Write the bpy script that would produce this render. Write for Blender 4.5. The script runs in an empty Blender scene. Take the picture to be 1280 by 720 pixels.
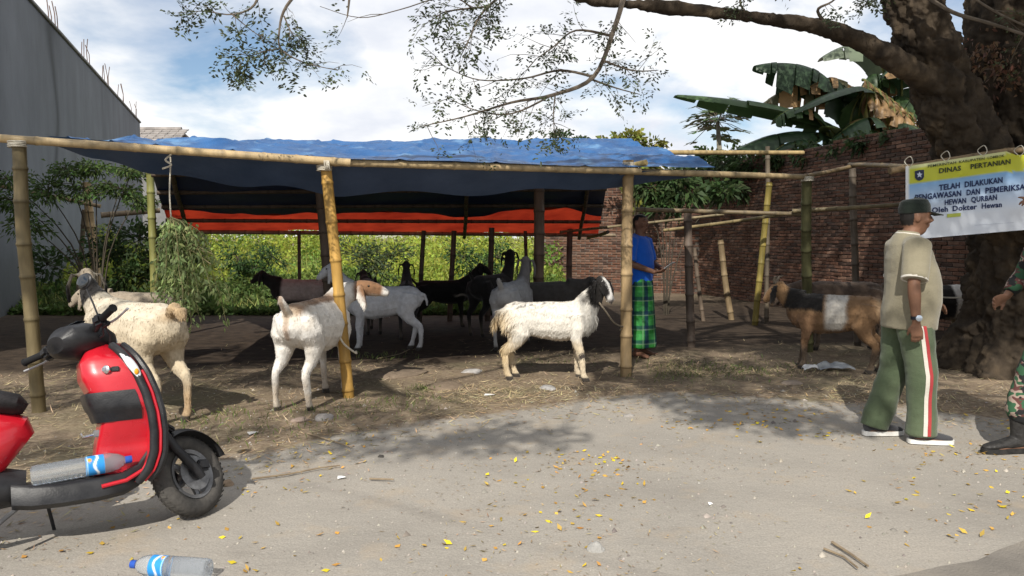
import bpy, bmesh, math, random
import numpy as np
from mathutils import Vector, Matrix, Euler, noise
from mathutils.bvhtree import BVHTree
R = math.radians
PI = math.pi
random.seed(7)
rng = np.random.default_rng(11)
scene = bpy.context.scene
COL = scene.collection

# ------------------------------------------------------------------ camera
F_PX, W_PX, H_PX, HOR = 980.0, 1280.0, 720.0, 296.0
CAM_H = 1.40
PITCH = math.atan((H_PX / 2 - HOR) / F_PX)
cd = bpy.data.cameras.new('camera')
cam = bpy.data.objects.new('camera', cd); COL.objects.link(cam)
cd.sensor_width = 36.0; cd.lens = 36.0 * F_PX / W_PX
cd.clip_start = 0.05; cd.clip_end = 900.0
cam.location = (0, 0, CAM_H); cam.rotation_euler = (PI / 2 - PITCH, 0, 0)
scene.camera = cam
COSP, SINP = math.cos(PITCH), math.sin(PITCH)
def ray(x, y):
    a, b = (x - 640) / F_PX, (360 - y) / F_PX
    return Vector((a, COSP + b * SINP, -SINP + b * COSP))
def G(x, y, z=0.0):
    "point of the horizontal plane z seen at photo pixel x, y"
    r = ray(x, y); t = (z - CAM_H) / r.z
    return Vector((r.x * t, r.y * t, z))
def D(x, y, d):
    "point at depth d (metres in front of the camera) seen at photo pixel x, y"
    r = ray(x, y); t = d / r.y
    return Vector((r.x * t, d, CAM_H + r.z * t))

# ------------------------------------------------------------------ light
SUN_EL, SUN_AZ = R(41), 0.20            # the sun stands behind the camera, a little to the left
sd = bpy.data.lights.new('sun', 'SUN'); sun = bpy.data.objects.new('sun', sd); COL.objects.link(sun)
sd.energy = 5.0; sd.angle = R(0.53); sd.color = (1.0, 0.95, 0.86)
LDIR = Vector((math.sin(SUN_AZ) * math.cos(SUN_EL), math.cos(SUN_AZ) * math.cos(SUN_EL), -math.sin(SUN_EL)))
sun.rotation_euler = LDIR.to_track_quat('-Z', 'Y').to_euler(); sun.location = (0, -20, 25)

world = bpy.data.worlds.new('World'); scene.world = world; world.use_nodes = True
wt = world.node_tree; wt.nodes.clear()
def wn(t, **k):
    n = wt.nodes.new(t)
    for a, b in k.items(): setattr(n, a, b)
    return n
WL = wt.links.new
sky = wn('ShaderNodeTexSky', sky_type='NISHITA', sun_disc=False, sun_elevation=SUN_EL, sun_rotation=PI + SUN_AZ)
sky.air_density = 1.0; sky.dust_density = 0.5; sky.ozone_density = 2.0
tc = wn('ShaderNodeTexCoord'); sep = wn('ShaderNodeSeparateXYZ'); WL(tc.outputs['Generated'], sep.inputs[0])
def wmath(op, a, b=None, clamp=False):
    n = wn('ShaderNodeMath', operation=op, use_clamp=clamp)
    for i, v in enumerate((a, b)):
        if v is None: continue
        if isinstance(v, (int, float)): n.inputs[i].default_value = v
        else: WL(v, n.inputs[i])
    return n.outputs[0]
zc = wmath('ADD', wmath('MAXIMUM', sep.outputs['Z'], 0.0), 0.30)
cmb = wn('ShaderNodeCombineXYZ'); WL(wmath('DIVIDE', sep.outputs['X'], zc), cmb.inputs[0]); WL(wmath('DIVIDE', sep.outputs['Y'], zc), cmb.inputs[1])
n1 = wn('ShaderNodeTexNoise'); n1.inputs['Scale'].default_value = 1.9; n1.inputs['Detail'].default_value = 9; n1.inputs['Roughness'].default_value = 0.53; n1.inputs['Distortion'].default_value = 0.25
mp = wn('ShaderNodeMapping'); mp.inputs['Location'].default_value = (3.1, 1.7, 0.4); WL(cmb.outputs[0], mp.inputs[0]); WL(mp.outputs[0], n1.inputs['Vector'])
n2 = wn('ShaderNodeTexNoise'); n2.inputs['Scale'].default_value = 3.4; n2.inputs['Detail'].default_value = 6
mp2 = wn('ShaderNodeMapping'); mp2.inputs['Location'].default_value = (9.0, 4.0, 2.0); WL(cmb.outputs[0], mp2.inputs[0]); WL(mp2.outputs[0], n2.inputs['Vector'])
cov = wn('ShaderNodeValToRGB'); cov.color_ramp.elements[0].position = 0.34; cov.color_ramp.elements[1].position = 0.51
WL(n1.outputs['Fac'], cov.inputs[0])
ccol = wn('ShaderNodeValToRGB'); e = ccol.color_ramp.elements
e[0].position = 0.36; e[0].color = (7.3, 7.6, 8.3, 1); e[1].position = 0.56; e[1].color = (9.6, 9.6, 9.6, 1)
WL(n2.outputs['Fac'], ccol.inputs[0])
mix = wn('ShaderNodeMix', data_type='RGBA'); WL(cov.outputs[0], mix.inputs[0]); WL(sky.outputs[0], mix.inputs[6]); WL(ccol.outputs[0], mix.inputs[7])
bg = wn('ShaderNodeBackground'); bg.inputs[1].default_value = 0.106; WL(mix.outputs[2], bg.inputs[0])
wo = wn('ShaderNodeOutputWorld'); WL(bg.outputs[0], wo.inputs[0])

scene.view_settings.view_transform = 'Standard'; scene.view_settings.look = 'None'
scene.view_settings.gamma = 1.0; scene.view_settings.use_curve_mapping = False
scene.view_settings.exposure = 0.12
scene.render.engine = 'CYCLES'
scene.cycles.use_denoising = True
scene.cycles.max_bounces = 7; scene.cycles.diffuse_bounces = 4; scene.cycles.transparent_max_bounces = 6
scene.cycles.sample_clamp_indirect = 6.0

# ------------------------------------------------------------------ materials
MATS = {}
def M(name, c1, c2=None, scale=6.0, rough=0.75, bump=0.0, bscale=40.0, attr=False, spec=0.3, metal=0.0, transl=0.0,
      coat=0.0, stretch=(1, 1, 1), detail=5.0, lo=0.35, hi=0.65, c3=None, s3=2.0, lo3=0.55, hi3=0.7, alpha=1.0, trans=0.0, rvar=0.0, ior=1.45, sheen=0.0):
    if name in MATS: return MATS[name]
    m = bpy.data.materials.new(name); m.use_nodes = True; MATS[name] = m
    nt = m.node_tree; b = nt.nodes['Principled BSDF']; L = nt.links.new
    def N(t, **k):
        n = nt.nodes.new(t)
        for a, v in k.items(): setattr(n, a, v)
        return n
    tcn = N('ShaderNodeTexCoord'); mpn = N('ShaderNodeMapping'); mpn.inputs['Scale'].default_value = stretch
    L(tcn.outputs['Object'], mpn.inputs[0])
    nz = N('ShaderNodeTexNoise'); nz.inputs['Scale'].default_value = scale; nz.inputs['Detail'].default_value = detail; nz.inputs['Roughness'].default_value = 0.6
    L(mpn.outputs[0], nz.inputs['Vector'])
    col = None
    c1 = tuple(c1) + (1,)
    if c2 is not None:
        rp = N('ShaderNodeValToRGB'); e = rp.color_ramp.elements
        e[0].position = lo; e[1].position = hi; e[0].color = c1; e[1].color = tuple(c2) + (1,)
        L(nz.outputs['Fac'], rp.inputs[0]); col = rp.outputs[0]
        if c3 is not None:
            n3 = N('ShaderNodeTexNoise'); n3.inputs['Scale'].default_value = s3; n3.inputs['Detail'].default_value = 6
            L(mpn.outputs[0], n3.inputs['Vector'])
            r3 = N('ShaderNodeValToRGB'); r3.color_ramp.elements[0].position = lo3; r3.color_ramp.elements[1].position = hi3
            L(n3.outputs['Fac'], r3.inputs[0])
            mx = N('ShaderNodeMix', data_type='RGBA'); L(r3.outputs[0], mx.inputs[0]); L(col, mx.inputs[6]); mx.inputs[7].default_value = tuple(c3) + (1,)
            col = mx.outputs[2]
    if attr:
        at = N('ShaderNodeAttribute', attribute_name='Col')
        if col is None: col = at.outputs['Color']
        else:
            mx = N('ShaderNodeMix', data_type='RGBA', blend_type='MULTIPLY'); mx.inputs[0].default_value = 1.0
            L(at.outputs['Color'], mx.inputs[6]); L(col, mx.inputs[7]); col = mx.outputs[2]
    if col is None: b.inputs['Base Color'].default_value = c1
    else: L(col, b.inputs['Base Color'])
    b.inputs['Roughness'].default_value = rough
    if rvar:
        mr = N('ShaderNodeMapRange'); mr.inputs['To Min'].default_value = max(0.02, rough - rvar); mr.inputs['To Max'].default_value = min(1, rough + rvar)
        mr.inputs['From Min'].default_value = 0.3; mr.inputs['From Max'].default_value = 0.7
        L(nz.outputs['Fac'], mr.inputs['Value']); L(mr.outputs[0], b.inputs['Roughness'])
    b.inputs['Specular IOR Level'].default_value = spec
    b.inputs['Metallic'].default_value = metal; b.inputs['Coat Weight'].default_value = coat; b.inputs['Coat Roughness'].default_value = 0.06
    b.inputs['Transmission Weight'].default_value = trans; b.inputs['IOR'].default_value = ior; b.inputs['Alpha'].default_value = alpha
    b.inputs['Sheen Weight'].default_value = sheen
    if bump:
        nb = N('ShaderNodeTexNoise'); nb.inputs['Scale'].default_value = bscale; nb.inputs['Detail'].default_value = 6
        L(mpn.outputs[0], nb.inputs['Vector'])
        bp = N('ShaderNodeBump'); bp.inputs['Strength'].default_value = bump; bp.inputs['Distance'].default_value = 0.02
        L(nb.outputs['Fac'], bp.inputs['Height']); L(bp.outputs[0], b.inputs['Normal'])
    if transl:
        tr = N('ShaderNodeBsdfTranslucent')
        if col is None: tr.inputs[0].default_value = c1
        else: L(col, tr.inputs[0])
        ms = N('ShaderNodeMixShader'); ms.inputs[0].default_value = transl
        L(b.outputs[0], ms.inputs[1]); L(tr.outputs[0], ms.inputs[2])
        L(ms.outputs[0], nt.nodes['Material Output'].inputs[0])
    return m

# ------------------------------------------------------------------ mesh helpers
def mesh_np(name, V, F, col=None, smooth=False):
    "F: (n,k) array or list of faces; col: per-vertex rgb"
    me = bpy.data.meshes.new(name)
    V = np.asarray(V, np.float32)
    if isinstance(F, np.ndarray) and F.ndim == 2:
        n, k = F.shape
        me.vertices.add(len(V)); me.vertices.foreach_set('co', V.ravel())
        me.loops.add(n * k); me.loops.foreach_set('vertex_index', F.astype(np.int32).ravel())
        me.polygons.add(n); me.polygons.foreach_set('loop_start', np.arange(0, n * k, k, dtype=np.int32))
        me.polygons.foreach_set('loop_total', np.full(n, k, np.int32))
        me.update(calc_edges=True)
    else:
        me.from_pydata([tuple(v) for v in V], [], [tuple(f) for f in F])
    if col is not None: set_col(me, col)
    if smooth: me.polygons.foreach_set('use_smooth', np.ones(len(me.polygons), bool))
    me.update()
    return me
def set_col(me, col):
    col = np.asarray(col, np.float32)
    if col.shape[1] == 3: col = np.hstack([col, np.ones((len(col), 1), np.float32)])
    a = me.color_attributes.get('Col') or me.color_attributes.new('Col', 'FLOAT_COLOR', 'POINT')
    a.data.foreach_set('color', col.ravel())
def co_of(me):
    a = np.empty(len(me.vertices) * 3, np.float32); me.vertices.foreach_get('co', a); return a.reshape(-1, 3)
def no_of(me):
    a = np.empty(len(me.vertices) * 3, np.float32); me.vertices.foreach_get('normal', a); return a.reshape(-1, 3)
def link(o, parent=None):
    COL.objects.link(o)
    if parent is not None: o.parent = parent
    return o
def ob(name, me, mat, parent=None):
    o = bpy.data.objects.new(name, me)
    if mat is not None and not me.materials: me.materials.append(mat)
    return link(o, parent)
def tag(o, label, cat=None, group=None, kind=None):
    if label: o['label'] = label
    if cat: o['category'] = cat
    if group: o['group'] = group
    if kind: o['kind'] = kind
    return o
def thing(name, label, cat, loc=(0, 0, 0), rz=0.0, group=None):
    o = bpy.data.objects.new(name, None); COL.objects.link(o)
    o.empty_display_size = 0.1
    o.location = loc; o.rotation_euler = (0, 0, rz)
    return tag(o, label, cat, group)
def structure(o, kind='structure'):
    o['kind'] = kind; return o

class MB:
    "collects shapes for one mesh"
    def __init__(s): s.v = []; s.f = []
    def add(s, V, F):
        n = len(s.v); s.v += [tuple(p) for p in V]; s.f += [tuple(i + n for i in f) for f in F]; return s
    def box(s, c, d, rot=None, bev=0.0):
        x, y, z = d[0] / 2, d[1] / 2, d[2] / 2
        if bev > 0:
            bm = bmesh.new(); bmesh.ops.create_cube(bm, size=1.0)
            for v in bm.verts: v.co = Vector((v.co.x * d[0], v.co.y * d[1], v.co.z * d[2]))
            bmesh.ops.bevel(bm, geom=list(bm.edges), offset=bev, segments=2, affect='EDGES')
            V = [v.co.copy() for v in bm.verts]; bm.verts.index_update(); Fc = [[v.index for v in f.verts] for f in bm.faces]; bm.free()
        else:
            V = [Vector(p) for p in ((-x, -y, -z), (x, -y, -z), (x, y, -z), (-x, y, -z), (-x, -y, z), (x, -y, z), (x, y, z), (-x, y, z))]
            Fc = [(0, 3, 2, 1), (4, 5, 6, 7), (0, 1, 5, 4), (1, 2, 6, 5), (2, 3, 7, 6), (3, 0, 4, 7)]
        if rot is not None: V = [rot @ p for p in V]
        return s.add([p + Vector(c) for p in V], Fc)
    def tube(s, pts, rad, n=8, caps=True, flat=None):
        "rad: number or list; flat: (ratio, up) makes the section elliptical"
        pts = [Vector(p) for p in pts]; m = len(pts)
        if not hasattr(rad, '__len__'): rad = [rad] * m
        V = []; up = None
        for i, p in enumerate(pts):
            t = (pts[min(i + 1, m - 1)] - pts[max(i - 1, 0)]).normalized()
            if up is None:
                up = Vector((0, 0, 1)) if abs(t.z) < 0.9 else Vector((1, 0, 0))
            a = t.cross(up).normalized(); b = a.cross(t).normalized(); up = b
            for k in range(n):
                th = 2 * PI * k / n
                V.append(p + a * (math.cos(th) * rad[i]) + b * (math.sin(th) * rad[i] * (flat or 1.0)))
        Fc = [(i * n + k, i * n + (k + 1) % n, (i + 1) * n + (k + 1) % n, (i + 1) * n + k) for i in range(m - 1) for k in range(n)]
        if caps: Fc += [tuple(reversed(range(n))), tuple(range((m - 1) * n, m * n))]
        return s.add(V, Fc)
    def rings(s, rings, caps=True):
        "loft through closed rings of equal length"
        n = len(rings[0]); V = [p for r in rings for p in r]; m = len(rings)
        Fc = [(i * n + k, i * n + (k + 1) % n, (i + 1) * n + (k + 1) % n, (i + 1) * n + k) for i in range(m - 1) for k in range(n)]
        if caps: Fc += [tuple(reversed(range(n))), tuple(range((m - 1) * n, m * n))]
        return s.add(V, Fc)
    def ell(s, c, r, n=12, m=8, rot=None):
        V = []; c = Vector(c)
        for i in range(1, m):
            ph = PI * i / m
            for k in range(n):
                th = 2 * PI * k / n
                p = Vector((r[0] * math.sin(ph) * math.cos(th), r[1] * math.sin(ph) * math.sin(th), -r[2] * math.cos(ph)))
                V.append(c + (rot @ p if rot is not None else p))
        b = Vector((0, 0, -r[2])); t = Vector((0, 0, r[2]))
        if rot is not None: b, t = rot @ b, rot @ t
        V += [c + b, c + t]; q = len(V)
        Fc = [(i * n + k, i * n + (k + 1) % n, (i + 1) * n + (k + 1) % n, (i + 1) * n + k) for i in range(m - 2) for k in range(n)]
        Fc += [(q - 2, (k + 1) % n, k) for k in range(n)] + [(q - 1, (m - 2) * n + k, (m - 2) * n + (k + 1) % n) for k in range(n)]
        return s.add(V, Fc)
    def lathe(s, prof, n=20, mat=None):
        "prof: list of (r, z); axis z, then transformed by mat"
        rs = []
        for r, z in prof: rs.append([Vector((r * math.cos(2 * PI * k / n), r * math.sin(2 * PI * k / n), z)) for k in range(n)])
        if mat is not None: rs = [[mat @ p for p in r] for r in rs]
        return s.rings(rs)
    def mesh(s, name, smooth=False, auto=None):
        me = bpy.data.meshes.new(name); me.from_pydata([tuple(p) for p in s.v], [], s.f); me.update()
        bm = bmesh.new(); bm.from_mesh(me); bmesh.ops.recalc_face_normals(bm, faces=bm.faces); bm.to_mesh(me); bm.free()
        if smooth:
            me.polygons.foreach_set('use_smooth', np.ones(len(me.polygons), bool))
            try: me.set_sharp_from_angle(angle=R(auto or 40))
            except Exception: pass
        me.update(); return me
    def build(s, name, mat, parent=None, smooth=True, auto=None): return ob(name, s.mesh(name, smooth, auto), mat, parent)

def remesh(mb, voxel, smooth_it=4, fac=0.5):
    "union of the closed shapes in mb as one continuous surface"
    me = bpy.data.meshes.new('tmp'); me.from_pydata([tuple(p) for p in mb.v], [], mb.f); me.update()
    bm = bmesh.new(); bm.from_mesh(me); bmesh.ops.recalc_face_normals(bm, faces=bm.faces); bm.to_mesh(me); bm.free()
    o = bpy.data.objects.new('tmp', me); COL.objects.link(o)
    r = o.modifiers.new('r', 'REMESH'); r.mode = 'VOXEL'; r.voxel_size = voxel; r.use_smooth_shade = True
    if smooth_it:
        s = o.modifiers.new('s', 'SMOOTH'); s.factor = fac; s.iterations = smooth_it
    dg = bpy.context.evaluated_depsgraph_get(); dg.update()
    out = bpy.data.meshes.new_from_object(o.evaluated_get(dg))
    bpy.data.objects.remove(o); bpy.data.meshes.remove(me)
    out.polygons.foreach_set('use_smooth', np.ones(len(out.polygons), bool)); out.update()
    return out

def vnoise(P, scale, seed=0.0):
    "smooth value noise in about -1..1, for an (n,3) array"
    P = np.asarray(P, np.float64) * scale + seed * 17.31
    i = np.floor(P).astype(np.int64); f = P - i; f = f * f * (3 - 2 * f)
    def h(a, b, c):
        n = (a * 73856093) ^ (b * 19349663) ^ (c * 83492791)
        n = (n ^ (n >> 13)) * 1274126177; n = n ^ (n >> 16)
        return (n & 0xFFFF) / 32767.5 - 1.0
    r = 0
    for dx in (0, 1):
        for dy in (0, 1):
            for dz in (0, 1):
                w = (f[:, 0] if dx else 1 - f[:, 0]) * (f[:, 1] if dy else 1 - f[:, 1]) * (f[:, 2] if dz else 1 - f[:, 2])
                r = r + w * h(i[:, 0] + dx, i[:, 1] + dy, i[:, 2] + dz)
    return r
def fbm(P, scale, seed=0.0, oct=4):
    r = 0; a = 1.0; s = 0
    for k in range(oct): r = r + a * vnoise(P, scale * 2 ** k, seed + k * 3.1); s += a; a *= 0.5
    return r / s
def sstep(a, b, x): t = np.clip((x - a) / (b - a), 0, 1); return t * t * (3 - 2 * t)
def mixc(c1, c2, t): return np.asarray(c1)[None, :] * (1 - t[:, None]) + np.asarray(c2)[None, :] * t[:, None] if np.ndim(c1) == 1 else c1 * (1 - t[:, None]) + np.asarray(c2)[None, :] * t[:, None]
def unit(a): return a / np.maximum(np.linalg.norm(a, axis=-1, keepdims=True), 1e-9)

def cards(name, P, dirv, wide, length, width, col, droop=0.0, mat=None, parent=None):
    "n leaf-shaped quads (diamond-ish, 4 verts + fold): P base points, dirv directions, wide sideways directions"
    n = len(P); dirv = unit(dirv); wide = unit(wide - (wide * dirv).sum(1, keepdims=True) * dirv)
    length = np.broadcast_to(length, (n,))[:, None]; width = np.broadcast_to(width, (n,))[:, None]
    nrm = np.cross(dirv, wide)
    a = P; m1 = P + dirv * length * 0.45 + wide * width * 0.5; m2 = P + dirv * length * 0.45 - wide * width * 0.5
    t = P + dirv * length + nrm * length * 0.12 + np.array([0, 0, -1.0]) * length * droop
    V = np.stack([a, m1, t, m2], 1).reshape(-1, 3)
    i = np.arange(n)[:, None] * 4
    F = np.hstack([i, i + 1, i + 2, i + 3])
    me = mesh_np(name, V, F, np.repeat(col, 4, axis=0))
    return ob(name, me, mat, parent)
def rdir(n):
    v = rng.normal(size=(n, 3)); return unit(v)
def jitcol(base, n, amt=0.25, hue=0.1):
    c = np.asarray(base)[None, :] * (1 + amt * rng.uniform(-1, 1, (n, 1))) * (1 + hue * rng.uniform(-1, 1, (n, 3)))
    return np.clip(c, 0.002, 1)
# ================================================================== ground
_b = [G(-60, 640), G(120, 612), G(300, 578), G(420, 548), G(560, 524), G(700, 503), G(850, 492), G(1000, 503), G(1150, 512), G(1280, 528), G(1500, 560)]
_bx = np.array([p.x for p in _b]); _by = np.array([p.y for p in _b])
def dirt_mask(P):
    e = np.interp(P[:, 0], _bx, _by)
    n = fbm(P * np.array([1, 1, 0]), 1.3, 2.0, 5) * 0.55
    return sstep(-0.35, 0.35, P[:, 1] - e + n)
def ground_z(P):
    P = np.array(P, float); P[:, 2] = 0
    d = dirt_mask(P)
    z = (fbm(P, 0.9, 5.0, 5) * 0.035 + fbm(P, 7.0, 8.0, 3) * 0.009) * d + fbm(P, 1.4, 1.0, 3) * 0.004 * (1 - d)
    far = sstep(11, 20, P[:, 1]); return z * (1 - far * 0.7) + d * 0.008
def gz(x, y): return float(ground_z(np.array([[x, y, 0.0]]))[0])
def axis(lo, hi, step, outer):
    a = list(np.arange(lo, hi + 1e-6, step)); s = step; x = hi
    while x < outer: s *= 1.35; x += s; a.append(x)
    s = step; x = lo
    while x > -outer: s *= 1.35; x -= s; a.insert(0, x)
    return np.array(a)
gx = axis(-5.2, 6.2, 0.05, 320); gy = axis(1.6, 10.5, 0.05, 420)
GX, GY = np.meshgrid(gx, gy)
gv = np.stack([GX.ravel(), GY.ravel(), np.zeros(GX.size)], 1)
gv[:, 2] = ground_z(gv)
nx, ny = len(gx), len(gy)
ii = (np.arange(ny - 1)[:, None] * nx + np.arange(nx - 1)[None, :]).ravel()
gf = np.stack([ii, ii + 1, ii + 1 + nx, ii + nx], 1)
dm = dirt_mask(gv)
_sh = gv[:, 1] - 0.24 * gv[:, 0]                       # trampled soil where the herd stands, darkened to paint in tarp shade
pen_shade_m = sstep(8.55, 9.3, _sh + 0.5 * fbm(gv * np.array([1, 1, 0]), 0.9, 15, 4)) * sstep(17.5, 15.5, _sh)
def streak(pts, w):
    r = np.zeros(len(gv))
    for (x0, y0), (x1, y1) in zip(pts[:-1], pts[1:]):
        a_, b_ = np.array(G(x0, y0))[:2], np.array(G(x1, y1))[:2]; ab = b_ - a_
        t_ = np.clip(((gv[:, :2] - a_) @ ab) / (ab @ ab), 0, 1); dd_ = np.linalg.norm(gv[:, :2] - a_ - t_[:, None] * ab, axis=1)
        r = np.maximum(r, np.exp(-(dd_ / w) ** 2))
    return r
stain = 0.55 * streak([(330, 598), (450, 620), (560, 650), (700, 690), (860, 730)], .045) + 0.35 * streak([(230, 640), (520, 575), (760, 560), (1000, 580), (1300, 640)], .10) + 0.25 * streak([(300, 720), (640, 625), (900, 612), (1300, 660)], .12) + 0.8 * streak([(296, 686), (306, 690)], .07)
stain = np.clip(stain * (0.6 + 0.8 * fbm(gv, 3, 33, 3)), 0, 1)
gme = mesh_np('ground', gv, gf, np.stack([dm, pen_shade_m, stain], 1), smooth=True)
gm = bpy.data.materials.new('ground_dust_and_soil'); gm.use_nodes = True
nt = gm.node_tree; bs = nt.nodes['Principled BSDF']; L = nt.links.new
def N(t, **k):
    n = nt.nodes.new(t)
    for a, v in k.items(): setattr(n, a, v)
    return n
def noise_n(scale, detail=6, rough=0.6, vec=None):
    n = N('ShaderNodeTexNoise'); n.inputs['Scale'].default_value = scale; n.inputs['Detail'].default_value = detail; n.inputs['Roughness'].default_value = rough
    L(vec if vec is not None else gtc.outputs['Object'], n.inputs['Vector']); return n.outputs['Fac']
def ramp(fac, stops):
    r = N('ShaderNodeValToRGB'); el = r.color_ramp.elements
    while len(el) < len(stops): el.new(0.5)
    for e_, (p, c) in zip(el, stops): e_.position = p; e_.color = tuple(c) + (1,) if hasattr(c, '__len__') else (c, c, c, 1)
    L(fac, r.inputs[0]); return r.outputs[0]
def mixn(f, a, b, mode='MIX'):
    m = N('ShaderNodeMix', data_type='RGBA', blend_type=mode)
    for s, v in ((0, f), (6, a), (7, b)):
        if isinstance(v, (int, float)): m.inputs[s].default_value = v
        elif isinstance(v, tuple): m.inputs[s].default_value = v + (1,)
        else: L(v, m.inputs[s])
    return m.outputs[2]
gtc = N('ShaderNodeTexCoord'); gat = N('ShaderNodeAttribute', attribute_name='Col')
road = ramp(noise_n(0.9, 7), [(0.3, (0.262, 0.240, 0.210)), (0.5, (0.325, 0.298, 0.26)), (0.72, (0.368, 0.332, 0.284))])
road = mixn(ramp(noise_n(95, 3), [(0.40, 0.0), (0.62, 0.45)]), road, (0.20, 0.185, 0.165))
road = mixn(ramp(noise_n(45, 3), [(0.62, 0.0), (0.72, 0.5)]), road, (0.47, 0.44, 0.39))
road = mixn(ramp(noise_n(2.4, 5), [(0.55, 0.0), (0.75, 0.5)]), road, (0.40, 0.31, 0.21))
soil = ramp(noise_n(1.7, 8, 0.65), [(0.28, (0.085, 0.062, 0.045)), (0.5, (0.165, 0.122, 0.085)), (0.72, (0.27, 0.205, 0.14))])
soil = mixn(ramp(noise_n(28, 5), [(0.42, 0.0), (0.66, 0.7)]), soil, (0.29, 0.235, 0.165))
soil = mixn(ramp(noise_n(60, 3), [(0.58, 0.0), (0.66, 0.55)]), soil, (0.07, 0.055, 0.04))
soil = mixn(ramp(noise_n(0.55, 4), [(0.52, 0.0), (0.7, 0.6)]), soil, (0.115, 0.12, 0.06))
nsum = N('ShaderNodeMath', operation='ADD'); gsp0 = N('ShaderNodeSeparateColor'); L(gat.outputs['Color'], gsp0.inputs[0]); L(gsp0.outputs[0], nsum.inputs[0])
msub = N('ShaderNodeMath', operation='MULTIPLY_ADD'); L(noise_n(11, 6), msub.inputs[0]); msub.inputs[1].default_value = 0.9; msub.inputs[2].default_value = -0.45
L(msub.outputs[0], nsum.inputs[1])
gsep = N('ShaderNodeSeparateColor'); L(gat.outputs['Color'], gsep.inputs[0])
dung_shade = ramp(noise_n(6, 6), [(0.35, (0.026, 0.019, 0.014)), (0.7, (0.064, 0.046, 0.032))])  # near-black soil tone standing in for the shade under the tarps
soil = mixn(gsep.outputs[1], soil, dung_shade); road = mixn(gsep.outputs[2], road, (0.20, 0.182, 0.16))
L(mixn(ramp(nsum.outputs[0], [(0.3, 0.0), (0.7, 1.0)]), road, soil), bs.inputs['Base Color'])
bs.inputs['Roughness'].default_value = 0.93; bs.inputs['Specular IOR Level'].default_value = 0.15
bpn = N('ShaderNodeBump'); bpn.inputs['Strength'].default_value = 0.55; bpn.inputs['Distance'].default_value = 0.012
hh = N('ShaderNodeMath', operation='MULTIPLY_ADD'); L(noise_n(70, 4), hh.inputs[0]); hh.inputs[1].default_value = 0.5; L(noise_n(16, 6), hh.inputs[2])
L(hh.outputs[0], bpn.inputs['Height']); L(bpn.outputs[0], bs.inputs['Normal'])
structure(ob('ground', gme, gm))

# the darker carriageway: its edge crosses the lower right corner
e0, e1 = G(1040, 742), G(1320, 672)
ed = (e1 - e0).normalized(); en = Vector((ed.y, -ed.x, 0))
mb = MB(); a, b = [], []
for k in range(121):
    p = e0 + ed * (-6 + k * 0.2)
    w = noise.noise(p * 2.3) * 0.05 + noise.noise(p * 7) * 0.02
    a.append(p + en * w + Vector((0, 0, 0.012))); b.append(p + en * 7 + Vector((0, 0, 0.012)))
n = len(a)
mb.add(a + b + [p - Vector((0, 0, 0.03)) for p in a], [(i, i + 1, n + i + 1, n + i) for i in range(n - 1)] + [(2 * n + i, 2 * n + i + 1, i + 1, i) for i in range(n - 1)])
structure(mb.build('road', M('asphalt_dusty', (0.165, 0.15, 0.132), (0.235, 0.212, 0.185), scale=2.2, rough=0.9, bump=0.5, bscale=110, c3=(0.30, 0.265, 0.215), s3=0.8, lo3=0.5, hi3=0.75, spec=0.2), smooth=False))

# ================================================================== rendered building wall on the left
conc = M('concrete_render', (0.85, 0.85, 0.85), (1.0, 1.0, 1.0), scale=1.6, rough=0.92, bump=0.25, bscale=9, attr=True, spec=0.15, stretch=(1, 1, 0.5))
W0 = Vector((-8.9, 13.7, 0)); wd = Vector((-0.324, 0.946, 0)).normalized(); wnrm = Vector((wd.y, -wd.x, 0)); WH = 6.15
wall_t = thing('building_wall', 'tall grey rendered side wall of a building, water stained, left of the shed', 'wall', W0)
s0, s1 = -7.0, 20.6; ns, nzv = 220, 52
S, Z = np.meshgrid(np.linspace(s0, s1, ns), np.linspace(0, WH, nzv))
P2 = np.stack([S.ravel(), Z.ravel(), np.zeros(S.size)], 1)
base = np.tile(np.array([0.185, 0.20, 0.225]), (len(P2), 1))
base *= (1 + 0.20 * fbm(P2 * np.array([1, 0.35, 1]), 0.8, 3, 5))[:, None]
strk = sstep(0.1, 0.6, fbm(P2 * np.array([1, 0.06, 1]), 1.5, 9, 4)) * sstep(0.6, 6.0, P2[:, 1])
base = mixc(base, (0.09, 0.095, 0.10), 0.5 * strk)
damp = sstep(2.2, 0.0, P2[:, 1] + 0.8 * fbm(P2, 0.9, 4, 4)); base = mixc(base, (0.085, 0.09, 0.085), 0.75 * damp)
s_st = 4.6; wv = 0.22 * np.sin(P2[:, 1] * 1.9) + 0.15 * fbm(P2 * np.array([0, 1, 0]), 1.2, 6, 3)
leak = np.exp(-((P2[:, 0] - s_st - wv) / (0.16 + 0.35 * sstep(4.6, 6.2, P2[:, 1]))) ** 2) * sstep(1.6, 2.8, P2[:, 1]) * (0.75 + 0.25 * fbm(P2, 2, 1, 3))
base = mixc(base, (0.05, 0.052, 0.055), np.clip(0.85 * leak, 0, 1))
front = np.stack([S.ravel() * wd.x, S.ravel() * wd.y, Z.ravel()], 1)
ii = (np.arange(nzv - 1)[:, None] * ns + np.arange(ns - 1)[None, :]).ravel()
ff = np.stack([ii, ii + 1, ii + 1 + ns, ii + ns], 1)
off = np.array([-wnrm.x, -wnrm.y, 0]) * 0.22
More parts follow.
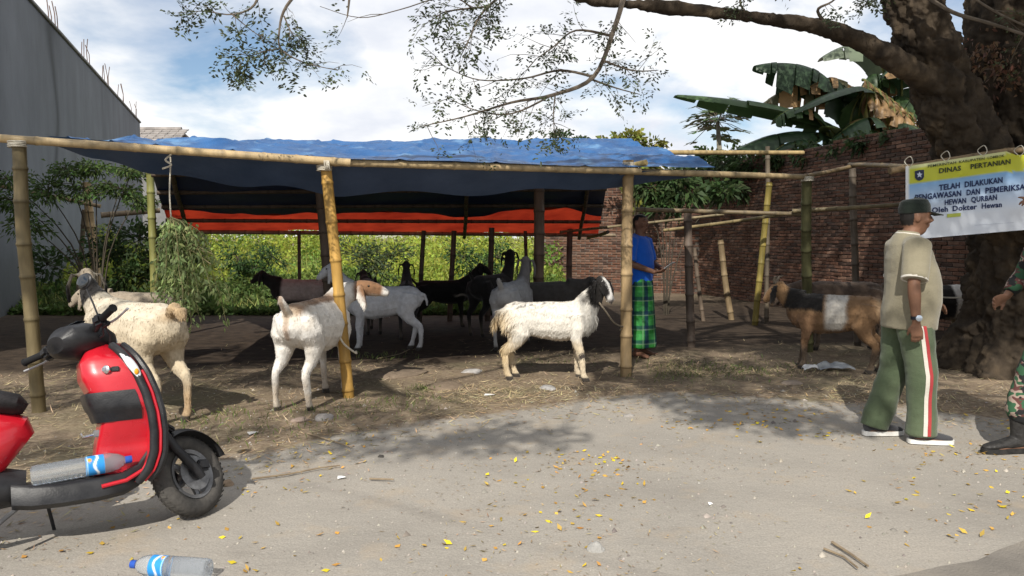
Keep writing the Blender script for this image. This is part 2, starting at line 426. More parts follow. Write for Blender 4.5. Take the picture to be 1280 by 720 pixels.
# front sheet, top, ends and back as one closed slab
nb = len(front); V = np.vstack([front, front + off])
top = (nzv - 1) * ns + np.arange(ns - 1); F2 = [ff, ff[:, ::-1] + nb, np.stack([top, top + 1, top + 1 + nb, top + nb], 1)]
for cidx in (0, ns - 1):
    c = np.arange(nzv - 1) * ns + cidx; F2.append(np.stack([c, c + ns, c + ns + nb, c + nb], 1))
ob('wall', mesh_np('wall', V, np.vstack(F2), np.vstack([base, base])), conc, wall_t)
mb = MB(); mb.box(wd * ((s0 + s1) / 2) + wnrm * -0.10 + Vector((0, 0, WH + 0.035)), (s1 - s0 + 0.1, 0.30, 0.07), rot=Matrix.Rotation(math.atan2(wd.y, wd.x), 3, 'Z'), bev=0.012)
ob('coping', mb.mesh('coping'), M('coping', (0.17, 0.17, 0.17), (0.27, 0.27, 0.27), scale=3, rough=0.9), wall_t)
steel = M('rusty_rebar', (0.10, 0.06, 0.045), (0.16, 0.10, 0.075), scale=12, rough=0.85)
for s_, k in ((5.2, 4), (9.2, 4), (12.6, 4), (16.0, 3), (19.6, 3)):
    for j in range(k):
        b0 = wd * (s_ + (j % 2) * 0.28 + random.uniform(-0.04, 0.04)) + wnrm * (-0.04 - 0.14 * (j // 2)) + Vector((0, 0, WH + 0.07))
        MB().tube([b0, b0 + Vector((random.uniform(-.02, .02), random.uniform(-.02, .02), 0.35)), b0 + Vector((random.uniform(-.08, .08), random.uniform(-.08, .08), random.uniform(0.55, 0.8)))], 0.011, 6).build('rebar', steel, wall_t)

# ------------------------------------------------------------------ far house with a tiled roof
hs = thing('far_house', 'distant small house with weathered grey tiled roof beyond the stained wall', 'house', D(158, 296, 44))
hs.location.z = 0
rt = M('old_roof_tile', (0.19, 0.175, 0.165), (0.33, 0.30, 0.28), scale=3, rough=0.9)
ob('wall', MB().box((0, 3, 3.0), (4.6, 6, 6.0)).mesh('wall'), M('house_render', (0.13, 0.13, 0.13), (0.2, 0.2, 0.2), scale=1.5, rough=0.9), hs)
Z0, Z1 = 6.1, 7.75
for k in range(9):
    t0, t1 = k / 9, (k + 1) / 9 + 0.02
    w0, w1 = 2.75 - 0.75 * t0 * 0.4, 2.75 - 0.75 * t1 * 0.4
    for j in range(10):
        u0, u1 = -1 + 2 * j / 10, -1 + 2 * (j + 1) / 10 - 0.012
        y0, y1 = -0.5 + 3.5 * t0, -0.5 + 3.5 * t1; z0, z1 = Z0 + (Z1 - Z0) * t0, Z0 + (Z1 - Z0) * t1 - 0.02
        V = [(u0 * w0, y0, z0 + 0.07), (u1 * w0, y0, z0 + 0.07), (u1 * w1, y1, z1 + 0.01), (u0 * w1, y1, z1 + 0.01)]
        V += [(x, y, z - 0.06) for x, y, z in V]
        ob('roof_tile', MB().add(V, [(0, 1, 2, 3), (7, 6, 5, 4), (0, 4, 5, 1), (1, 5, 6, 2), (2, 6, 7, 3), (3, 7, 4, 0)]).mesh('roof_tile'), rt, hs)
ob('ridge', MB().tube([(-2.0, 3.0, Z1 + 0.02), (2.0, 3.0, Z1 + 0.02)], 0.13, 8).mesh('ridge', True), rt, hs)
ob('roof_back', MB().add([(-2.7, 6.6, 6.1), (2.7, 6.6, 6.1), (2.0, 3.0, Z1 - 0.03), (-2.0, 3.0, Z1 - 0.03), (-2.7, 6.6, 6.0), (2.7, 6.6, 6.0), (2.0, 3.0, Z1 - 0.13), (-2.0, 3.0, Z1 - 0.13)], [(0, 1, 2, 3), (7, 6, 5, 4), (0, 4, 5, 1), (1, 5, 6, 2), (2, 6, 7, 3), (3, 7, 4, 0)]).mesh('roof_back'), rt, hs)

# ================================================================== brick walls
mortar = M('mortar', (0.11, 0.095, 0.08), (0.19, 0.165, 0.14), scale=7, rough=0.95, bump=0.4, bscale=60)
brickm = M('clay_brick', (0.62, 0.62, 0.62), (1.15, 1.12, 1.1), scale=9, rough=0.92, bump=0.4, bscale=45, attr=True, spec=0.15)
BL, BH, BD = 0.215, 0.052, 0.05
variants = []
for k in range(14):
    c = np.array([(0.24, 0.125, 0.085), (0.27, 0.15, 0.105), (0.21, 0.115, 0.08), (0.29, 0.175, 0.125), (0.19, 0.105, 0.078), (0.25, 0.16, 0.12), (0.16, 0.105, 0.085)][k % 7]) * random.uniform(0.55, 0.8)
    bm = bmesh.new(); bmesh.ops.create_cube(bm, size=1)
    for v in bm.verts: v.co = Vector((v.co.x * BL * random.uniform(0.95, 1.02), v.co.y * BD, v.co.z * BH * random.uniform(0.9, 1.06))) + Vector((random.uniform(-.004, .004), random.uniform(-.004, .004), random.uniform(-.003, .003)))
    bmesh.ops.bevel(bm, geom=list(bm.edges), offset=0.005, segments=1, affect='EDGES')
    me = bpy.data.meshes.new('brick'); bm.to_mesh(me); bm.free()
    set_col(me, np.tile(c, (len(me.vertices), 1))); me.materials.append(brickm); variants.append(me)
vdat = [(co_of(m), [tuple(p.vertices) for p in m.polygons], m.color_attributes['Col'].data[0].color[:3]) for m in variants]
def brick_wall(label, p0, p1, height, face, pick, n_pick=300, zmin=0.0, topf=None, pil=()):
    "face: +1 when the seen face looks to the left of p0->p1"
    d = (p1 - p0); Ln = d.length; d.normalize(); nrm = Vector((-d.y, d.x, 0)) * face
    t = thing('brick_wall', label, 'wall', p0)
    ang = math.atan2(d.y, d.x); rot = Matrix.Rotation(ang, 3, 'Z')
    # mortar core with a ragged top
    k = int(Ln / 0.25); A, B = [], []
    def H(s): return height + (topf(s) if topf else 0) 
    for i in range(k + 1):
        s = Ln * i / k; A.append((s, H(s)))
    V = []; Fc = []
    for s, h in A:
        for o_ in (-0.005, -0.11):
            V.append(d * s + nrm * o_ + Vector((0, 0, -0.1))); V.append(d * s + nrm * o_ + Vector((0, 0, h - 0.02)))
    for i in range(k):
        q = i * 4; r = q + 4
        Fc += [(q, r, r + 1, q + 1), (q + 3, r + 3, r + 2, q + 2), (q + 1, r + 1, r + 3, q + 3)]
    Fc += [(0, 1, 3, 2), (k * 4, k * 4 + 2, k * 4 + 3, k * 4 + 1)]
    MB().add(V, Fc).build('mortar', mortar, t, smooth=False)
    spots = []
    row = 0; z = BH / 2
    while z < height + 0.5:
        s = (0.11 if row % 2 else 0.0) + 0.02
        while s < Ln - BL:
            sc_ = s + BL / 2
            if z < H(sc_) and not any(abs(sc_ - q) < 0.17 for q in pil): spots.append((sc_, z))
            s += BL + 0.012
        z += BH + 0.012; row += 1
    spots.sort(key=lambda a: pick(a))
    rest_v, rest_f, rest_c = [], [], []; off_ = 0
    for i, (s, z) in enumerate(spots):
        vi = random.randrange(len(variants)); out = random.uniform(-0.006, 0.010)
        c = d * s + nrm * (BD * 0.0 + out - 0.012) + Vector((0, 0, z + random.uniform(-.003, .003)))
        if i < n_pick:
            o = bpy.data.objects.new('brick', variants[vi]); COL.objects.link(o); o.parent = t
            o.location = c; o.rotation_euler = (random.uniform(-.02, .02), random.uniform(-.02, .02), ang + random.uniform(-.02, .02))
        else:
            v, f, cc = vdat[vi]; vv = v @ np.array(rot).T + np.array(c)
            rest_v.append(vv); rest_f += [tuple(x + off_ for x in ff_) for ff_ in f]; off_ += len(vv)
            rest_c.append(np.tile(np.array(cc) * random.uniform(0.85, 1.12), (len(vv), 1)))
    if rest_v:
        me = bpy.data.meshes.new('far_bricks'); me.from_pydata(np.vstack(rest_v).tolist(), [], rest_f); set_col(me, np.vstack(rest_c))
        structure(ob('far_bricks', me, brickm, t), 'stuff')
    for q in pil:
        MB().box(d * q + nrm * 0.02 + Vector((0, 0, height / 2)), (0.2, 0.16, height + 0.02), rot=rot, bev=0.012).build('pilaster', M('pilaster_concrete', (0.30, 0.29, 0.275), (0.46, 0.45, 0.43), scale=5, rough=0.92, bump=0.3, bscale=25), t)
    return t
BW0, BW1 = Vector((7.92, 5.65, 0)), Vector((4.50, 19.5, 0))
brick_wall('long weathered red brick wall behind the right-hand goats and the tree', BW0, BW1, 3.1, 1,
           lambda a: abs(a[0] - 8.2) * 0.5 + abs(a[1] - 1.9), 300, topf=lambda s: 0.05 * noise.noise(Vector((s * 0.7, 0, 0))) - 0.02 * (s > 12), pil=(5.3,))
brick_wall('far brick wall closing the plot behind the man in blue', Vector((4.6, 19.15, 0)), Vector((0.75, 20.2, 0)), 2.75, 1,
           lambda a: abs(a[0] - 3.4) * 0.6 + abs(a[1] - 1.0), 240, topf=lambda s: 0.08 * noise.noise(Vector((s * 0.6, 5, 0))))
# ================================================================== bamboo and tarpaulin shed
bam = M('bamboo', (0.70, 0.70, 0.70), (1.12, 1.1, 1.08), scale=5, rough=0.55, bump=0.12, bscale=18, attr=True, spec=0.35, stretch=(3, 3, 0.5), rvar=0.12)
YEL, TAN, GRN, GRY, DRK = (0.42, 0.25, 0.065), (0.38, 0.27, 0.14), (0.19, 0.19, 0.06), (0.22, 0.175, 0.12), (0.10, 0.075, 0.055)
def bamboo(name, p0, p1, r0, r1, col, parent, bend=0.015, seed=None, sec=12):
    p0, p1 = Vector(p0), Vector(p1); Ln = (p1 - p0).length; t = (p1 - p0).normalized()
    rd = random.Random(seed if seed is not None else hash((round(p0.x, 2), round(p1.y, 2))) & 0xffff)
    sidev = t.orthogonal().normalized(); side2 = t.cross(sidev)
    ba = rd.uniform(0, 2 * PI); bv = sidev * math.cos(ba) + side2 * math.sin(ba)
    pts, rad, tint = [], [], []; s = 0.0; node = rd.uniform(0.08, 0.25)
    while s < Ln:
        nl = rd.uniform(0.24, 0.36); s1 = min(s + (node if s == 0 else nl), Ln)
        for q, rr, cc in ((0.0, 1.10, 0.62), (0.012, 1.12, 0.9), (0.03, 1.0, 1.18), (0.5, 0.985, 1.0), (0.94, 0.995, 0.96), (0.985, 1.04, 0.75)):
            u = s + (s1 - s) * q if q in (0.5, 0.94, 0.985) else min(s + q, s1 - 0.002)
            pts.append((u, rr, cc))
        s = s1
        if Ln - s < 0.06: break
    pts.append((Ln, 1.0, 0.9)); pts.sort()
    pp = []; k = 0
    for u, rr, cc in pts:
        f = u / Ln; w = Vector((noise.noise(p0 * 3 + t * u * 1.1), noise.noise(p0 * 5 + t * u * 1.3 + Vector((9, 0, 0))), 0)) * 0.012
        w -= t * w.dot(t)
        pp.append(p0.lerp(p1, f) + bv * (bend * Ln * math.sin(PI * f)) + w)
        rad.append((r0 + (r1 - r0) * f) * rr); tint.append(cc)
    mb = MB().tube(pp, rad, sec)
    me = mb.mesh(name, True, 50)
    tv = np.repeat(np.array(tint), sec)
    n = len(me.vertices); Pc = co_of(me)
    c = np.array(col)[None, :] * tv[:, None][:n] * (1 + 0.18 * fbm(Pc * 1.0, 3.0, 4, 3))[:, None]
    g = sstep(0.1, 0.5, fbm(Pc, 1.4, 12, 3))
    c = mixc(c, np.array(col) * np.array([0.6, 0.62, 0.7]), 0.55 * g)
    set_col(me, np.clip(c, 0.004, 1))
    return ob(name, me, bam, parent)
ropem = M('rope', (0.52, 0.47, 0.38), (0.70, 0.66, 0.56), scale=60, rough=0.9, bump=0.6, bscale=200)
def rope(name, pts, r, parent=None, mat=None, sub=6):
    "smooth rope through the points"
    P = [Vector(p) for p in pts]; out = []
    for i in range(len(P) - 1):
        a = P[max(i - 1, 0)]; b = P[i]; c = P[i + 1]; d = P[min(i + 2, len(P) - 1)]
        for k in range(sub):
            t = k / sub
            out.append(0.5 * ((2 * b) + (c - a) * t + (2 * a - 5 * b + 4 * c - d) * t * t + (3 * b - a - 3 * c + d) * t ** 3))
    out.append(P[-1])
    return MB().tube(out, r, 6).build(name, mat or ropem, parent)
def lashing(c, axis, r, parent, turns=4, name='lashing'):
    "a few turns of twine round a joint"
    ax = Vector(axis).normalized(); a = ax.orthogonal().normalized(); b = ax.cross(a); pts = []
    for k in range(turns * 10 + 1):
        th = 2 * PI * k / 10
        pts.append(Vector(c) + a * math.cos(th) * r + b * math.sin(th) * r + ax * (k / (turns * 10) - 0.5) * 0.05 + Vector((noise.noise(Vector((k * .7, c[0], 0))), noise.noise(Vector((k * .7, 3, c[1]))), 0)) * 0.006)
    return MB().tube(pts, 0.005, 5).build(name, ropem, parent)

A0, B0, C0 = G(50, 516), G(437, 497), G(782, 470)
shed = thing('goat_shed', 'open bamboo shed roofed with blue and orange tarpaulins', 'shed', (B0.x, B0.y, 0))
def S(p): return Vector(p) - shed.location
At, Bt, Ct = D(23, 176, A0.y - 0.06), D(406, 206, B0.y - 0.02), D(785, 203, C0.y)
bamboo('front_post', S(A0 - Vector((0, 0, .1))), S(At + Vector((0, 0, -0.01))), 0.052, 0.05, (0.145, 0.115, 0.06), shed, 0.004)
bamboo('front_post', S(B0 - Vector((0, 0, .1))), S(Bt + Vector((0, 0, 0.03))), 0.050, 0.047, YEL, shed, 0.006)
bamboo('front_post', S(C0 - Vector((0, 0, .1))), S(Ct + Vector((0, 0, 0.02))), 0.058, 0.055, (0.33, 0.235, 0.125), shed, 0.004)
# front beam: two long culms
BMa = [D(-40, 170, A0.y - 0.15), D(190, 187, A0.y + 0.28), D(415, 203, B0.y - 0.075), D(800, 214, C0.y - 0.09), D(1004, 221, 8.55)]
bamboo('front_beam', S(BMa[0]), S(BMa[2] + Vector((0.15, 0.03, 0))), 0.032, 0.034, (0.44, 0.33, 0.18), shed, 0.0)
bamboo('front_beam', S(BMa[2] - Vector((0.12, 0, -0.006))), S(BMa[3]), 0.034, 0.034, (0.42, 0.32, 0.18), shed, 0.0)
bamboo('front_beam', S(BMa[3] - Vector((0.2, 0, 0.0))), S(BMa[4]), 0.034, 0.028, (0.30, 0.23, 0.13), shed, 0.0)
bamboo('short_spar', S(D(770, 212, C0.y + 0.1)), S(D(808, 203, C0.y - 0.1)), 0.03, 0.03, (0.40, 0.30, 0.12), shed, 0.0)
for p in (At, Bt, Ct): lashing(S(p + Vector((0, -0.02, -0.03))), (0, 0, 1), 0.063, shed)
lashing(S(D(409, 206, B0.y - 0.09)), (1, .2, 0), 0.05, shed)
# ridge, eave and the inner posts
RL, RR = D(180, 184, 8.9), D(768, 174, 10.4)
EL, ER = D(212, 287, 12.4), D(748, 292, 14.0)
bamboo('ridge_pole', S(RL - Vector((0.2, 0.05, 0.05))), S(D(1004, 191, 11.0)), 0.04, 0.03, (0.36, 0.27, 0.13), shed, 0.0)
bamboo('eave_pole', S(EL + Vector((-.2, 0, -0.03))), S(ER + Vector((.3, 0, -0.03))), 0.035, 0.03, GRY, shed, 0.0)
def gpost(x, y, ztop, lean=(0, 0), r=0.045, col=DRK, name='inner_post'):
    p = G(x, y); return bamboo(name, S(p - Vector((0, 0, .1))), S(Vector((p.x + lean[0], p.y + lean[1], ztop))), r * 1.05, r, col, shed, 0.006)
gpost(418, 430, 2.38, (-0.18, 0.02), 0.085, (0.13, 0.095, 0.07))
gpost(672, 425, 2.45, (0.02, 0.05), 0.07, (0.17, 0.115, 0.08))
gpost(194, 425, 2.42, (-0.05, 0.1), 0.05, GRN)
gpost(235, 402, 1.6, (0, 0), 0.045)
gpost(376, 404, 1.5, (0, 0), 0.028)
gpost(524, 405, 1.5, (0.08, 0), 0.036)
gpost(562, 402, 1.5, (0.08, 0), 0.042)
gpost(609, 402, 1.55, (0.08, 0), 0.045)
gpost(657, 398, 1.5, (0.0, 0), 0.03)
gpost(712, 396, 1.6, (0, 0), 0.05, (0.14, 0.10, 0.075))
def lerp3(a, b, t): return a + (b - a) * t
for t_, dz in ((0.22, 0.05), (0.42, 0.05), (0.60, 0.05), (0.80, 0.05)):
    a = lerp3(RL, EL, t_) - Vector((0, 0, dz)); b = lerp3(RR, ER, t_) - Vector((0, 0, dz))
    bamboo('purlin', S(a), S(b), 0.03, 0.028, DRK, shed, 0.0)
for u_ in (0.04, 0.35, 0.66, 0.95):
    bamboo('rafter', S(lerp3(RL, RR, u_) - Vector((0, 0, .09))), S(lerp3(EL, ER, u_) - Vector((0, 0, .09))), 0.032, 0.03, DRK, shed, 0.0)
# tarpaulins
tblue = M('blue_tarp', (0.016, 0.075, 0.215), (0.032, 0.125, 0.32), scale=3, rough=0.42, bump=0.25, bscale=14, spec=0.45, transl=0.10, c3=(0.12, 0.26, 0.46), s3=3.4, lo3=0.56, hi3=0.72, rvar=0.1)
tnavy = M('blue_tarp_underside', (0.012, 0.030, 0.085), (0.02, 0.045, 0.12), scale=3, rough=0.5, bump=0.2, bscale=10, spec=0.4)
tflap = M('blue_tarp_shaded_side', (0.030, 0.055, 0.115), (0.045, 0.075, 0.145), scale=3, rough=0.5, bump=0.25, bscale=14, spec=0.4)  # tarp blue darkened: the flap's shade is painted into its colour
torange = M('orange_tarp', (0.34, 0.026, 0.012), (0.58, 0.055, 0.022), scale=2.5, rough=0.5, bump=0.2, bscale=12, spec=0.35, transl=0.36)
def sheet(name, fn, nu, nv, mat, parent, thick=0.004):
    U, Vv = np.meshgrid(np.linspace(0, 1, nu), np.linspace(0, 1, nv)); u = U.ravel(); v = Vv.ravel()
    P = fn(u, v); ii = (np.arange(nv - 1)[:, None] * nu + np.arange(nu - 1)[None, :]).ravel()
    Fq = np.stack([ii, ii + 1, ii + 1 + nu, ii + nu], 1)
    return ob(name, mesh_np(name, P, Fq, smooth=True), mat, parent)
ar = lambda p: np.array(tuple(S(p)))[None, :]
fe = [BMa[0].lerp(BMa[1], 0.42), BMa[1], BMa[2], BMa[3], D(893, 213, 8.2)]
fk = np.array([0, 0.26, 0.52, 0.88, 1.0])
fx = np.array([tuple(S(p + Vector((0, -0.035, 0.035)))) for p in fe])
def front_edge(u): return np.stack([np.interp(u, fk, fx[:, k]) for k in range(3)], 1)
def front_slope(u, v):
    a = front_edge(u); b = ar(RL) * (1 - u[:, None]) + ar(RR) * u[:, None]
    P = a * (1 - v[:, None]) + b * v[:, None]
    q = np.stack([P[:, 0], P[:, 1], P[:, 0] * 0], 1)
    P[:, 2] += -0.05 * np.sin(PI * v) * (0.6 + 0.4 * np.sin(u * 17)) + 0.05 * fbm(q * np.array([1.0, 2.0, 1]), 1.5, 3, 4) * np.sin(PI * np.clip(v, 0.03, 1)) ** 0.5
    rg = 1 - 2 * np.abs(fbm(q * np.array([0.8, 2.6, 1]), 1.9, 25, 4)); P[:, 2] += (0.05 * rg + 0.022 * np.sin(q[:, 1] * 9 + q[:, 0] * 2 + 5 * fbm(q, 0.7, 5, 2)) + 0.016 * fbm(q, 6, 9, 3)) * sstep(0, .15, v) * sstep(1.02, .9, v) * sstep(-.05, .2, u)
    P[:, 2] += 0.014 * np.exp(-(((u * 9.3) % 1 - .5) / .035) ** 2) + 0.012 * np.exp(-(((v * 3.4 + .04 * np.sin(u * 20)) % 1 - .5) / .05) ** 2)
    P[:, 2] += sstep(0.9, 1, v) * (0.02 * np.sin(u * 31) + 0.015 * np.sin(u * 57))
    return P
sheet('blue_tarp', front_slope, 240, 70, tblue, shed)
def flap(u, v):
    a = front_edge(u) + np.array([0, 0.05, -0.03])
    dr = np.interp(u, [0, 0.08, 0.26, 0.5, 0.7, 0.88, 1.0], [0.02, 0.10, 0.20, 0.25, 0.22, 0.13, 0.03])
    dr = dr * (1 + 0.10 * np.sin(u * 40) * v)
    P = a.copy(); P[:, 2] -= dr * v; P[:, 1] += 1.7 * dr * v + 0.03 * v * np.sin(u * 46 + 2 * np.sin(u * 11)); return P
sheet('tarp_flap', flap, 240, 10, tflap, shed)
def back_slope(v0, v1, dz, seed):
    def fn(u, v):
        w = v0 + (v1 - v0) * v * (1 + (0.16 * fbm(np.stack([u * 9, u * 0, u * 0], 1), 1.0, seed, 3) if v0 == 0 else 0))
        a = ar(RL) * (1 - u[:, None]) + ar(RR) * u[:, None]; b = ar(EL) * (1 - u[:, None]) + ar(ER) * u[:, None]
        P = a * (1 - w[:, None]) + b * w[:, None]
        P[:, 2] += dz + 0.03 * fbm(P, 1.6, seed, 4) - 0.04 * np.sin(PI * v) * np.abs(np.sin(u * 9.4))
        return P
    return fn
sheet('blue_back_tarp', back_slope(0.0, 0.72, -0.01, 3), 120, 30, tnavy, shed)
sheet('orange_tarp', back_slope(0.60, 1.02, 0.02, 7), 140, 40, torange, shed)
# hanging line with the fodder bundle
hp = D(213, 196, 6.5)
rope('hanging_line', [S(hp), S(hp + Vector((0, 0, -0.06))), S(D(212, 240, 6.5)), S(D(214, 275, 6.5))], 0.006, shed)
rope('knot', [S(hp + Vector((-0.03, -0.03, 0.06))), S(hp + Vector((0.03, -0.05, 0.02))), S(hp + Vector((-0.02, -0.05, -0.03))), S(hp + Vector((0.025, -0.045, -0.07))), S(hp + Vector((-0.05, -0.04, -0.10)))], 0.008, shed)

# ------------------------------------------------------------------ bare bamboo pen on the right
pen = thing('bamboo_pen', 'bare bamboo frame of posts and rails before the brick wall', 'pen', (4.0, 9.5, 0))
def Q(p): return Vector(p) - pen.location
def ppost(x, y, d, xt, yt, r, col, dt=None): return bamboo('post', Q(Vector((D(x, y, d).x, d, -0.05))), Q(D(xt, yt, dt or d)), r * 1.04, r, col, pen, 0.006)
ppost(943, 398, 12.3, 962, 228, 0.047, (0.24, 0.19, 0.05))
ppost(958, 398, 12.6, 960, 183, 0.036, (.13, .105, .075))
ppost(1012, 400, 9.4, 1008, 222, 0.055, (0.095, 0.095, 0.045), 8.6)
ppost(1074, 400, 10.0, 1066, 206, 0.042, (.12, .095, .07))
ppost(865, 430, 9.8, 860, 262, 0.05, (0.13, 0.10, 0.08))
ppost(915, 392, 13.2, 900, 300, 0.05, (0.21, 0.155, 0.09))
ppost(880, 395, 13.0, 868, 310, 0.034, (.13, .10, .075))
def rail(a, b, r=0.03, col=TAN): return bamboo('rail', Q(a), Q(b), r * .85, r * 0.75, tuple(c * .68 for c in col), pen, 0.004)
rail(D(795, 262, 9.7), D(1010, 268, 9.3), 0.032, (0.26, 0.2, 0.12))
rail(D(830, 288, 11.5), D(1005, 264, 10.2), 0.028, (0.33, 0.26, 0.13))
rail(D(990, 264, 9.3), D(1180, 252, 8.8), 0.03, (0.25, 0.20, 0.11))
rail(D(1000, 222, 8.6), D(1074, 206, 9.2), 0.03, (0.30, 0.22, 0.12))
rail(D(1062, 206, 9.25), D(1142, 209, 7.25), 0.03, (0.34, 0.25, 0.13))
rail(D(1112, 214, 7.2), D(1262, 188, 7.25), 0.034, (0.40, 0.28, 0.15))
rail(D(1255, 189, 7.26), D(1480, 172, 7.2), 0.032, (0.38, 0.27, 0.15))
rail(D(700, 290, 13.2), D(905, 268, 12.0), 0.026, (0.30, 0.24, 0.14))
rail(D(735, 297, 13.5), D(760, 290, 9.9), 0.028, DRK)
lashing(Q(D(1009, 224, 8.58)), (0, 0, 1), 0.066, pen)
# ------------------------------------------------------------------ left pen frame
lpen = thing('bamboo_trestle', 'low bamboo trestle standing by the grey wall', 'trestle', (G(118, 395).x, G(118, 395).y, 0))
def T(p): return Vector(p) - lpen.location
dl = lpen.location.y
bamboo('post', T(Vector((D(128, 390, dl).x, dl, -0.05))), T(D(108, 228, dl)), 0.075, 0.07, (0.40, 0.29, 0.15), lpen, 0.006)
bamboo('strut', T(Vector((D(96, 390, dl + .3).x, dl + .3, -0.05))), T(D(106, 262, dl + 0.1)), 0.045, 0.04, GRY, lpen, 0.004)
bamboo('rail', T(D(-30, 226, dl - 0.6)), T(D(126, 258, dl - 0.09)), 0.035, 0.033, (0.28, 0.21, 0.12), lpen, 0.0)
bamboo('rail', T(D(126, 269, dl - 0.05)), T(D(200, 263, dl + 0.4)), 0.05, 0.045, (0.22, 0.17, 0.11), lpen, 0.0)
# ================================================================== the big roadside tree
bark = M('bark', (0.62, 0.6, 0.58), (1.15, 1.1, 1.0), scale=7, rough=0.95, bump=1.0, bscale=22, attr=True, spec=0.1, stretch=(1, 1, 0.45), detail=8)
leafm = M('tree_leaf', (0.9, 0.9, 0.9), (1.1, 1.1, 1.1), scale=1.2, rough=0.5, attr=True, spec=0.35, transl=0.28)
twigm = M('twig_bark', (0.085, 0.068, 0.052), (0.14, 0.115, 0.09), scale=6, rough=0.9)
def cr(P, sub=5):
    "smooth curve through (point, radius) pairs"
    out = []
    n = len(P)
    for i in range(n - 1):
        a, b, c, d = P[max(i - 1, 0)], P[i], P[i + 1], P[min(i + 2, n - 1)]
        for k in range(sub):
            t = k / sub
            p = 0.5 * ((2 * b[0]) + (c[0] - a[0]) * t + (2 * a[0] - 5 * b[0] + 4 * c[0] - d[0]) * t * t + (3 * b[0] - a[0] - 3 * c[0] + d[0]) * t ** 3)
            out.append((p, b[1] + (c[1] - b[1]) * t))
    out.append((Vector(P[-1][0]), P[-1][1])); return out
tree = thing('roadside_tree', 'large rough-barked roadside tree with a long limb over the shed', 'tree', (5.38, 8.2, 0))
def TT(p): return Vector(p) - tree.location
def barkcol(me, c=(0.055, 0.044, 0.034)):
    P = co_of(me); f = fbm(P * np.array([1, 1, 0.6]), 5.0, 3, 4)
    cc = np.array(c)[None, :] * (1 + 0.45 * f)[:, None]
    cc = mixc(cc, (0.15, 0.115, 0.08), 0.5 * sstep(0.15, 0.45, fbm(P, 3.2, 8, 4)))
    cc = mixc(cc, (0.035, 0.030, 0.026), 0.75 * sstep(0.1, 0.5, fbm(P * np.array([1, 1, .5]), 9, 5, 3)))
    set_col(me, np.clip(cc, 0.01, 1))
def trunk(name, P, n=40, sub=10, amp=0.03, parent=tree, flare=0.0):
    pts = cr(P, sub); mb = MB().tube([TT(p) for p, r in pts], [r for p, r in pts], n)
    me = mb.mesh(name, True, 180)
    V = co_of(me); nn = no_of(me)
    rid = np.abs(fbm(V * np.array([1, 1, 0.45]), 6.5, 2, 4))
    dsp = 1.5 * amp * (1.6 * fbm(V, 1.6, 7, 3) + 1.2 * np.clip(rid * 4 - 0.6, -0.8, 0.5) + 0.8 * fbm(V * np.array([1, 1, .7]), 14, 9, 3) + 0.5 * fbm(V, 34, 4, 2))
    V = V + nn * dsp[:, None]
    if flare:
        ang = np.arctan2(V[:, 1], V[:, 0]); k = np.exp(-(V[:, 2] / 0.32)) * flare * (1 + 0.55 * np.sin(ang * 5 + 1.0))
        V[:, :2] *= (1 + np.clip(k, 0, 2))[:, None]
    me.vertices.foreach_set('co', V.astype(np.float32).ravel()); me.update(); barkcol(me)
    return ob(name, me, bark, parent)
trunk('trunk', [(Vector((5.36, 8.2, -0.15)), 0.50), (Vector((5.36, 8.2, 0.6)), 0.475), (Vector((5.40, 8.2, 1.4)), 0.50), (D(1292, 210, 8.25), 0.55), (D(1288, 110, 8.3), 0.60), (D(1288, 10, 8.3), 0.58), (D(1300, -120, 8.3), 0.50), (D(1330, -260, 8.2), 0.36)], 170, 50, 0.035, flare=0.62)
trunk('stem', [(D(1285, 300, 8.05), 0.30), (D(1222, 205, 7.9), 0.31), (D(1180, 115, 7.8), 0.29), (D(1152, 40, 7.7), 0.25), (D(1128, -40, 7.6), 0.22), (D(1090, -170, 7.2), 0.18), (D(1040, -330, 6.6), 0.12)], 110, 44, 0.03)
LIMB = [(D(1185, 118, 7.75), 0.20), (D(1120, 76, 7.5), 0.165), (D(1060, 45, 7.3), 0.118), (D(980, 26, 7.1), 0.088), (D(850, 11, 6.8), 0.066), (D(740, 0, 6.5), 0.056), (D(640, -26, 6.2), 0.048), (D(520, -42, 5.9), 0.04), (D(380, -40, 5.6), 0.028), (D(240, -24, 5.4), 0.012)]
trunk('limb', [(p, r * 0.68) for p, r in LIMB], 36, 30, 0.009)
tw = MB(); sprP, sprD = [], []           # twigs; places that carry leaf sprays
def twig(P, side=0, sl=0.3, rad=0.003, leaf=True, down=0.25, dens=1.0, lf0=0.0):
    "a branchlet through P [(point, radius)] with side twigs"
    c = cr(P, 5); tw.tube([TT(p) for p, r in c], [r for p, r in c], 6)
    m = len(c)
    for k in range(side):
        i = random.randrange(int(m * 0.15), m - 1); p = c[i][0]; t = (c[i + 1][0] - p).normalized()
        d = (t * random.uniform(0.3, 1.0) + Vector(rdir(1)[0]) * 0.8 + Vector((0, 0, -down * random.random()))).normalized()
        l = sl * random.uniform(0.5, 1.2); q = []
        for j in range(4):
            q.append((p.copy(), rad * (1 - j * 0.22))); d = (d + Vector(rdir(1)[0]) * 0.28 + Vector((0, 0, -0.06))).normalized(); p = p + d * l / 3
        tw.tube([TT(a) for a, r in q], [r for a, r in q], 4, caps=False)
        for a, r in q[1:]:
            if random.random() < dens: sprP.append(a); sprD.append(d)
    if leaf:
        for i in range(int(m * lf0), m):
            if random.random() < 0.4 * dens: sprP.append(c[i][0]); sprD.append(c[min(i + 1, m - 1)][0] - c[max(i - 1, 0)][0])
d65 = 6.4
twig([(D(780, -5, 6.5), 0.026), (D(768, 35, 6.45), 0.022), (D(742, 96, d65), 0.018), (D(690, 119, 6.35), 0.014), (D(640, 128, 6.3), 0.010), (D(580, 146, 6.2), 0.006), (D(526, 158, 6.1), 0.003)], 26, 0.34, 0.003, True, 0.2, 0.7, 0.45)
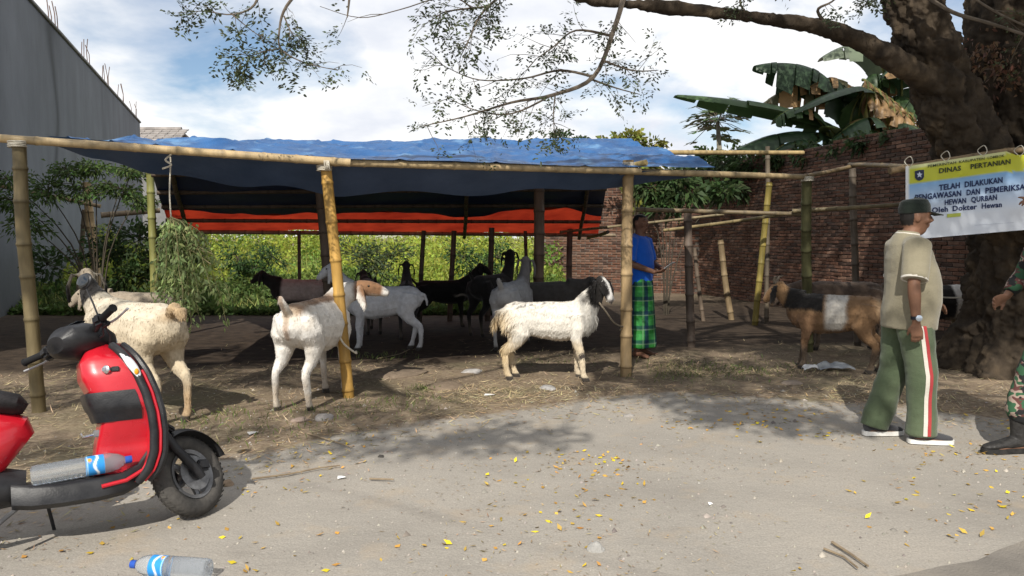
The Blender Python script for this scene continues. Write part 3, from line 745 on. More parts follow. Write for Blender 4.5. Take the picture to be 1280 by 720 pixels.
twig([(D(742, 96, d65), 0.012), (D(700, 88, 6.4), 0.010), (D(655, 98, 6.35), 0.007), (D(600, 100, 6.3), 0.005), (D(560, 85, 6.2), 0.003), (D(537, 70, 6.2), 0.002)], 18, 0.30, 0.003, True, 0.1, 0.5, 0.3)
twig([(D(690, 119, 6.35), 0.010), (D(640, 142, 6.3), 0.007), (D(595, 138, 6.25), 0.005), (D(556, 120, 6.2), 0.002)], 12, 0.25, 0.003, True, 0.2, 0.7, 0.2)
twig([(D(765, 45, 6.45), 0.013), (D(720, 38, 6.4), 0.008), (D(690, 60, 6.3), 0.006), (D(668, 75, 6.3), 0.003)], 16, 0.3, 0.003, True, 0.3, 0.7, 0.2)
twig([(D(752, 75, d65), 0.010), (D(790, 88, 6.5), 0.007), (D(822, 88, 6.5), 0.003)], 8, 0.25, 0.003, True, 0.2, 0.9, 0.3)
twig([(D(736, 98, d65), 0.010), (D(770, 110, 6.5), 0.006), (D(800, 118, 6.5), 0.003)], 5, 0.2, 0.003, True, 0.2, 0.8, 0.3)
twig([(D(694, 119, 6.35), 0.007), (D(692, 140, 6.35), 0.005), (D(693, 172, 6.35), 0.003)], 9, 0.18, 0.003, True, 0.4, 0.9, 0.3)
twig([(D(660, -22, 6.25), 0.018), (D(625, -4, 6.2), 0.012), (D(600, 20, 6.15), 0.009), (D(586, 50, 6.1), 0.005), (D(575, 72, 6.1), 0.003)], 18, 0.30, 0.003, True, 0.4, 0.95, 0.15)
twig([(D(612, 8, 6.2), 0.009), (D(560, 14, 6.1), 0.006), (D(545, 22, 6.0), 0.003)], 14, 0.26, 0.003, True, 0.3, 0.95, 0.15)
twig([(D(590, 10, 6.15), 0.006), (D(560, -5, 6.0), 0.005), (D(500, 12, 5.9), 0.004), (D(450, 22, 5.8), 0.003), (D(400, 8, 5.8), 0.002)], 3, 0.25, 0.003, True, 0.3, 0.5, 0.6)
twig([(D(440, -38, 5.7), 0.014), (D(436, 5, 5.7), 0.008), (D(434, 22, 5.7), 0.004)], 3, 0.2, 0.003, False, 0.3, 0.7)
twig([(D(395, -35, 5.6), 0.016), (D(358, 8, 5.55), 0.011), (D(349, 40, 5.5), 0.008), (D(352, 62, 5.5), 0.006), (D(380, 78, 5.5), 0.004), (D(422, 88, 5.5), 0.002)], 15, 0.20, 0.0025, True, 0.35, 0.7, 0.5)
twig([(D(351, 60, 5.5), 0.005), (D(325, 66, 5.5), 0.004), (D(295, 76, 5.5), 0.002)], 12, 0.16, 0.0025, True, 0.3, 1.0, 0.3)
twig([(D(355, 20, 5.5), 0.006), (D(365, 42, 5.5), 0.004), (D(372, 45, 5.5), 0.002)], 6, 0.16, 0.0025, True, 0.3, 1.0, 0.3)
twig([(D(330, -32, 5.5), 0.012), (D(318, 6, 5.45), 0.008), (D(290, 18, 5.4), 0.005), (D(255, 14, 5.4), 0.003), (D(222, 16, 5.4), 0.002)], 11, 0.18, 0.0025, True, 0.35, 0.8, 0.2)
twig([(D(290, 18, 5.4), 0.005), (D(320, 42, 5.4), 0.003), (D(330, 44, 5.4), 0.002)], 5, 0.14, 0.0025, True, 0.3, 0.8, 0.3)
twig([(D(1042, 40, 7.2), 0.02), (D(1022, 14, 7.1), 0.014), (D(1040, 2, 7.0), 0.008), (D(1060, -15, 7.0), 0.004)], 2, 0.2, 0.003, False)
twig([(D(935, 20, 7.0), 0.012), (D(925, 2, 6.9), 0.009), (D(930, -25, 6.9), 0.004)], 12, 0.25, 0.003, True, 0.1, 0.9, 0.1)
twig([(D(1075, 10, 7.2), 0.006), (D(1085, 2, 7.1), 0.004), (D(1088, -12, 7.1), 0.003)], 8, 0.16, 0.003, True, 0.3, 1.0)
dlp = np.vstack([np.array(D(x, y, 7.9))[None] + rng.normal(0, s, (k, 3)) for x, y, s, k in ((1197, 95, .10, 260), (1188, 60, .09, 160), (1205, 135, .08, 160), (1185, 125, .08, 120), (1240, 75, .12, 200), (1262, 95, .12, 160))]) - np.array(tree.location)
cards('dry_leaves', dlp, rdir(len(dlp)) + np.array([0, 0, -.6]), rdir(len(dlp)), rng.uniform(.03, .08, len(dlp)), rng.uniform(.015, .04, len(dlp)), jitcol((0.15, 0.085, 0.05), len(dlp), .4, .15), .2, leafm, tree)
# bare sticks crossing in front of the big stem
twig([(D(1150, -10, 7.3), 0.02), (D(1190, 15, 7.25), 0.018), (D(1240, 30, 7.2), 0.016), (D(1300, 50, 7.2), 0.012)], 2, 0.5, 0.006, False)
twig([(D(1205, -10, 7.2), 0.012), (D(1250, 18, 7.2), 0.011), (D(1300, 40, 7.2), 0.008)], 2, 0.4, 0.005, False)
# boughs of the crown, above the picture
def bough(P, side, sl, dens=1.0): twig([(Vector(p), r) for p, r in P], side, sl, 0.012, True, 0.1, dens, 0.3)
CROWN = []
def clump(c, r, n): CROWN.append((Vector(c), r, n))
top_r = D(1330, -260, 8.2); top_l = D(1040, -330, 6.6)
for e_, r_ in (((2.2, 1.6, 6.4), 0.05), ((3.6, 3.2, 6.6), 0.06), ((-0.6, 0.6, 6.2), 0.035), ((6.4, 2.5, 6.3), 0.05), ((4.6, -0.2, 6.7), 0.04), ((7.5, 5.5, 6.5), 0.05), ((-2.4, 0.2, 6.0), 0.03)):
    src = top_l if e_[0] < 3 else top_r
    mid = src.lerp(Vector(e_), 0.5) + Vector((0, 0, 0.5))
    twig([(src, 0.12), (mid, r_ * 1.5), (Vector(e_), r_ * 0.5)], 10, 0.8, 0.012, False)
# leaf sprays: many small leaflets round each carrying point
sp = np.array([tuple(p) for p in sprP]); sdv = unit(np.array([tuple(p) for p in sprD]))
K = 17
ax_ = unit(np.repeat(sdv, 1, 0) * 0.5 + rdir(len(sp)) * 0.8 + np.array([0, 0, -0.25]))
u = rng.uniform(0.1, 1.0, (len(sp), K)); Ls = rng.uniform(0.09, 0.17, (len(sp), 1))
sidew = unit(np.cross(ax_, rdir(len(sp)) * 0.4 + np.array([0, 0, 1.0])))
sgn = rng.choice([-1.0, 1.0], (len(sp), K))
base = sp[:, None, :] + ax_[:, None, :] * (u * Ls)[:, :, None] + sidew[:, None, :] * (sgn * rng.uniform(0.005, 0.045, (len(sp), K)))[:, :, None] + rng.normal(0, 0.008, (len(sp), K, 3))
ld = ax_[:, None, :] * 0.5 + sidew[:, None, :] * sgn[:, :, None] + rng.normal(0, 0.25, (len(sp), K, 3))
nP = base.reshape(-1, 3) - np.array(tree.location)
cards('foliage', nP, ld.reshape(-1, 3), rdir(len(nP)) * 0.5 + np.repeat(ax_, K, 0), rng.uniform(0.022, 0.042, len(nP)), rng.uniform(0.011, 0.019, len(nP)), jitcol((0.068, 0.085, 0.040), len(nP), 0.35, 0.12), 0.1, leafm, tree)
tw.build('twigs', twigm, tree)

# crown clumps overhead, unseen, each placed to throw shade on a chosen spot
def up_from(g, z):
    g = Vector(g); return g - LDIR * ((z - g.z) / -LDIR.z)
GUARD = [(-2.70, 6.5, .32, 1.6), (2.7, 5.34, .36, 1.8), (0.4, 7.6, .7, 1.05), (-1.6, 6.5, .4, 1.05), (-2.75, 6.0, .8, 1.05), (-1.8, 3.6, .6, 1.1), (1.5, 9.15, .3, 1.25), (-1.4, 6.8, .12, 2.1)]  # spots kept in sun: no clump is put in their light path
def sunlit(p):
    for gx_, gy_, hw, zt in GUARD:
        t_ = (p[1] - gy_) / LDIR.y
        if t_ > -0.35 and abs(p[0] - LDIR.x * t_ - gx_) < hw and -0.2 < p[2] - LDIR.z * t_ < zt: return True
    return False
def shade(g, z, r, n):
    if not sunlit(g): clump(up_from(g, z), r, n)
shade(G(470, 548), 6.2, 0.42, 260); shade(G(560, 548), 6.0, 0.40, 300); shade(G(640, 545), 6.0, 0.36, 260); shade(G(700, 545), 6.1, 0.22, 90); shade(G(420, 525), 6.3, 0.35, 220)
shade(G(500, 520), 6.3, 0.35, 200)
for gx_, gy_, r_, n_ in ((850, 500, .35, 160), (900, 515, .45, 380), (960, 520, .5, 460), (1020, 520, .5, 480), (1060, 505, .5, 420), (880, 480, .4, 240), (960, 480, .5, 350), (1040, 470, .5, 350), (820, 478, .3, 120), (900, 455, .5, 260), (1180, 500, .5, 420), (1240, 520, .5, 380), (1130, 480, .5, 380), (1000, 440, .6, 420), (1100, 445, .6, 420)):
    shade(G(gx_, gy_), random.uniform(5.9, 6.6), r_, n_)
for gx_, gy_, r_, n_ in ((40, 560, .4, 200), (120, 560, .35, 160), (20, 500, .5, 260), (330, 480, .45, 260), (280, 440, .5, 300), (180, 590, .3, 110), (300, 540, .3, 110), (360, 570, .25, 70)):
    shade(G(gx_, gy_), random.uniform(5.6, 6.2), r_, n_)
for p_, r_, n_ in (((5.3, 7.7, 3.0), .7, 600), ((5.0, 7.8, 3.8), .6, 420), ((4.4, 7.6, 3.5), .6, 420), ((5.4, 7.7, 2.1), .45, 260), ((4.9, 7.2, 1.9), .3, 90), ((6.3, 10.5, 1.2), .7, 420), ((6.4, 13.0, 2.3), .8, 520), ((6.4, 12.0, 2.7), .8, 600), ((6.5, 15.5, 2.4), .9, 560), ((6.5, 18.0, 1.6), .9, 480), ((6.4, 10.8, 2.7), .7, 560), ((6.4, 14, 1.3), .6, 260), ((6.5, 17, 2.8), .8, 420), ((6.5, 20, 2.2), 1.0, 500), ((4.0, 8.6, 0.5), .5, 260), ((3.6, 9.5, .4), .6, 300), ((5.0, 10, .5), .7, 420)):
    shade(p_, random.uniform(6.2, 7.4), r_, n_)
def canopy(pts, thr, sc, r, n, seed, z=(6.0, 7.6)):
    "clumps of leaves whose shade falls on the given places, left open where the pattern is below thr"
    A = np.array(pts, float); f = fbm(A, sc, seed, 3)
    for p, k in zip(A, f):
        if k > thr and not sunlit(p): clump(up_from(p + rng.normal(0, .1, 3), random.uniform(*z)), r * random.uniform(.7, 1.2), n)
def grid3(xs, ys, zs): return [(x, y, z) for x in xs for y in ys for z in zs]
canopy(grid3(np.arange(.9, 6.2, .42), np.arange(6.9, 11.2, .45), [0]), -.12, .75, .30, 85, 41)
canopy([(7.92 - .247 * (y - 5.65), y, z) for y in np.arange(8.5, 19, .45) for z in np.arange(.2, 3.3, .40)], -.03, .8, .30, 95, 43)
sky_blockers = [clump((random.uniform(2.5, 9.5), random.uniform(6.5, 12), random.uniform(7.6, 9.6)), .75, 170) for _ in range(110)]  # unseen clumps added to block skylight over the right side
canopy(grid3(np.arange(4.3, 6.4, .36), [7.6], np.arange(.5, 4.4, .36)), -.35, 1.3, .30, 110, 45, (5.6, 7.2))
canopy(grid3(np.arange(-4.6, -2.0, .4), np.arange(5.1, 9, .45), [0]), -.02, .9, .27, 70, 47)
canopy(grid3([-3.85], [6.2], np.arange(.2, 2.2, .25)), -.1, 1.5, .16, 30, 49)
canopy(grid3(np.arange(1.2, 4.2, .35), [8.2], [1.2, 1.6, 2.0, 2.4]), -.05, 1.2, .25, 55, 51)
canopy(grid3(np.arange(3.6, 8, .5), [17], np.arange(3.2, 6.4, .5)), -.15, .6, .40, 90, 53, (8, 9.5))
cp_, cd_, cw_, cl_ = [], [], [], []
for c, r, n in CROWN:
    v = rdir(n) * (rng.uniform(0, 1, (n, 1)) ** 0.45) * r * np.array([1, 1, 0.6])
    # leaves gather on a few sprays so that holes stay open
    hub = rdir(14) * (rng.uniform(0.2, 1, (14, 1))) * r * np.array([1, 1, 0.6])
    h = hub[rng.integers(0, 14, n)] + rng.normal(0, r * 0.17, (n, 3))
    v = np.where(rng.uniform(0, 1, (n, 1)) < 0.75, h, v)
    cp_.append(np.array(c)[None, :] + v); cd_.append(unit(v + rng.normal(0, .4, (n, 3)) * r))
cp_ = np.vstack(cp_) - np.array(tree.location); cd_ = np.vstack(cd_)
cards('crown', cp_, cd_ + np.array([0, 0, -0.3]), rdir(len(cp_)), rng.uniform(0.07, 0.12, len(cp_)), rng.uniform(0.045, 0.075, len(cp_)), jitcol((0.065, 0.092, 0.032), len(cp_), 0.3, 0.12), 0.1, leafm, tree)  # out-of-view leaves, laid out for the shade they cast
# boughs reaching the clumps
bo = MB(); hubs = [top_l, top_r, Vector((2.2, 1.6, 6.4)), Vector((3.6, 3.2, 6.6)), Vector((-0.6, 0.6, 6.2)), Vector((6.4, 2.5, 6.3)), Vector((-2.4, 0.2, 6.0)), Vector((4.6, -0.2, 6.7)), Vector((7.5, 5.5, 6.5))]
for c, r, n in CROWN:
    h = min(hubs, key=lambda q: (q - c).length); m_ = h.lerp(c, 0.5) + Vector((0, 0, 0.15 * (h - c).length))
    q = cr([(h, 0.02), (m_, 0.014), (c, 0.006)], 4); bo.tube([TT(p) for p, k in q], [k for p, k in q], 5, caps=False)
bo.build('bough_twigs', twigm, tree)

# ================================================================== banana plants behind the brick wall
banm = M('banana_leaf', (0.85, 0.85, 0.85), (1.12, 1.12, 1.1), scale=2.0, rough=0.42, attr=True, spec=0.4, transl=0.22)
ban = thing('banana_plant', 'banana plant with torn drooping leaves behind the brick wall', 'plant', (D(1062, 200, 17.2).x, 17.2, 0))
def BB(p): return Vector(p) - ban.location
def pseudostem(x, y, d, r):
    t = D(x, y, d); b = Vector((t.x + 0.1, d, 0)); pts = [BB(b.lerp(t, k / 8)) for k in range(9)]
    me = MB().tube(pts, [r * (1.25 - 0.6 * k / 8) for k in range(9)], 14).mesh('pseudostem', True, 180); P = co_of(me)
    set_col(me, np.array([(0.14, 0.15, 0.05)]) * (1 + 0.4 * fbm(P * np.array([1, 1, .3]), 3, 2, 3))[:, None]); ob('pseudostem', me, banm, ban)
pseudostem(1062, 165, 17.2, 0.2); pseudostem(1110, 150, 18.0, 0.19); pseudostem(1010, 185, 17.6, 0.14)
def banana_leaf(a, b, c, width, col, tear=0.35, hang=0.5, brown=0.0, upv=(0, 0, 1), tipw=0.15):
    a, b, c = Vector(a), Vector(b), Vector(c); n = 46; mid = []
    for i in range(n + 1):
        t = i / n; mid.append(a * (1 - t) ** 2 + b * 2 * t * (1 - t) + c * t * t)
    root = MB().tube([BB(p) for p in mid[::3]], [0.035 * (1 - 0.85 * k / 15) for k in range(len(mid[::3]))], 6).mesh('leaf', True, 180)
    V, Fc, Cc = [], [], []; up0 = Vector(upv)
    for side in (-1, 1):
        i = 5
        while i < n:
            j = min(n, i + random.randint(2, 7) if random.random() < tear else min(n, i + random.randint(6, 14)))
            hk = hang * random.uniform(0.5, 1.5); gapc = 0.35 if random.random() < tear else 0.0
            cj = np.array(col) * random.uniform(0.8, 1.2)
            if random.random() < brown: cj = np.array((0.28, 0.17, 0.075)) * random.uniform(0.6, 1.2)
            wcut = random.uniform(0.75, 1.0)
            rows = []
            for k in range(i, j + 1):
                t = k / n; T_ = (mid[min(k + 1, n)] - mid[max(k - 1, 0)]).normalized(); sd_ = T_.cross(up0).normalized(); upn = sd_.cross(T_).normalized()
                w = 1.5 * width * (math.sin(PI * min(1, (t - 0.08) / 0.95) ** 0.75) ** 0.55 if t > 0.09 else 0.1) * wcut
                kk = k + (gapc if k == i else (-gapc if k == j else 0)); m_ = mid[k]
                row = []
                for q in range(5):
                    s = q / 4; drop = hk * w * s * s
                    row.append(m_ + (sd_ * side * w * s * (1 - 0.35 * hk * s) + upn * 0.22 * w * s * (1 - s) * 2 - Vector((0, 0, 1)) * drop + T_ * w * 0.30 * s + (T_ * (kk - k) * 0.05 * s)))
                rows.append(row)
            o_ = len(V)
            for r_ in rows: V += r_; Cc += [cj * (1 + 0.05 * math.sin(q_ * 3)) for q_ in range(5)]
            for r_ in range(len(rows) - 1):
                for q in range(4): Fc.append((o_ + r_ * 5 + q, o_ + r_ * 5 + q + 1, o_ + (r_ + 1) * 5 + q + 1, o_ + (r_ + 1) * 5 + q))
            i = j
    set_col(root, np.tile(np.array((0.20, 0.22, 0.07)), (len(root.vertices), 1)))
    L_ = ob('leaf', mesh_np('leaf', np.array([tuple(BB(v)) for v in V]), Fc, np.array(Cc), True), banm, ban)
    mr = ob('midrib', root, banm, L_); return L_
gd, gl, gp = (0.026, 0.052, 0.024), (0.045, 0.085, 0.03), (0.12, 0.15, 0.10)
cx = 17.2
banana_leaf(D(1056, 165, cx), D(975, 128, cx - .5), D(846, 119, cx - 1), 0.34, gl, 0.3, 0.5)
banana_leaf(D(1062, 150, cx), D(1035, 66, cx + .3), D(944, 82, cx), 0.42, gd, 0.9, 1.1)
banana_leaf(D(1075, 150, cx), D(1098, 80, cx - .3), D(990, 141, cx - .9), 0.40, gd, 0.15, 0.3)
banana_leaf(D(1085, 130, cx + .6), D(1040, 70, cx + .6), D(955, 128, cx + .3), 0.36, (0.10, 0.095, 0.05), 1.0, 1.2, 0.5)
banana_leaf(D(1110, 140, 18.0), D(1110, 20, 18.0), D(1028, 72, 17.6), 0.42, gp, 0.4, 0.6)
banana_leaf(D(1110, 140, 18.0), D(1125, 30, 18.0), D(1182, 50, 17.6), 0.45, gp, 0.4, 0.6)
banana_leaf(D(1050, 178, cx - .2), D(990, 150, cx - .6), D(922, 187, cx - 1), 0.36, gd, 0.15, 0.6)
banana_leaf(D(1105, 155, 17.8), D(1130, 92, 17.4), D(1152, 150, 17), 0.36, gl, 0.3, 0.4)
banana_leaf(D(1062, 175, cx), D(1060, 130, cx - .2), D(1084, 112, cx - .3), 0.22, gl, 0.1, 0.1)
banana_leaf(D(1052, 185, cx - .2), D(1042, 160, cx - .5), D(1030, 158, cx - 1), 0.2, (0.12, 0.17, 0.055), 0.2, 0.2)
banana_leaf(D(1060, 185, cx - .2), D(1066, 172, cx - .6), D(1062, 196, cx - 1.3), 0.2, (0.12, 0.18, 0.055), 0.2, 0.2)
for q in range(8):
    banana_leaf(D(1078 + q * 9, 100 + q * 6, cx - .3), D(1095 + q * 6, 96 + q * 8, cx - .6), D(1072 + q * 12, 160 + random.uniform(0, 22), cx - .4), 0.20, (0.24, 0.17, 0.05) if q % 2 else (0.16, 0.15, 0.04), 1.0, 0.9, 0.7)
banana_leaf(D(1100, 165, 17.8), D(1120, 150, 17.4), D(1148, 185, 17.2), 0.3, gd, 0.2, 0.6)
for a_, b_, c_, w_, k_ in (((1120, 170, 17.5), (1140, 60, 17.3), (1105, 95, 16.8), .34, gd), ((1115, 175, 17.6), (1165, 80, 17.4), (1185, 140, 17), .36, gd), ((1090, 180, 17), (1100, 120, 16.7), (1040, 175, 16.3), .34, gd), ((1100, 180, 17), (1135, 130, 16.6), (1165, 185, 16.2), .36, gd), ((1070, 185, 17), (1085, 140, 16.8), (1120, 188, 16.4), .32, gl), ((1130, 180, 17.8), (1105, 100, 17.8), (1080, 150, 17.5), .34, gd), ((1130, 170, 18.2), (1150, 40, 18), (1170, 105, 17.6), .36, gp)):
    banana_leaf(D(*a_), D(*b_), D(*c_), w_, k_, .5, .7, .12)
for a_, b_, c_, w_, k_ in (((1040, 180, 16.8), (1010, 110, 16.6), (968, 150, 16.2), .30, gl), ((1055, 170, 17.5), (1060, 70, 17.5), (1010, 110, 17.2), .34, gd), ((1075, 160, 17.6), (1075, 60, 17.6), (1120, 110, 17.2), .34, gl), ((1035, 190, 16.6), (1000, 160, 16.4), (960, 195, 16), .28, gd)):
    banana_leaf(D(*a_), D(*b_), D(*c_), w_, k_, .8, .9, .15)
banana_leaf(D(1030, 195, 17.4), D(1000, 180, 17.2), D(975, 200, 17), 0.22, gd, 0.3, 0.5)

# ================================================================== papaya tree
pap = thing('papaya_tree', 'slim papaya tree with palmate crown left of the banana plant', 'tree', (D(902, 200, 21).x, 21, 0))
pt = D(897, 152, 21) - pap.location
me = MB().tube([(0.1, 0, 0), (0.06, 0, 2), pt * 0.8 + Vector((0.05, 0, 0)), pt], [0.11, 0.09, 0.07, 0.05], 10).mesh('trunk', True, 180); ob('trunk', me, M('papaya_bark', (0.20, 0.18, 0.14), (0.30, 0.27, 0.21), scale=8, rough=0.9), pap)
V, Fc, pet = [], [], MB()
for k in range(44):
    th = k * 2.4; el = random.uniform(-0.75, 0.8); l = random.uniform(0.25, 0.85)
    d = Vector((math.cos(th) * math.cos(el), math.sin(th) * math.cos(el), math.sin(el)))
    e_ = pt + d * l; pet.tube([pt, pt + d * l * .5 + Vector((0, 0, .05)), e_], 0.008, 4, caps=False)
    out = Vector((d.x, d.y, -0.25)).normalized(); sd_ = out.cross(Vector((0, 0, 1))).normalized()
    for j in range(7):
        a = (j - 3) * 0.62; dj = (out * math.cos(a) + sd_ * math.sin(a) + Vector((0, 0, random.uniform(-.25, .1)))).normalized(); wj = dj.cross(out.cross(sd_)).normalized()
        ll = 0.30 * (1 - 0.09 * abs(j - 3)); o_ = len(V)
        V += [e_, e_ + dj * ll * .5 + wj * .05, e_ + dj * ll * .62 + wj * 0.085, e_ + dj * ll, e_ + dj * ll * .62 - wj * 0.085, e_ + dj * ll * .5 - wj * .05]; Fc.append(tuple(range(o_, o_ + 6)))
me = mesh_np('crown', np.array([tuple(v) for v in V]), Fc, np.repeat(jitcol((0.075, 0.12, 0.04), len(V) // 6, .3), 6, 0)); ob('crown', me, banm, pap); pet.build('petioles', twigm, pap)

# ================================================================== shrubs, thicket and fodder
weedm = M('weed_leaf', (0.9, 0.9, 0.9), (1.1, 1.1, 1.1), scale=0.6, rough=0.6, attr=True, spec=0.25, transl=0.35)
def shrub(name, label, cat, base, blobs, col, leaf=(0.09, 0.05), group=None, droop=0.15, per=1.0):
    t = thing(name, label, cat, base, group=group); stem = MB(); Pp, Dd = [], []
    for c, r, n in blobs:
        c = Vector(c) - t.location; n = int(n * per)
        m_ = Vector((c.x * 0.3, c.y * 0.3, c.z * 0.6)); q = cr([(Vector((random.uniform(-.05, .05), random.uniform(-.05, .05), 0)), 0.016), (m_, 0.010), (c, 0.005)], 4); stem.tube([p for p, k in q], [k for p, k in q], 5, caps=False)
        hub = rdir(12) * rng.uniform(0.3, 1, (12, 1)) * np.array(r)
        for h_ in hub: stem.tube([c, c + Vector(h_) * 0.5 + Vector((0, 0, .03)), c + Vector(h_)], [0.008, 0.005, 0.003], 4, caps=False)
        pos = hub[rng.integers(0, 12, n)] * rng.uniform(0.45, 1.05, (n, 1)) + rng.normal(0, 1, (n, 3)) * np.array(r) * 0.16
        Pp.append(pos + np.array(c)); Dd.append(unit(pos) + rng.normal(0, .5, (n, 3)))
    Pp = np.vstack(Pp); Dd = np.vstack(Dd); n = len(Pp)
    stem.build('stem', M('shrub_stem', (0.045, 0.038, 0.028), (0.075, 0.062, 0.045), scale=6, rough=0.9), t)
    cards('crown', Pp, Dd, rdir(n), leaf[0] * rng.uniform(0.7, 1.3, n), leaf[1] * rng.uniform(0.7, 1.3, n), jitcol(col, n, .35, .15), droop, weedm, t)
    return t
def blobs_px(L): return [(D(x, y, d), (r, r, r * f), n) for x, y, d, r, f, n in L]
shrub('wall_sapling', 'feathery green sapling growing against the grey wall', 'sapling', (D(120, 300, 11).x, 11, 0),
      blobs_px([(120, 212, 11, .45, .35, 420), (165, 215, 11, .4, .4, 380), (85, 215, 10.8, .4, .4, 300), (150, 236, 11, .45, .4, 420), (170, 252, 11, .4, .35, 340), (105, 236, 10.8, .4, .4, 320), (60, 240, 10.6, .45, .5, 380), (20, 250, 10.5, .5, .6, 420), (35, 280, 10.4, .45, .6, 340), (10, 225, 10.5, .4, .5, 300)]), (0.075, 0.12, 0.035), (0.075, 0.028), droop=0.3)
shrub('wall_bush', 'dark low bush at the foot of the grey wall by the trestle', 'bush', (D(150, 340, 11.8).x, 11.8, 0),
      blobs_px([(140, 310, 11.8, .5, .8, 500), (175, 300, 11.8, .45, .8, 460), (200, 330, 11.8, .5, .7, 460), (160, 345, 11.6, .5, .6, 420), (60, 330, 11.6, .5, .8, 400), (225, 320, 12.4, .4, .8, 300)]), (0.05, 0.085, 0.028), (0.09, 0.045))
shrub('yellow_shrub', 'yellow-green shrub showing above the right end of the tarpaulin', 'shrub', (D(795, 296, 18).x, 18, 0),
      blobs_px([(790, 172, 18, .32, .6, 150), (770, 180, 18, .4, .6, 200), (815, 182, 18, .4, .6, 200), (800, 200, 18, .6, .7, 350), (800, 240, 18, .6, .8, 300)]), (0.20, 0.21, 0.045), (0.14, 0.075))
shrub('dark_shrub', 'dark green shrub below the papaya tree behind the ridge pole', 'shrub', (D(905, 296, 19).x, 19, 0),
      blobs_px([(890, 196, 19, .55, .5, 420), (925, 200, 19, .6, .5, 460), (955, 204, 19, .5, .5, 360), (905, 225, 19, .7, .7, 500), (860, 215, 19, .6, .6, 400)]), (0.06, 0.10, 0.032), (0.13, 0.07))
shrub('far_treetop', 'small far treetop peeping over the middle of the tarpaulin', 'tree', (D(705, 296, 26).x, 26, 0),
      blobs_px([(700, 171, 26, .45, .35, 200), (722, 174, 26, .4, .3, 160), (710, 200, 26, .8, .6, 300)]), (0.06, 0.10, 0.035), (0.15, 0.07))
shrub('leafy_sapling', 'leafy sapling behind the bamboo post beside the man in blue', 'sapling', (D(835, 296, 14).x, 14, 0),
      blobs_px([(815, 235, 14, .4, .5, 220), (845, 225, 14, .45, .5, 260), (795, 226, 14, .3, .5, 150), (860, 245, 14, .5, .5, 260), (905, 238, 14.4, .45, .5, 220), (830, 260, 14, .4, .6, 150)]), (0.06, 0.10, 0.035), (0.16, 0.07), droop=0.35)
for k_, (x_, d_, r_, c_, lb_) in enumerate(((470, 15.6, .62, (.075, .105, .045), 'grey-green bush in the weeds straight behind the brown-headed goat'), (600, 16.4, .55, (.06, .11, .035), 'dark bush in the weeds behind the thin back posts'), (318, 16.5, .5, (.05, .095, .03), 'dark bush in the weeds right of the hanging fodder'))):
    shrub('field_bush', lb_, 'bush', (D(x_, 300, d_).x, d_, 0), [(D(x_ + q * 22, 335 - (q % 2) * 14, d_ + .2 * q), (r_, r_, r_ * .75), 380) for q in (-1, 0, 1)], c_, (.085, .04), group='bushes in the weeds')
shrub('wall_creeper', 'dark leafy creeper hanging over the top of the brick wall', 'creeper', (D(985, 296, 16.2).x + .45, 16.4, 0),
      blobs_px([(905, 205, 17.6, .5, .6, 420), (940, 208, 16.8, .5, .6, 420), (975, 200, 16.0, .45, .6, 380), (1010, 192, 15.2, .4, .6, 340), (1045, 186, 14.4, .38, .6, 300), (925, 232, 17.0, .45, .8, 260), (890, 235, 17.8, .5, .9, 320), (1080, 180, 13.6, .3, .6, 220), (1115, 172, 13.0, .28, .6, 200)]), (0.05, 0.08, 0.03), (0.12, 0.06), droop=.4)
# the weedy field behind the shed
n = 125000
X = rng.uniform(-13, 1.2, n); Y = 13.9 + 15 * rng.uniform(0, 1, n) ** 1.4
Pq = np.stack([X, Y, np.zeros(n)], 1)
ht = np.interp(Y, [13.9, 15, 17, 20, 25, 29], [0.10, 0.28, 0.6, 1.05, 1.7, 2.3]) * (0.40 + 1.0 * np.clip(fbm(Pq, 0.7, 4, 4) + 0.35, 0, 1.2))
zz = ht * rng.uniform(0, 1, n) ** 0.55
Pq[:, 2] = zz
colr = jitcol((0.32, 0.37, 0.06), n, .35, .14); t_ = sstep(0.0, 0.5, fbm(Pq, 0.8, 11, 3)); colr = colr * (1 - t_[:, None]) + jitcol((0.14, 0.23, 0.045), n, .35, .12) * t_[:, None]; t2 = sstep(18.5, 15.5, Y + 2.5 * fbm(Pq, .5, 19, 3)); colr = colr * (1 - t2[:, None]) + jitcol((0.085, 0.13, 0.035), n, .4, .15) * t2[:, None]  # nearer weeds coloured darker, shade painted into their leaves
tag(cards('weed_thicket', Pq, rdir(n) + np.array([0, -0.3, 0.35]), rdir(n), rng.uniform(0.06, 0.17, n), rng.uniform(0.03, 0.085, n), colr, 0.1, weedm), 'bright green weeds filling the plot behind the shed', 'weeds', kind='stuff')
n = 9000; X = rng.uniform(-12, 1.0, n); Y = 14.2 + 12 * rng.uniform(0, 1, n) ** 1.3; Pg = np.stack([X, Y, np.zeros(n)], 1); k = fbm(Pg, .6, 71, 3) > -.1; Pg = Pg[k]; n = len(Pg)
dg_ = rng.normal(0, .28, (n, 3)); dg_[:, 2] = 1
tag(cards('tall_grass', Pg, dg_, rdir(n), np.interp(Pg[:, 1], [14, 18, 26], [.35, .85, 1.9]) * rng.uniform(.5, 1.25, n), rng.uniform(.012, .03, n), jitcol((0.30, 0.33, 0.10), n, .35, .12), .22, weedm), 'tall loose grass standing in the weeds behind the shed', 'grass', kind='stuff')
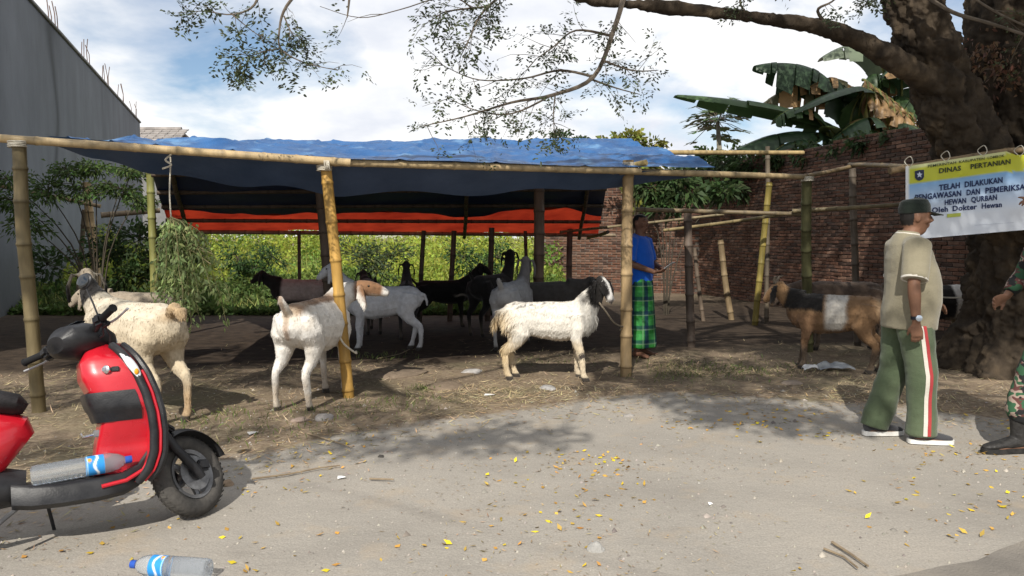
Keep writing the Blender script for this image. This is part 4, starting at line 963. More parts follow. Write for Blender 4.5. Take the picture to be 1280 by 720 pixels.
# green fodder hung on the line
fod = thing('fodder_bundle', 'bundle of leafy green branches hung up as goat fodder', 'fodder', D(214, 272, 6.5))
stem = MB(); Pp, Dd = [], []
for k in range(34):
    th = random.uniform(0, 2 * PI); rr = random.uniform(0.06, 0.36) * (1.15 if math.cos(th) > 0 else 0.8); ln = random.uniform(0.55, 0.92)
    d = Vector((math.cos(th) * rr + 0.09, math.sin(th) * rr * 0.7, 0)); pts = []
    for j in range(7):
        s = j / 6; pts.append(Vector((d.x * s ** 0.7, d.y * s ** 0.7, 0.06 * math.sin(s * 3) - ln * s ** 1.25)) + Vector(rdir(1)[0]) * 0.01)
    stem.tube(pts, [0.005 * (1 - .7 * j / 6) for j in range(7)], 4, caps=False)
    for j in range(1, 6):
        for q in range(20):
            p = pts[j].lerp(pts[j + 1], random.random()); Pp.append(tuple(p + Vector(rdir(1)[0]) * 0.035)); Dd.append(tuple(Vector(rdir(1)[0]) * 0.9 + Vector((0, 0, -0.9))))
for q in range(6):
    a = Vector((random.uniform(-.05, .05), 0, random.uniform(-.3, 0))); b = a + Vector((random.uniform(-.25, .38), random.uniform(-.1, .1), random.uniform(-.25, -.02)))
    stem.tube([a, a.lerp(b, .5) + Vector((0, 0, .03)), b], 0.006, 5)
stem.build('branches', M('fodder_stem', (0.24, 0.22, 0.10), (0.33, 0.29, 0.15), scale=8, rough=0.8), fod)
n = len(Pp); cards('leaves', np.array(Pp), np.array(Dd), rdir(n), rng.uniform(0.03, 0.066, n), rng.uniform(0.013, 0.025, n), jitcol((0.27, 0.34, 0.14), n, .35, .1), 0.2, weedm, fod)
# ================================================================== goats
furm = M('goat_coat', (0.86, 0.85, 0.84), (1.08, 1.08, 1.08), scale=22, rough=0.85, bump=0.35, bscale=70, attr=True, spec=0.15, sheen=0.15)
hairm = M('goat_hair', (1, 1, 1), None, rough=0.75, attr=True, spec=0.2, transl=0.15)
hornm = M('horn', (0.10, 0.08, 0.06), (0.20, 0.165, 0.125), scale=20, rough=0.6, bump=0.5, bscale=60)
eyem = M('goat_eye', (0.02, 0.015, 0.01), None, rough=0.15, spec=0.6)
def ering(c, t, up, a, b, n=14):
    "elliptical ring about c, axis t; a sideways, b along up"
    t = Vector(t).normalized(); s = t.cross(Vector(up)).normalized(); u_ = s.cross(t).normalized()
    return [Vector(c) + s * (a * math.cos(2 * PI * k / n)) + u_ * (b * math.sin(2 * PI * k / n)) for k in range(n)]
def eloft(mb, secs, up=(0, 0, 1), n=14):
    "secs: (centre, halfwidth, halfheight); axis follows the centres"
    P = [Vector(s[0]) for s in secs]; rs = []
    for i, s in enumerate(secs):
        t = P[min(i + 1, len(P) - 1)] - P[max(i - 1, 0)]
        rs.append(ering(s[0], t, up, s[1], s[2], n))
    mb.rings(rs)
WHITE, CREAM, BEIGE = (0.66, 0.63, 0.58), (0.58, 0.47, 0.30), (0.50, 0.42, 0.30)
BLACK, BROWN, TANB, GREYG = (0.018, 0.016, 0.015), (0.17, 0.085, 0.045), (0.34, 0.19, 0.09), (0.26, 0.25, 0.24)
def goat(label, loc, heading, scale, colf, poll=(0.60, 0, 1.02), hdir=(0.8, 0, -0.6), mid=None, legs=None, horns=None, voxel=0.011, hair=0, hlen=0.022, longf=None, tail='up', fat=1.0, earlen=0.2, seed=1, group='goats of the pen', beard=False):
    rd = random.Random(seed)
    mb = MB()
    tr = [(-0.475, .665, .045, .06), (-0.44, .655, .095, .11), (-0.36, .645, .130, .150), (-0.22, .620, .148, .172), (-0.05, .600, .166, .190), (0.12, .590, .168, .205), (0.26, .600, .150, .205), (0.37, .625, .118, .165), (0.44, .645, .075, .11), (0.475, .65, .035, .055)]
    eloft(mb, [((x, 0, z), w * fat, h * (0.5 + 0.5 * fat)) for x, z, w, h in tr])
    poll = Vector(poll); hdir = Vector(hdir).normalized(); nb = Vector((0.34, 0, 0.70))
    mid_ = Vector(mid) if mid else nb.lerp(poll, 0.5) + Vector((0.03, 0, -0.02))
    nk = cr([(nb, 0.13), (mid_, 0.092), (poll - hdir * 0.01 + Vector((0, 0, -0.03)), 0.062)], 4)
    eloft(mb, [(p, r * 0.78, r * 1.12) for p, r in nk], up=(0.3, 0, 1))
    side = hdir.cross(Vector((0, 0, 1))).normalized(); upv = side.cross(hdir).normalized()
    hd = [(-0.055, .034, .04, .0), (-0.02, .052, .058, .0), (0.03, .058, .064, .0), (0.08, .052, .064, .004), (0.13, .042, .056, .005), (0.175, .035, .044, .0), (0.21, .033, .037, -.005), (0.235, .027, .029, -.008), (0.248, .012, .014, -.009)]
    eloft(mb, [(poll + hdir * f + upv * o, w, h) for f, w, h, o in hd], up=upv)
    for s in (-1, 1):
        b = poll + side * s * 0.045 + hdir * 0.0 + upv * 0.012
        pts = [b, b + side * s * 0.045 + upv * 0.0 - hdir * 0.005, b + side * s * 0.075 + Vector((0, 0, -earlen * 0.45)), b + side * s * 0.07 + Vector((0, 0, -earlen * 0.95)) + hdir * 0.03]
        eloft(mb, [(pts[0], .016, .014), (pts[1], .026, .013), (pts[2], .040, .0125), (pts[3], .018, .010)], up=side)
    lg = legs or [(0, 0), (0, 0), (0, 0), (0, 0)]           # hoof offsets (dx, dy): front left, front right, hind left, hind right
    hoofs = []
    for i, s in enumerate((1, -1)):
        dx, dy = lg[i]
        pts = [((0.27, s * .085, .66), .085), ((0.285, s * .105, .52), .072), ((0.265 + dx * .2, s * .10 + dy * .3, .42), .050), ((0.285 + dx * .6, s * .088 + dy * .65, .275), .034), ((0.282 + dx * .8, s * .087 + dy * .8, .24), .030), ((0.285 + dx, s * .085 + dy, .10), .0235), ((0.292 + dx, s * .085 + dy, .065), .030), ((0.312 + dx, s * .085 + dy, .025), .034), ((0.318 + dx, s * .085 + dy, -.002), .036)]
        eloft(mb, [(p, r * 0.82, r * 1.1) for p, r in pts], up=(1, 0, 0), n=12); hoofs.append(Vector((0.318 + dx, s * .085 + dy, 0)))
        dx, dy = lg[2 + i]
        pts = [((-0.33, s * .075, .70), .10), ((-0.31, s * .100, .58), .118), ((-0.275 + dx * .15, s * .108 + dy * .2, .47), .090), ((-0.33 + dx * .35, s * .10 + dy * .45, .375), .055), ((-0.425 + dx * .6, s * .092 + dy * .65, .30), .036), ((-0.432 + dx * .65, s * .09 + dy * .7, .265), .034), ((-0.415 + dx, s * .088 + dy, .11), .0245), ((-0.405 + dx, s * .088 + dy, .065), .030), ((-0.385 + dx, s * .088 + dy, .025), .034), ((-0.378 + dx, s * .088 + dy, -.002), .036)]
        eloft(mb, [(p, r * 0.80, r * 1.12) for p, r in pts], up=(1, 0, 0), n=12)
    if tail == 'up': eloft(mb, [((-0.45, 0, .72), .030, .022), ((-0.50, 0, .775), .034, .02), ((-0.545, 0, .82), .03, .018), ((-0.56, 0, .86), .014, .012)], up=(1, 0, 0))
    elif tail == 'curl': eloft(mb, [((-0.44, 0, .72), .036, .03), ((-0.50, 0, .78), .05, .036), ((-0.55, 0, .76), .05, .036), ((-0.575, 0, .70), .025, .02)], up=(1, 0, 0))
    else: eloft(mb, [((-0.45, 0, .70), .032, .024), ((-0.51, 0, .68), .034, .02), ((-0.535, 0, .60), .028, .018), ((-0.54, 0, .54), .012, .012)], up=(1, 0, 0))
    if beard: eloft(mb, [(poll + hdir * .16 - upv * .03, .018, .018), (poll + hdir * .15 - upv * .08, .012, .014), (poll + hdir * .14 - upv * .12, .005, .006)], up=hdir)
    me = remesh(mb, voxel, 3, 0.5); me.name = 'goat_body'
    P = co_of(me).astype(float); nn = no_of(me)
    P = P + nn * (0.006 * fbm(P, 9, seed, 3) + 0.004 * fbm(P, 3.5, seed + 4, 2))[:, None]
    me.vertices.foreach_set('co', P.astype(np.float32).ravel()); me.update()
    hp = (P - np.array(poll)) @ np.array(hdir)          # distance along the face
    hr = np.linalg.norm(P - np.array(poll) - np.array(hdir) * 0.1, axis=1)
    hu = (P - np.array(poll)) @ np.array(upv); hs_ = (P - np.array(poll)) @ np.array(side)
    col = colf(P, dict(hp=hp, hr=hr, hu=hu, hs=hs_, seed=seed))
    col = col * (1 + 0.12 * fbm(P, 12, seed + 2, 3))[:, None]
    low = sstep(0.30, 0.05, P[:, 2]); col = mixc(col, np.array((0.30, 0.24, 0.17)), 0.28 * low)
    col = mixc(col, np.array((0.045, 0.038, 0.032)), sstep(0.055, 0.040, P[:, 2]))
    muz = sstep(0.222, 0.242, hp) * sstep(0.06, 0.05, np.abs(hs_)) * sstep(0.1, 0.08, np.abs(hu)); col = mixc(col, np.array((0.09, 0.065, 0.055)), 0.8 * muz)
    col = np.clip(col, 0.006, 0.9); set_col(me, col)
    t = thing('goat', label, 'goat', (loc[0], loc[1], gz(loc[0], loc[1]) - 0.004), heading, group); t.scale = (scale,) * 3
    ob('body', me, furm, t)
    for s in (-1, 1): MB().ell(poll + hdir * 0.062 + side * s * 0.050 + upv * 0.024, (.010, .010, .010), 8, 6).build('eye', eyem, t)
    if horns:
        for s in (-1, 1):
            b = poll + side * s * 0.025 + upv * 0.05 + hdir * 0.005; L_ = horns
            MB().tube([b, b + upv * L_ * .35 - hdir * L_ * .15 + side * s * L_ * .08, b + upv * L_ * .5 - hdir * L_ * .5 + side * s * L_ * .2, b + upv * L_ * .35 - hdir * L_ * .85 + side * s * L_ * .32], [.021, .018, .013, .004], 9).build('horn', hornm, t)
    if hair:
        me.calc_loop_triangles(); nt_ = len(me.loop_triangles); ti = np.empty(nt_ * 3, np.int32); me.loop_triangles.foreach_get('vertices', ti); ti = ti.reshape(-1, 3)
        a, b, c = P[ti[:, 0]], P[ti[:, 1]], P[ti[:, 2]]; fn = np.cross(b - a, c - a); ar_ = np.linalg.norm(fn, axis=1); fn = unit(fn)
        cen = (a + b + c) / 3; w = ar_ * (cen[:, 2] > 0.07) * np.where(np.linalg.norm(cen - np.array(poll) - np.array(hdir) * .1, axis=1) < .14, 0.35, 1.0)
        lf = longf(cen) if longf is not None else np.ones(nt_)
        w = w * (0.6 + 0.4 * lf); k = rng.choice(nt_, hair, p=w / w.sum())
        r1, r2 = rng.uniform(0, 1, (2, hair, 1)); q = r1 + r2 > 1; r1 = np.where(q, 1 - r1, r1); r2 = np.where(q, 1 - r2, r2)
        pos = a[k] + (b[k] - a[k]) * r1 + (c[k] - a[k]) * r2
        fl = np.array([-0.45, 0, -1.0]) + rng.normal(0, 0.28, (hair, 3)); fl = fl - (fl * fn[k]).sum(1, keepdims=True) * fn[k]
        dr = unit(fl) + fn[k] * rng.uniform(0.12, 0.45, (hair, 1))
        lens = hlen * lf[k] * rng.uniform(0.6, 1.4, hair)
        cc = col[ti[k, 0]] * rng.uniform(0.88, 1.12, (hair, 1))
        cards('hair', pos - fn[k] * 0.002, dr, np.cross(unit(fl), fn[k]) + rng.normal(0, .25, (hair, 3)), lens, 0.0055 + 0.05 * lens, np.clip(cc, 0, 1), 0.12, hairm, t)
    return t
def cst(c): return lambda P, h: np.tile(np.array(c, float), (len(P), 1))
def head_is(h, r=0.17): return sstep(r + .03, r - .02, h['hr'])
# -- coat patterns
def c_beige(P, h):
    c = np.tile(np.array(BEIGE), (len(P), 1)); c = mixc(c, (0.56, 0.50, 0.40), 0.8 * sstep(0.55, 0.78, P[:, 2] + 0.05 * fbm(P, 5, 1, 3)))
    c = mixc(c, (0.36, 0.24, 0.12), 0.8 * sstep(-0.40, -0.50, P[:, 0] + .03 * fbm(P, 8, 2, 2)) * sstep(.66, .72, P[:, 2]))
    c = mixc(c, (0.40, 0.25, 0.12), 0.7 * sstep(0.32, 0.15, P[:, 2]))
    ax_ = P[:, 0] * 0.6 + P[:, 2] * 0.8; nk = sstep(0.855, 0.885, ax_ + .02 * fbm(P, 8, 3, 2)) * sstep(0.30, 0.36, P[:, 0]) * (1 - head_is(h, .15)); c = mixc(c, BLACK, nk)
    hd = head_is(h, .15); c = mixc(c, (0.045, 0.035, 0.03), hd * sstep(.10, .15, np.abs(h['hs']) + .05)); c = mixc(c, (0.55, 0.45, 0.33), hd * sstep(.05, .035, np.abs(h['hs'])))
    return c
def c_pied(P, h):
    c = np.tile(np.array((0.70, 0.67, 0.62)), (len(P), 1)); n = .05 * fbm(P, 5, 2, 3)
    c = mixc(c, (0.24, 0.145, 0.085), sstep(.085, .04, np.abs(P[:, 1] + 0.02 + n * .8)) * sstep(.68, .72, P[:, 2] + n * .3) * sstep(-.49, -.43, P[:, 0]) * sstep(.38, .2, P[:, 0]))
    c = mixc(c, (0.30, 0.19, 0.12), .75 * sstep(.03, .012, np.abs(P[:, 1] - .005)) * sstep(-.42, -.455, P[:, 0]) * sstep(.42, .5, P[:, 2]))
    c = mixc(c, (0.22, 0.12, 0.065), head_is(h, .16) * sstep(.205, .16, h['hp'])); c = mixc(c, (0.5, 0.42, 0.33), head_is(h, .2) * sstep(-.02, -.055, h['hu']) * sstep(.05, .12, h['hp']))
    c = mixc(c, (0.50, 0.42, 0.32), .55 * sstep(.0, .45, fbm(P, 5, 17, 3)) * sstep(-.1, -.4, P[:, 0])); c = mixc(c, (0.45, 0.36, 0.26), .5 * sstep(.28, .18, P[:, 2]) * sstep(-.1, .2, fbm(P, 9, 4, 2)))
    return c
def c_white(P, h):
    c = np.tile(np.array((0.68, 0.645, 0.58)), (len(P), 1))
    c = mixc(c, (0.60, 0.44, 0.22), .75 * sstep(-.26, -.44, P[:, 0] + .05 * fbm(P, 6, 1, 3)) * sstep(.74, .62, P[:, 2]))
    c = mixc(c, (0.58, 0.45, 0.26), .6 * sstep(.46, .34, P[:, 2] + .05 * fbm(P, 7, 5, 2)))
    c = mixc(c, (0.38, 0.37, 0.36), .55 * sstep(.1, .5, fbm(P, 4.2, 3, 3)) * sstep(-.1, .1, P[:, 0]))
    c = mixc(c, BLACK, sstep(.12, .135, P[:, 0] * 0 + P[:, 2] - .80 + .06 * (P[:, 0] > .4)) * 0 + head_is(h, .19))
    c = mixc(c, (0.62, 0.6, 0.57), head_is(h, .2) * sstep(.026, .012, np.abs(h['hs'] + .004)) * sstep(.015, .035, h['hu']) * sstep(-.05, .02, h['hp']))
    c = mixc(c, (0.62, 0.6, 0.57), head_is(h, .2) * sstep(.17, .205, h['hp']))
    c = mixc(c, (0.05, 0.042, 0.038), .8 * sstep(.03, .10, .1 - np.hypot(P[:, 0] - .36, P[:, 2] - .82) + .04 * fbm(P, 9, 6, 2)))
    c = mixc(c, (0.06, 0.05, 0.045), sstep(.035, .02, np.abs(P[:, 2] - .265)) * sstep(.1, .2, P[:, 0]) * sstep(.29, .31, P[:, 0] + .02 * fbm(P, 20, 2, 2)))
    return c
def c_tri(P, h):
    n = .035 * fbm(P, 6, 5, 3); x = P[:, 0] + n
    c = np.tile(np.array((0.21, 0.125, 0.065)), (len(P), 1)); c = mixc(c, (0.34, 0.235, 0.14), sstep(-.36, -.46, x) * sstep(.55, .68, P[:, 2]))
    c = mixc(c, (0.06, 0.04, 0.03), .85 * sstep(-.36, -.45, x) * sstep(.60, .50, P[:, 2]) * sstep(.36, .42, P[:, 2]))
    c = mixc(c, (0.50, 0.47, 0.42), sstep(-.15, -.09, x + n) * sstep(.11, .05, x - n) * sstep(.42, .47, P[:, 2]))
    c = mixc(c, BLACK, sstep(.10, .13, x) * sstep(.62, .67, P[:, 2] + n) * (1 - head_is(h, .17)))
    c = mixc(c, (0.19, 0.11, 0.06), sstep(.12, .2, x) * sstep(.63, .58, P[:, 2]))
    c = mixc(c, (0.27, 0.16, 0.08), head_is(h, .18)); c = mixc(c, BLACK, head_is(h, .18) * sstep(.05, .065, np.abs(h['hs'])))
    c = mixc(c, (0.05, 0.038, 0.03), .8 * sstep(.30, .2, P[:, 2])); return c
def c_blackwhite(P, h):
    c = np.tile(np.array(BLACK), (len(P), 1)); c = mixc(c, (0.64, 0.62, 0.58), sstep(.10, .14, P[:, 0] + .03 * fbm(P, 6, 2, 2)) * sstep(.40, .46, P[:, 2])); c = mixc(c, (0.36, 0.29, 0.2), .9 * sstep(.46, .38, P[:, 2]) * sstep(0, .15, P[:, 0])); return c
def c_pinkblack(P, h):
    c = np.tile(np.array((0.46, 0.36, 0.32)), (len(P), 1)); c = mixc(c, BLACK, sstep(.24, .30, P[:, 0])); c = mixc(c, BLACK, sstep(.5, .42, P[:, 2])); return c
def c_greywhite(P, h):
    c = np.tile(np.array((0.42, 0.42, 0.42)), (len(P), 1)); return mixc(c, (0.24, 0.22, 0.21), sstep(.2, .34, P[:, 0]))

def at(x, y): p = G(x, y); return (p.x, p.y)
def mid2(a, b): return ((a[0] + b[0]) / 2, (a[1] + b[1]) / 2)
GO = 'goats standing in and before the shed'
goat('large beige goat with black neck standing behind the red scooter', (-2.94, 6.02), R(147), 1.14, c_beige, poll=(0.57, -0.02, 0.95), hdir=(0.75, -0.45, -0.30), horns=0.0, hair=9000, hlen=0.019, tail='curl', fat=1.08, legs=[(0, 0), (.02, 0), (0.03, 0), (-.03, -0.02)], seed=3, group=GO, voxel=0.0095)
goat('white goat with brown head seen from behind, tied at the yellow bamboo post', (-1.665, 6.62), R(79), 1.10, c_pied, poll=(0.52, -0.16, 0.86), hdir=(0.35, -0.92, -0.22), mid=(0.46, -0.03, 0.80), hair=9000, hlen=0.018, tail='up', fat=1.06, legs=[(0, -.02), (.03, .0), (-.02, .03), (.02, -.03)], seed=5, group=GO, voxel=0.0095)
goat('white goat in the shade of the tarpaulin, its head hidden behind the brown-headed goat', (-1.58, 9.55), R(184), 1.0, cst((0.56, 0.56, 0.57)), legs=[(0, 0), (0, 0), (-.05, 0), (0.06, 0)], hair=4000, tail='down', seed=7, group=GO, voxel=0.012)
goat('long-haired white goat with black head tied to the middle bamboo post', (0.36, 7.62), R(-6), 0.98, c_white, poll=(0.515, -0.03, 0.985), hdir=(0.42, -0.50, -0.70), mid=(0.45, 0, 0.86), legs=[(0, 0.01), (0.06, -.02), (0.05, 0), (0.0, 0)], hair=15000, hlen=0.026, longf=lambda c: 1 + 2.2 * sstep(-.25, -.42, c[:, 0]) * sstep(.25, .40, c[:, 2]) * sstep(.72, .6, c[:, 2]) + 1.0 * sstep(.35, .45, c[:, 0]) * sstep(.75, .6, c[:, 2]) * sstep(.35, .5, c[:, 2]), tail='down', fat=.92, seed=9, group=GO, voxel=0.0095)
goat('black goat facing right between the thin back posts', (-1.05, 12.1), R(4), 0.93, cst(BLACK), seed=11, group=GO, voxel=0.016)
goat('black goat seen from behind, just beyond the white goat in the shade', (-1.48, 11.0), R(98), 0.98, cst((0.03, 0.028, 0.028)), seed=13, group=GO, voxel=0.016)
goat('pinkish goat with black head under the shed behind the thick dark post', (-3.25, 12.0), R(180), 0.95, c_pinkblack, poll=(0.60, 0, 0.88), seed=15, group=GO, voxel=0.016)
goat('grey-white goat standing behind the rump of the long-haired white goat', (0.02, 9.9), R(72), 1.05, c_greywhite, poll=(0.56, 0.02, 1.02), seed=17, group=GO, voxel=0.014, hair=2500)
goat('black goat with raised head left of the grey-white goat', (-0.28, 11.2), R(60), 1.08, cst(BLACK), poll=(0.55, 0.05, 1.06), hdir=(0.7, 0.4, -0.4), seed=19, group=GO, voxel=0.016)
goat('dark grey goat lying shadowed behind the long-haired white goat', (0.42, 10.4), R(8), 1.0, cst((0.075, 0.068, 0.062)), poll=(0.64, 0, 0.80), seed=21, group=GO, voxel=0.016).__setitem__('label', 'dark grey goat in the shade right behind the long-haired white goat')
goat('brown goat with white belt and black shoulders facing left beside the walking man', (3.36, 8.12), R(152), 1.0, c_tri, poll=(0.56, -0.02, 0.86), hdir=(0.72, -0.25, -0.65), legs=[(0, 0), (.04, 0), (.05, 0), (-.03, -.03)], horns=0.10, hair=9000, hlen=0.022, tail='down', fat=1.05, seed=23, group=GO, voxel=0.0095)
goat('dark brown goat standing behind the white-belted goat', (4.02, 9.55), R(178), 1.06, cst((0.085, 0.06, 0.045)), poll=(0.66, 0, 0.70), hdir=(.6, 0, -.8), seed=25, group=GO, voxel=0.014, hair=2500)
goat('black and white goat tethered behind the walking man near the tree', (5.10, 9.35), R(3), 1.05, c_blackwhite, poll=(0.62, -.05, 0.9), legs=[(-.02, 0), (.06, 0), (0, 0), (0, 0)], seed=27, group=GO, voxel=0.012, hair=4500)
goat('dull beige goat at the back, half hidden by the large beige goat', (-4.15, 8.75), R(186), 0.98, cst((0.30, 0.25, 0.19)), poll=(0.60, 0, 0.80), hdir=(.8, 0, -.7), seed=29, group=GO, voxel=0.014, hair=2500)
goat('black goat deep in the shed above the brown head of the pied goat', (-2.12, 11.6), R(110), 0.98, cst((0.04, 0.037, 0.035)), poll=(0.5, 0, 0.86), seed=31, group=GO, voxel=0.016)
# tethers
tw1 = rope('tether_rope', [(0.37 + .46, 7.53, .78), (0.37 + .52, 7.50, .70), (1.0, 7.62, .56), (1.12, 7.80, .50), (1.18, 7.86, .49), (1.08, 7.80, .47)], 0.009, None, M('dark_rope', (0.12, 0.10, 0.075), (0.24, 0.2, 0.15), scale=50, rough=0.9))
tag(tw1, 'dark rope tying the long-haired white goat to the middle bamboo post', 'rope')
pb = B0 + Vector((-0.055, -0.045, 0)); tw2 = rope('tether_rope', [pb + Vector((-.09, 0.1, .60)), pb + Vector((-.02, -.02, .56)), pb + Vector((0.03, -.03, .48)), pb + Vector((0.12, -.0, .40)), pb + Vector((0.11, .08, .40))], 0.009)
tag(tw2, 'white rope knotted low on the yellow bamboo post', 'rope')
rope('loop', [pb + Vector((-.09, 0.06, .62)), pb + Vector((-.05, -.03, .64)), pb + Vector((0.0, -.04, .60)), pb + Vector((-.06, -.03, .55)), pb + Vector((-.10, 0.0, .60))], 0.011, tw2)
tw3 = rope('tether_rope', [(4.55, 8.6, .78), (4.85, 8.95, .72), (5.1, 9.0, .70), (5.5, 8.75, .74)], 0.010); tag(tw3, 'pale rope leading from the black and white goat to the tree', 'rope')
# ================================================================== people
skinm = M('skin', (0.90, 0.90, 0.90), (1.08, 1.06, 1.05), scale=14, rough=0.55, bump=0.12, bscale=90, attr=True, spec=0.35)
def cloth(name, c1, c2, **k):
    a = dict(scale=3, rough=0.9, bump=0.25, bscale=120, spec=0.1, sheen=0.2); a.update(k); return M(name, c1, c2, **a)
def hand(mb, W, d, n, curl=0.35, flip=1, point=False):
    "palm and five fingers; n = direction the palm faces, flip = side of the thumb"
    W, d, n = Vector(W), Vector(d).normalized(), Vector(n); n = (n - d * n.dot(d)).normalized(); s = d.cross(n) * flip
    eloft(mb, [(W - d * .02, .025, .021), (W + d * .015, .029, .019), (W + d * .05, .040, .0165), (W + d * .085, .041, .014), (W + d * .097, .034, .010)], up=n, n=12)
    for off, ln, k in ((-.030, .068, 0), (-.010, .078, 1), (.0105, .073, 2), (.030, .056, 3)):
        p = W + d * (.088 - abs(off) * .15) + s * off; dd = (d + s * off * 1.6).normalized(); pts = [p - dd * .01]; c = 0.05 if (point and k == 0) else curl * (1.0 + .12 * k)
        for j, f in enumerate((.45, .30, .25)):
            dd = (dd * math.cos(c * (.6 + .5 * j)) + n * math.sin(c * (.6 + .5 * j))).normalized(); p = p + dd * ln * f; pts.append(p)
        eloft(mb, [(q, r, r) for q, r in zip(pts, (.0095, .009, .0082, .0065))], up=n, n=8)
    p = W + d * .02 - s * .022; dd = (d * .75 - s * .62 + n * .35).normalized(); p2 = p + dd * .038; dd2 = (d * .9 - s * .25 + n * .45).normalized()
    eloft(mb, [(p - dd * .01, .014, .014), (p2, .0115, .0115), (p2 + dd2 * .028, .0100, .0100), (p2 + dd2 * .046, .0075, .0075)], up=n, n=8)
def limbs(mb, pts, n=14, up=(1, 0, 0)): eloft(mb, [(Vector(p), r, r * k) for p, r, k in pts], up=up, n=n)
def bodymesh(J, hair_z=1.60, skin=(0.20, 0.105, 0.062), hairc=(0.012, 0.010, 0.009), fat=1.0, voxel=0.0065, bare=False, bald=False):
    mb = MB()
    hy = J.get('yaw', 0.0); ho = Vector(J.get('head', (0, 0, 0))); RZ = Matrix.Rotation(hy, 3, 'Z')
    def Hp(p): return RZ @ Vector(p) + ho
    up = RZ @ Vector((1, 0, 0))
    eloft(mb, [((0.01, 0, 0.84), .13, .10), ((0.01, 0, .95), .15 * fat, .11 * fat), ((.02, 0, 1.08), .135 * fat, .11 * fat), ((.0, 0, 1.24), .15, .115), ((-.01, 0, 1.36), .15, .10), ((-.01, 0, 1.43), .09, .065), ((-.005, 0, 1.47), .055, .052)], up=(1, 0, 0), n=18)
    eloft(mb, [((-.012, 0, 1.42), .062, .062), (Hp((0, 0, 1.49)) * .5 + Vector((0, 0, 1.49)) * .5, .058, .060), (Hp((.0, 0, 1.55)), .055, .058)], up=up)
    rs = [(1.477, .055, .020, .018), (1.488, .047, .042, .034), (1.515, .027, .070, .050), (1.55, .010, .092, .063), (1.59, .0, .099, .071), (1.63, -.004, .099, .074), (1.665, -.008, .086, .066), (1.69, -.010, .056, .046), (1.70, -.010, .020, .018)]
    eloft(mb, [(Hp((cx, 0, z)), wy, dx) for z, cx, dx, wy in rs], up=up, n=18)
    eloft(mb, [(Hp((.086, 0, 1.618)), .008, .008), (Hp((.104, 0, 1.595)), .0105, .010), (Hp((.116, 0, 1.572)), .0165, .013), (Hp((.098, 0, 1.560)), .013, .010)], up=up, n=10)
    for s in (-1, 1):
        mb.ell(Hp((.083, s * .030, 1.624)), (.018, .026, .010), 8, 6, RZ); mb.ell(Hp((-.006, s * .074, 1.588)), (.022, .011, .032), 8, 6, RZ); mb.ell(Hp((.062, s * .045, 1.57)), (.026, .020, .022), 8, 6, RZ)
    mb.ell(Hp((.088, 0, 1.541)), (.014, .023, .0075), 8, 6, RZ); mb.ell(Hp((.084, 0, 1.528)), (.014, .021, .0085), 8, 6, RZ)
    for i, s in enumerate((1, -1)):
        sh, el, wr = [Vector(v) for v in J['arm'][i]]
        up_ = (0, 0, 1) if abs((el - sh).normalized().z) < .7 else (1, 0, 0)
        limbs(mb, [(sh + Vector((0, -s * .04, .02)), .052, 1), (sh, .058, 1.05), (sh.lerp(el, .35), .048, 1.1), (sh.lerp(el, .8), .041, 1.05), (el, .040, 1), (el.lerp(wr, .25), .042, 1), (el.lerp(wr, .7), .032, 1), (wr, .027, .9)], up=up_)
        hd = J['hand'][i]; hand(mb, wr, hd[0], hd[1], hd[2], hd[3], hd[4] if len(hd) > 4 else False)
        hip, kn, an = [Vector(v) for v in J['leg'][i]]
        limbs(mb, [(hip + Vector((0, -s * .02, .04)), .085, 1), (hip.lerp(kn, .15), .085, 1.08), (hip.lerp(kn, .7), .060, 1.05), (kn, .052, 1.05), (kn.lerp(an, .3), .052, 1.15), (kn.lerp(an, .75), .036, 1.05), (an, .033, 1.1)])
        fd = Vector(J['foot'][i]).normalized(); fs = fd.cross(Vector((0, 0, 1)))
        eloft(mb, [(an + Vector((0, 0, -.045)) - fd * .06, .024, .022), (an + Vector((0, 0, -.04)) - fd * .03, .034, .038), (an + Vector((0, 0, -.035)) + fd * .05, .036, .036), (an + Vector((0, 0, -.052)) + fd * .12, .043, .022), (an + Vector((0, 0, -.060)) + fd * .165, .040, .014)], up=(0, 0, 1), n=12)
        for k in range(5):
            b = an + Vector((0, 0, -.062)) + fd * (.165 - .008 * k) + fs * (.030 - .0155 * k) * s * -1
            eloft(mb, [(b - fd * .01, .010, .010), (b + fd * .015, .0095, .0095), (b + fd * (.036 - .004 * k), .007, .007)], up=(0, 0, 1), n=8)
    me = remesh(mb, voxel, 3, .5); P = co_of(me).astype(float)
    c = np.tile(np.array(skin), (len(P), 1)) * (1 + .10 * fbm(P, 10, 3, 3))[:, None]
    Rz = np.array(RZ.inverted()); q = (P - np.array(ho)) @ Rz.T
    hd_ = sstep(1.46, 1.50, q[:, 2]) * (np.hypot(q[:, 0], q[:, 1]) < .16)
    line = np.where(q[:, 0] > .02, 1.66, np.where(q[:, 0] > -.03, 1.625, 1.535))
    c = mixc(c, hairc, hd_ * sstep(-.006, .006, q[:, 2] - line + .008 * fbm(P, 60, 2, 2)))
    c = mixc(c, (0.13, .05, .04), .7 * hd_ * sstep(.100, .102, q[:, 0]) * sstep(1.520, 1.526, q[:, 2]) * sstep(1.552, 1.546, q[:, 2]))
    c = mixc(c, (0.02, .015, .012), hd_ * sstep(.078, .084, q[:, 0]) * sstep(.014, .018, np.abs(q[:, 1])) * sstep(.052, .046, np.abs(q[:, 1])) * sstep(1.630, 1.632, q[:, 2]) * sstep(1.640, 1.637, q[:, 2]))
    set_col(me, np.clip(c, .006, 1)); me.name = 'body'
    return me, Hp
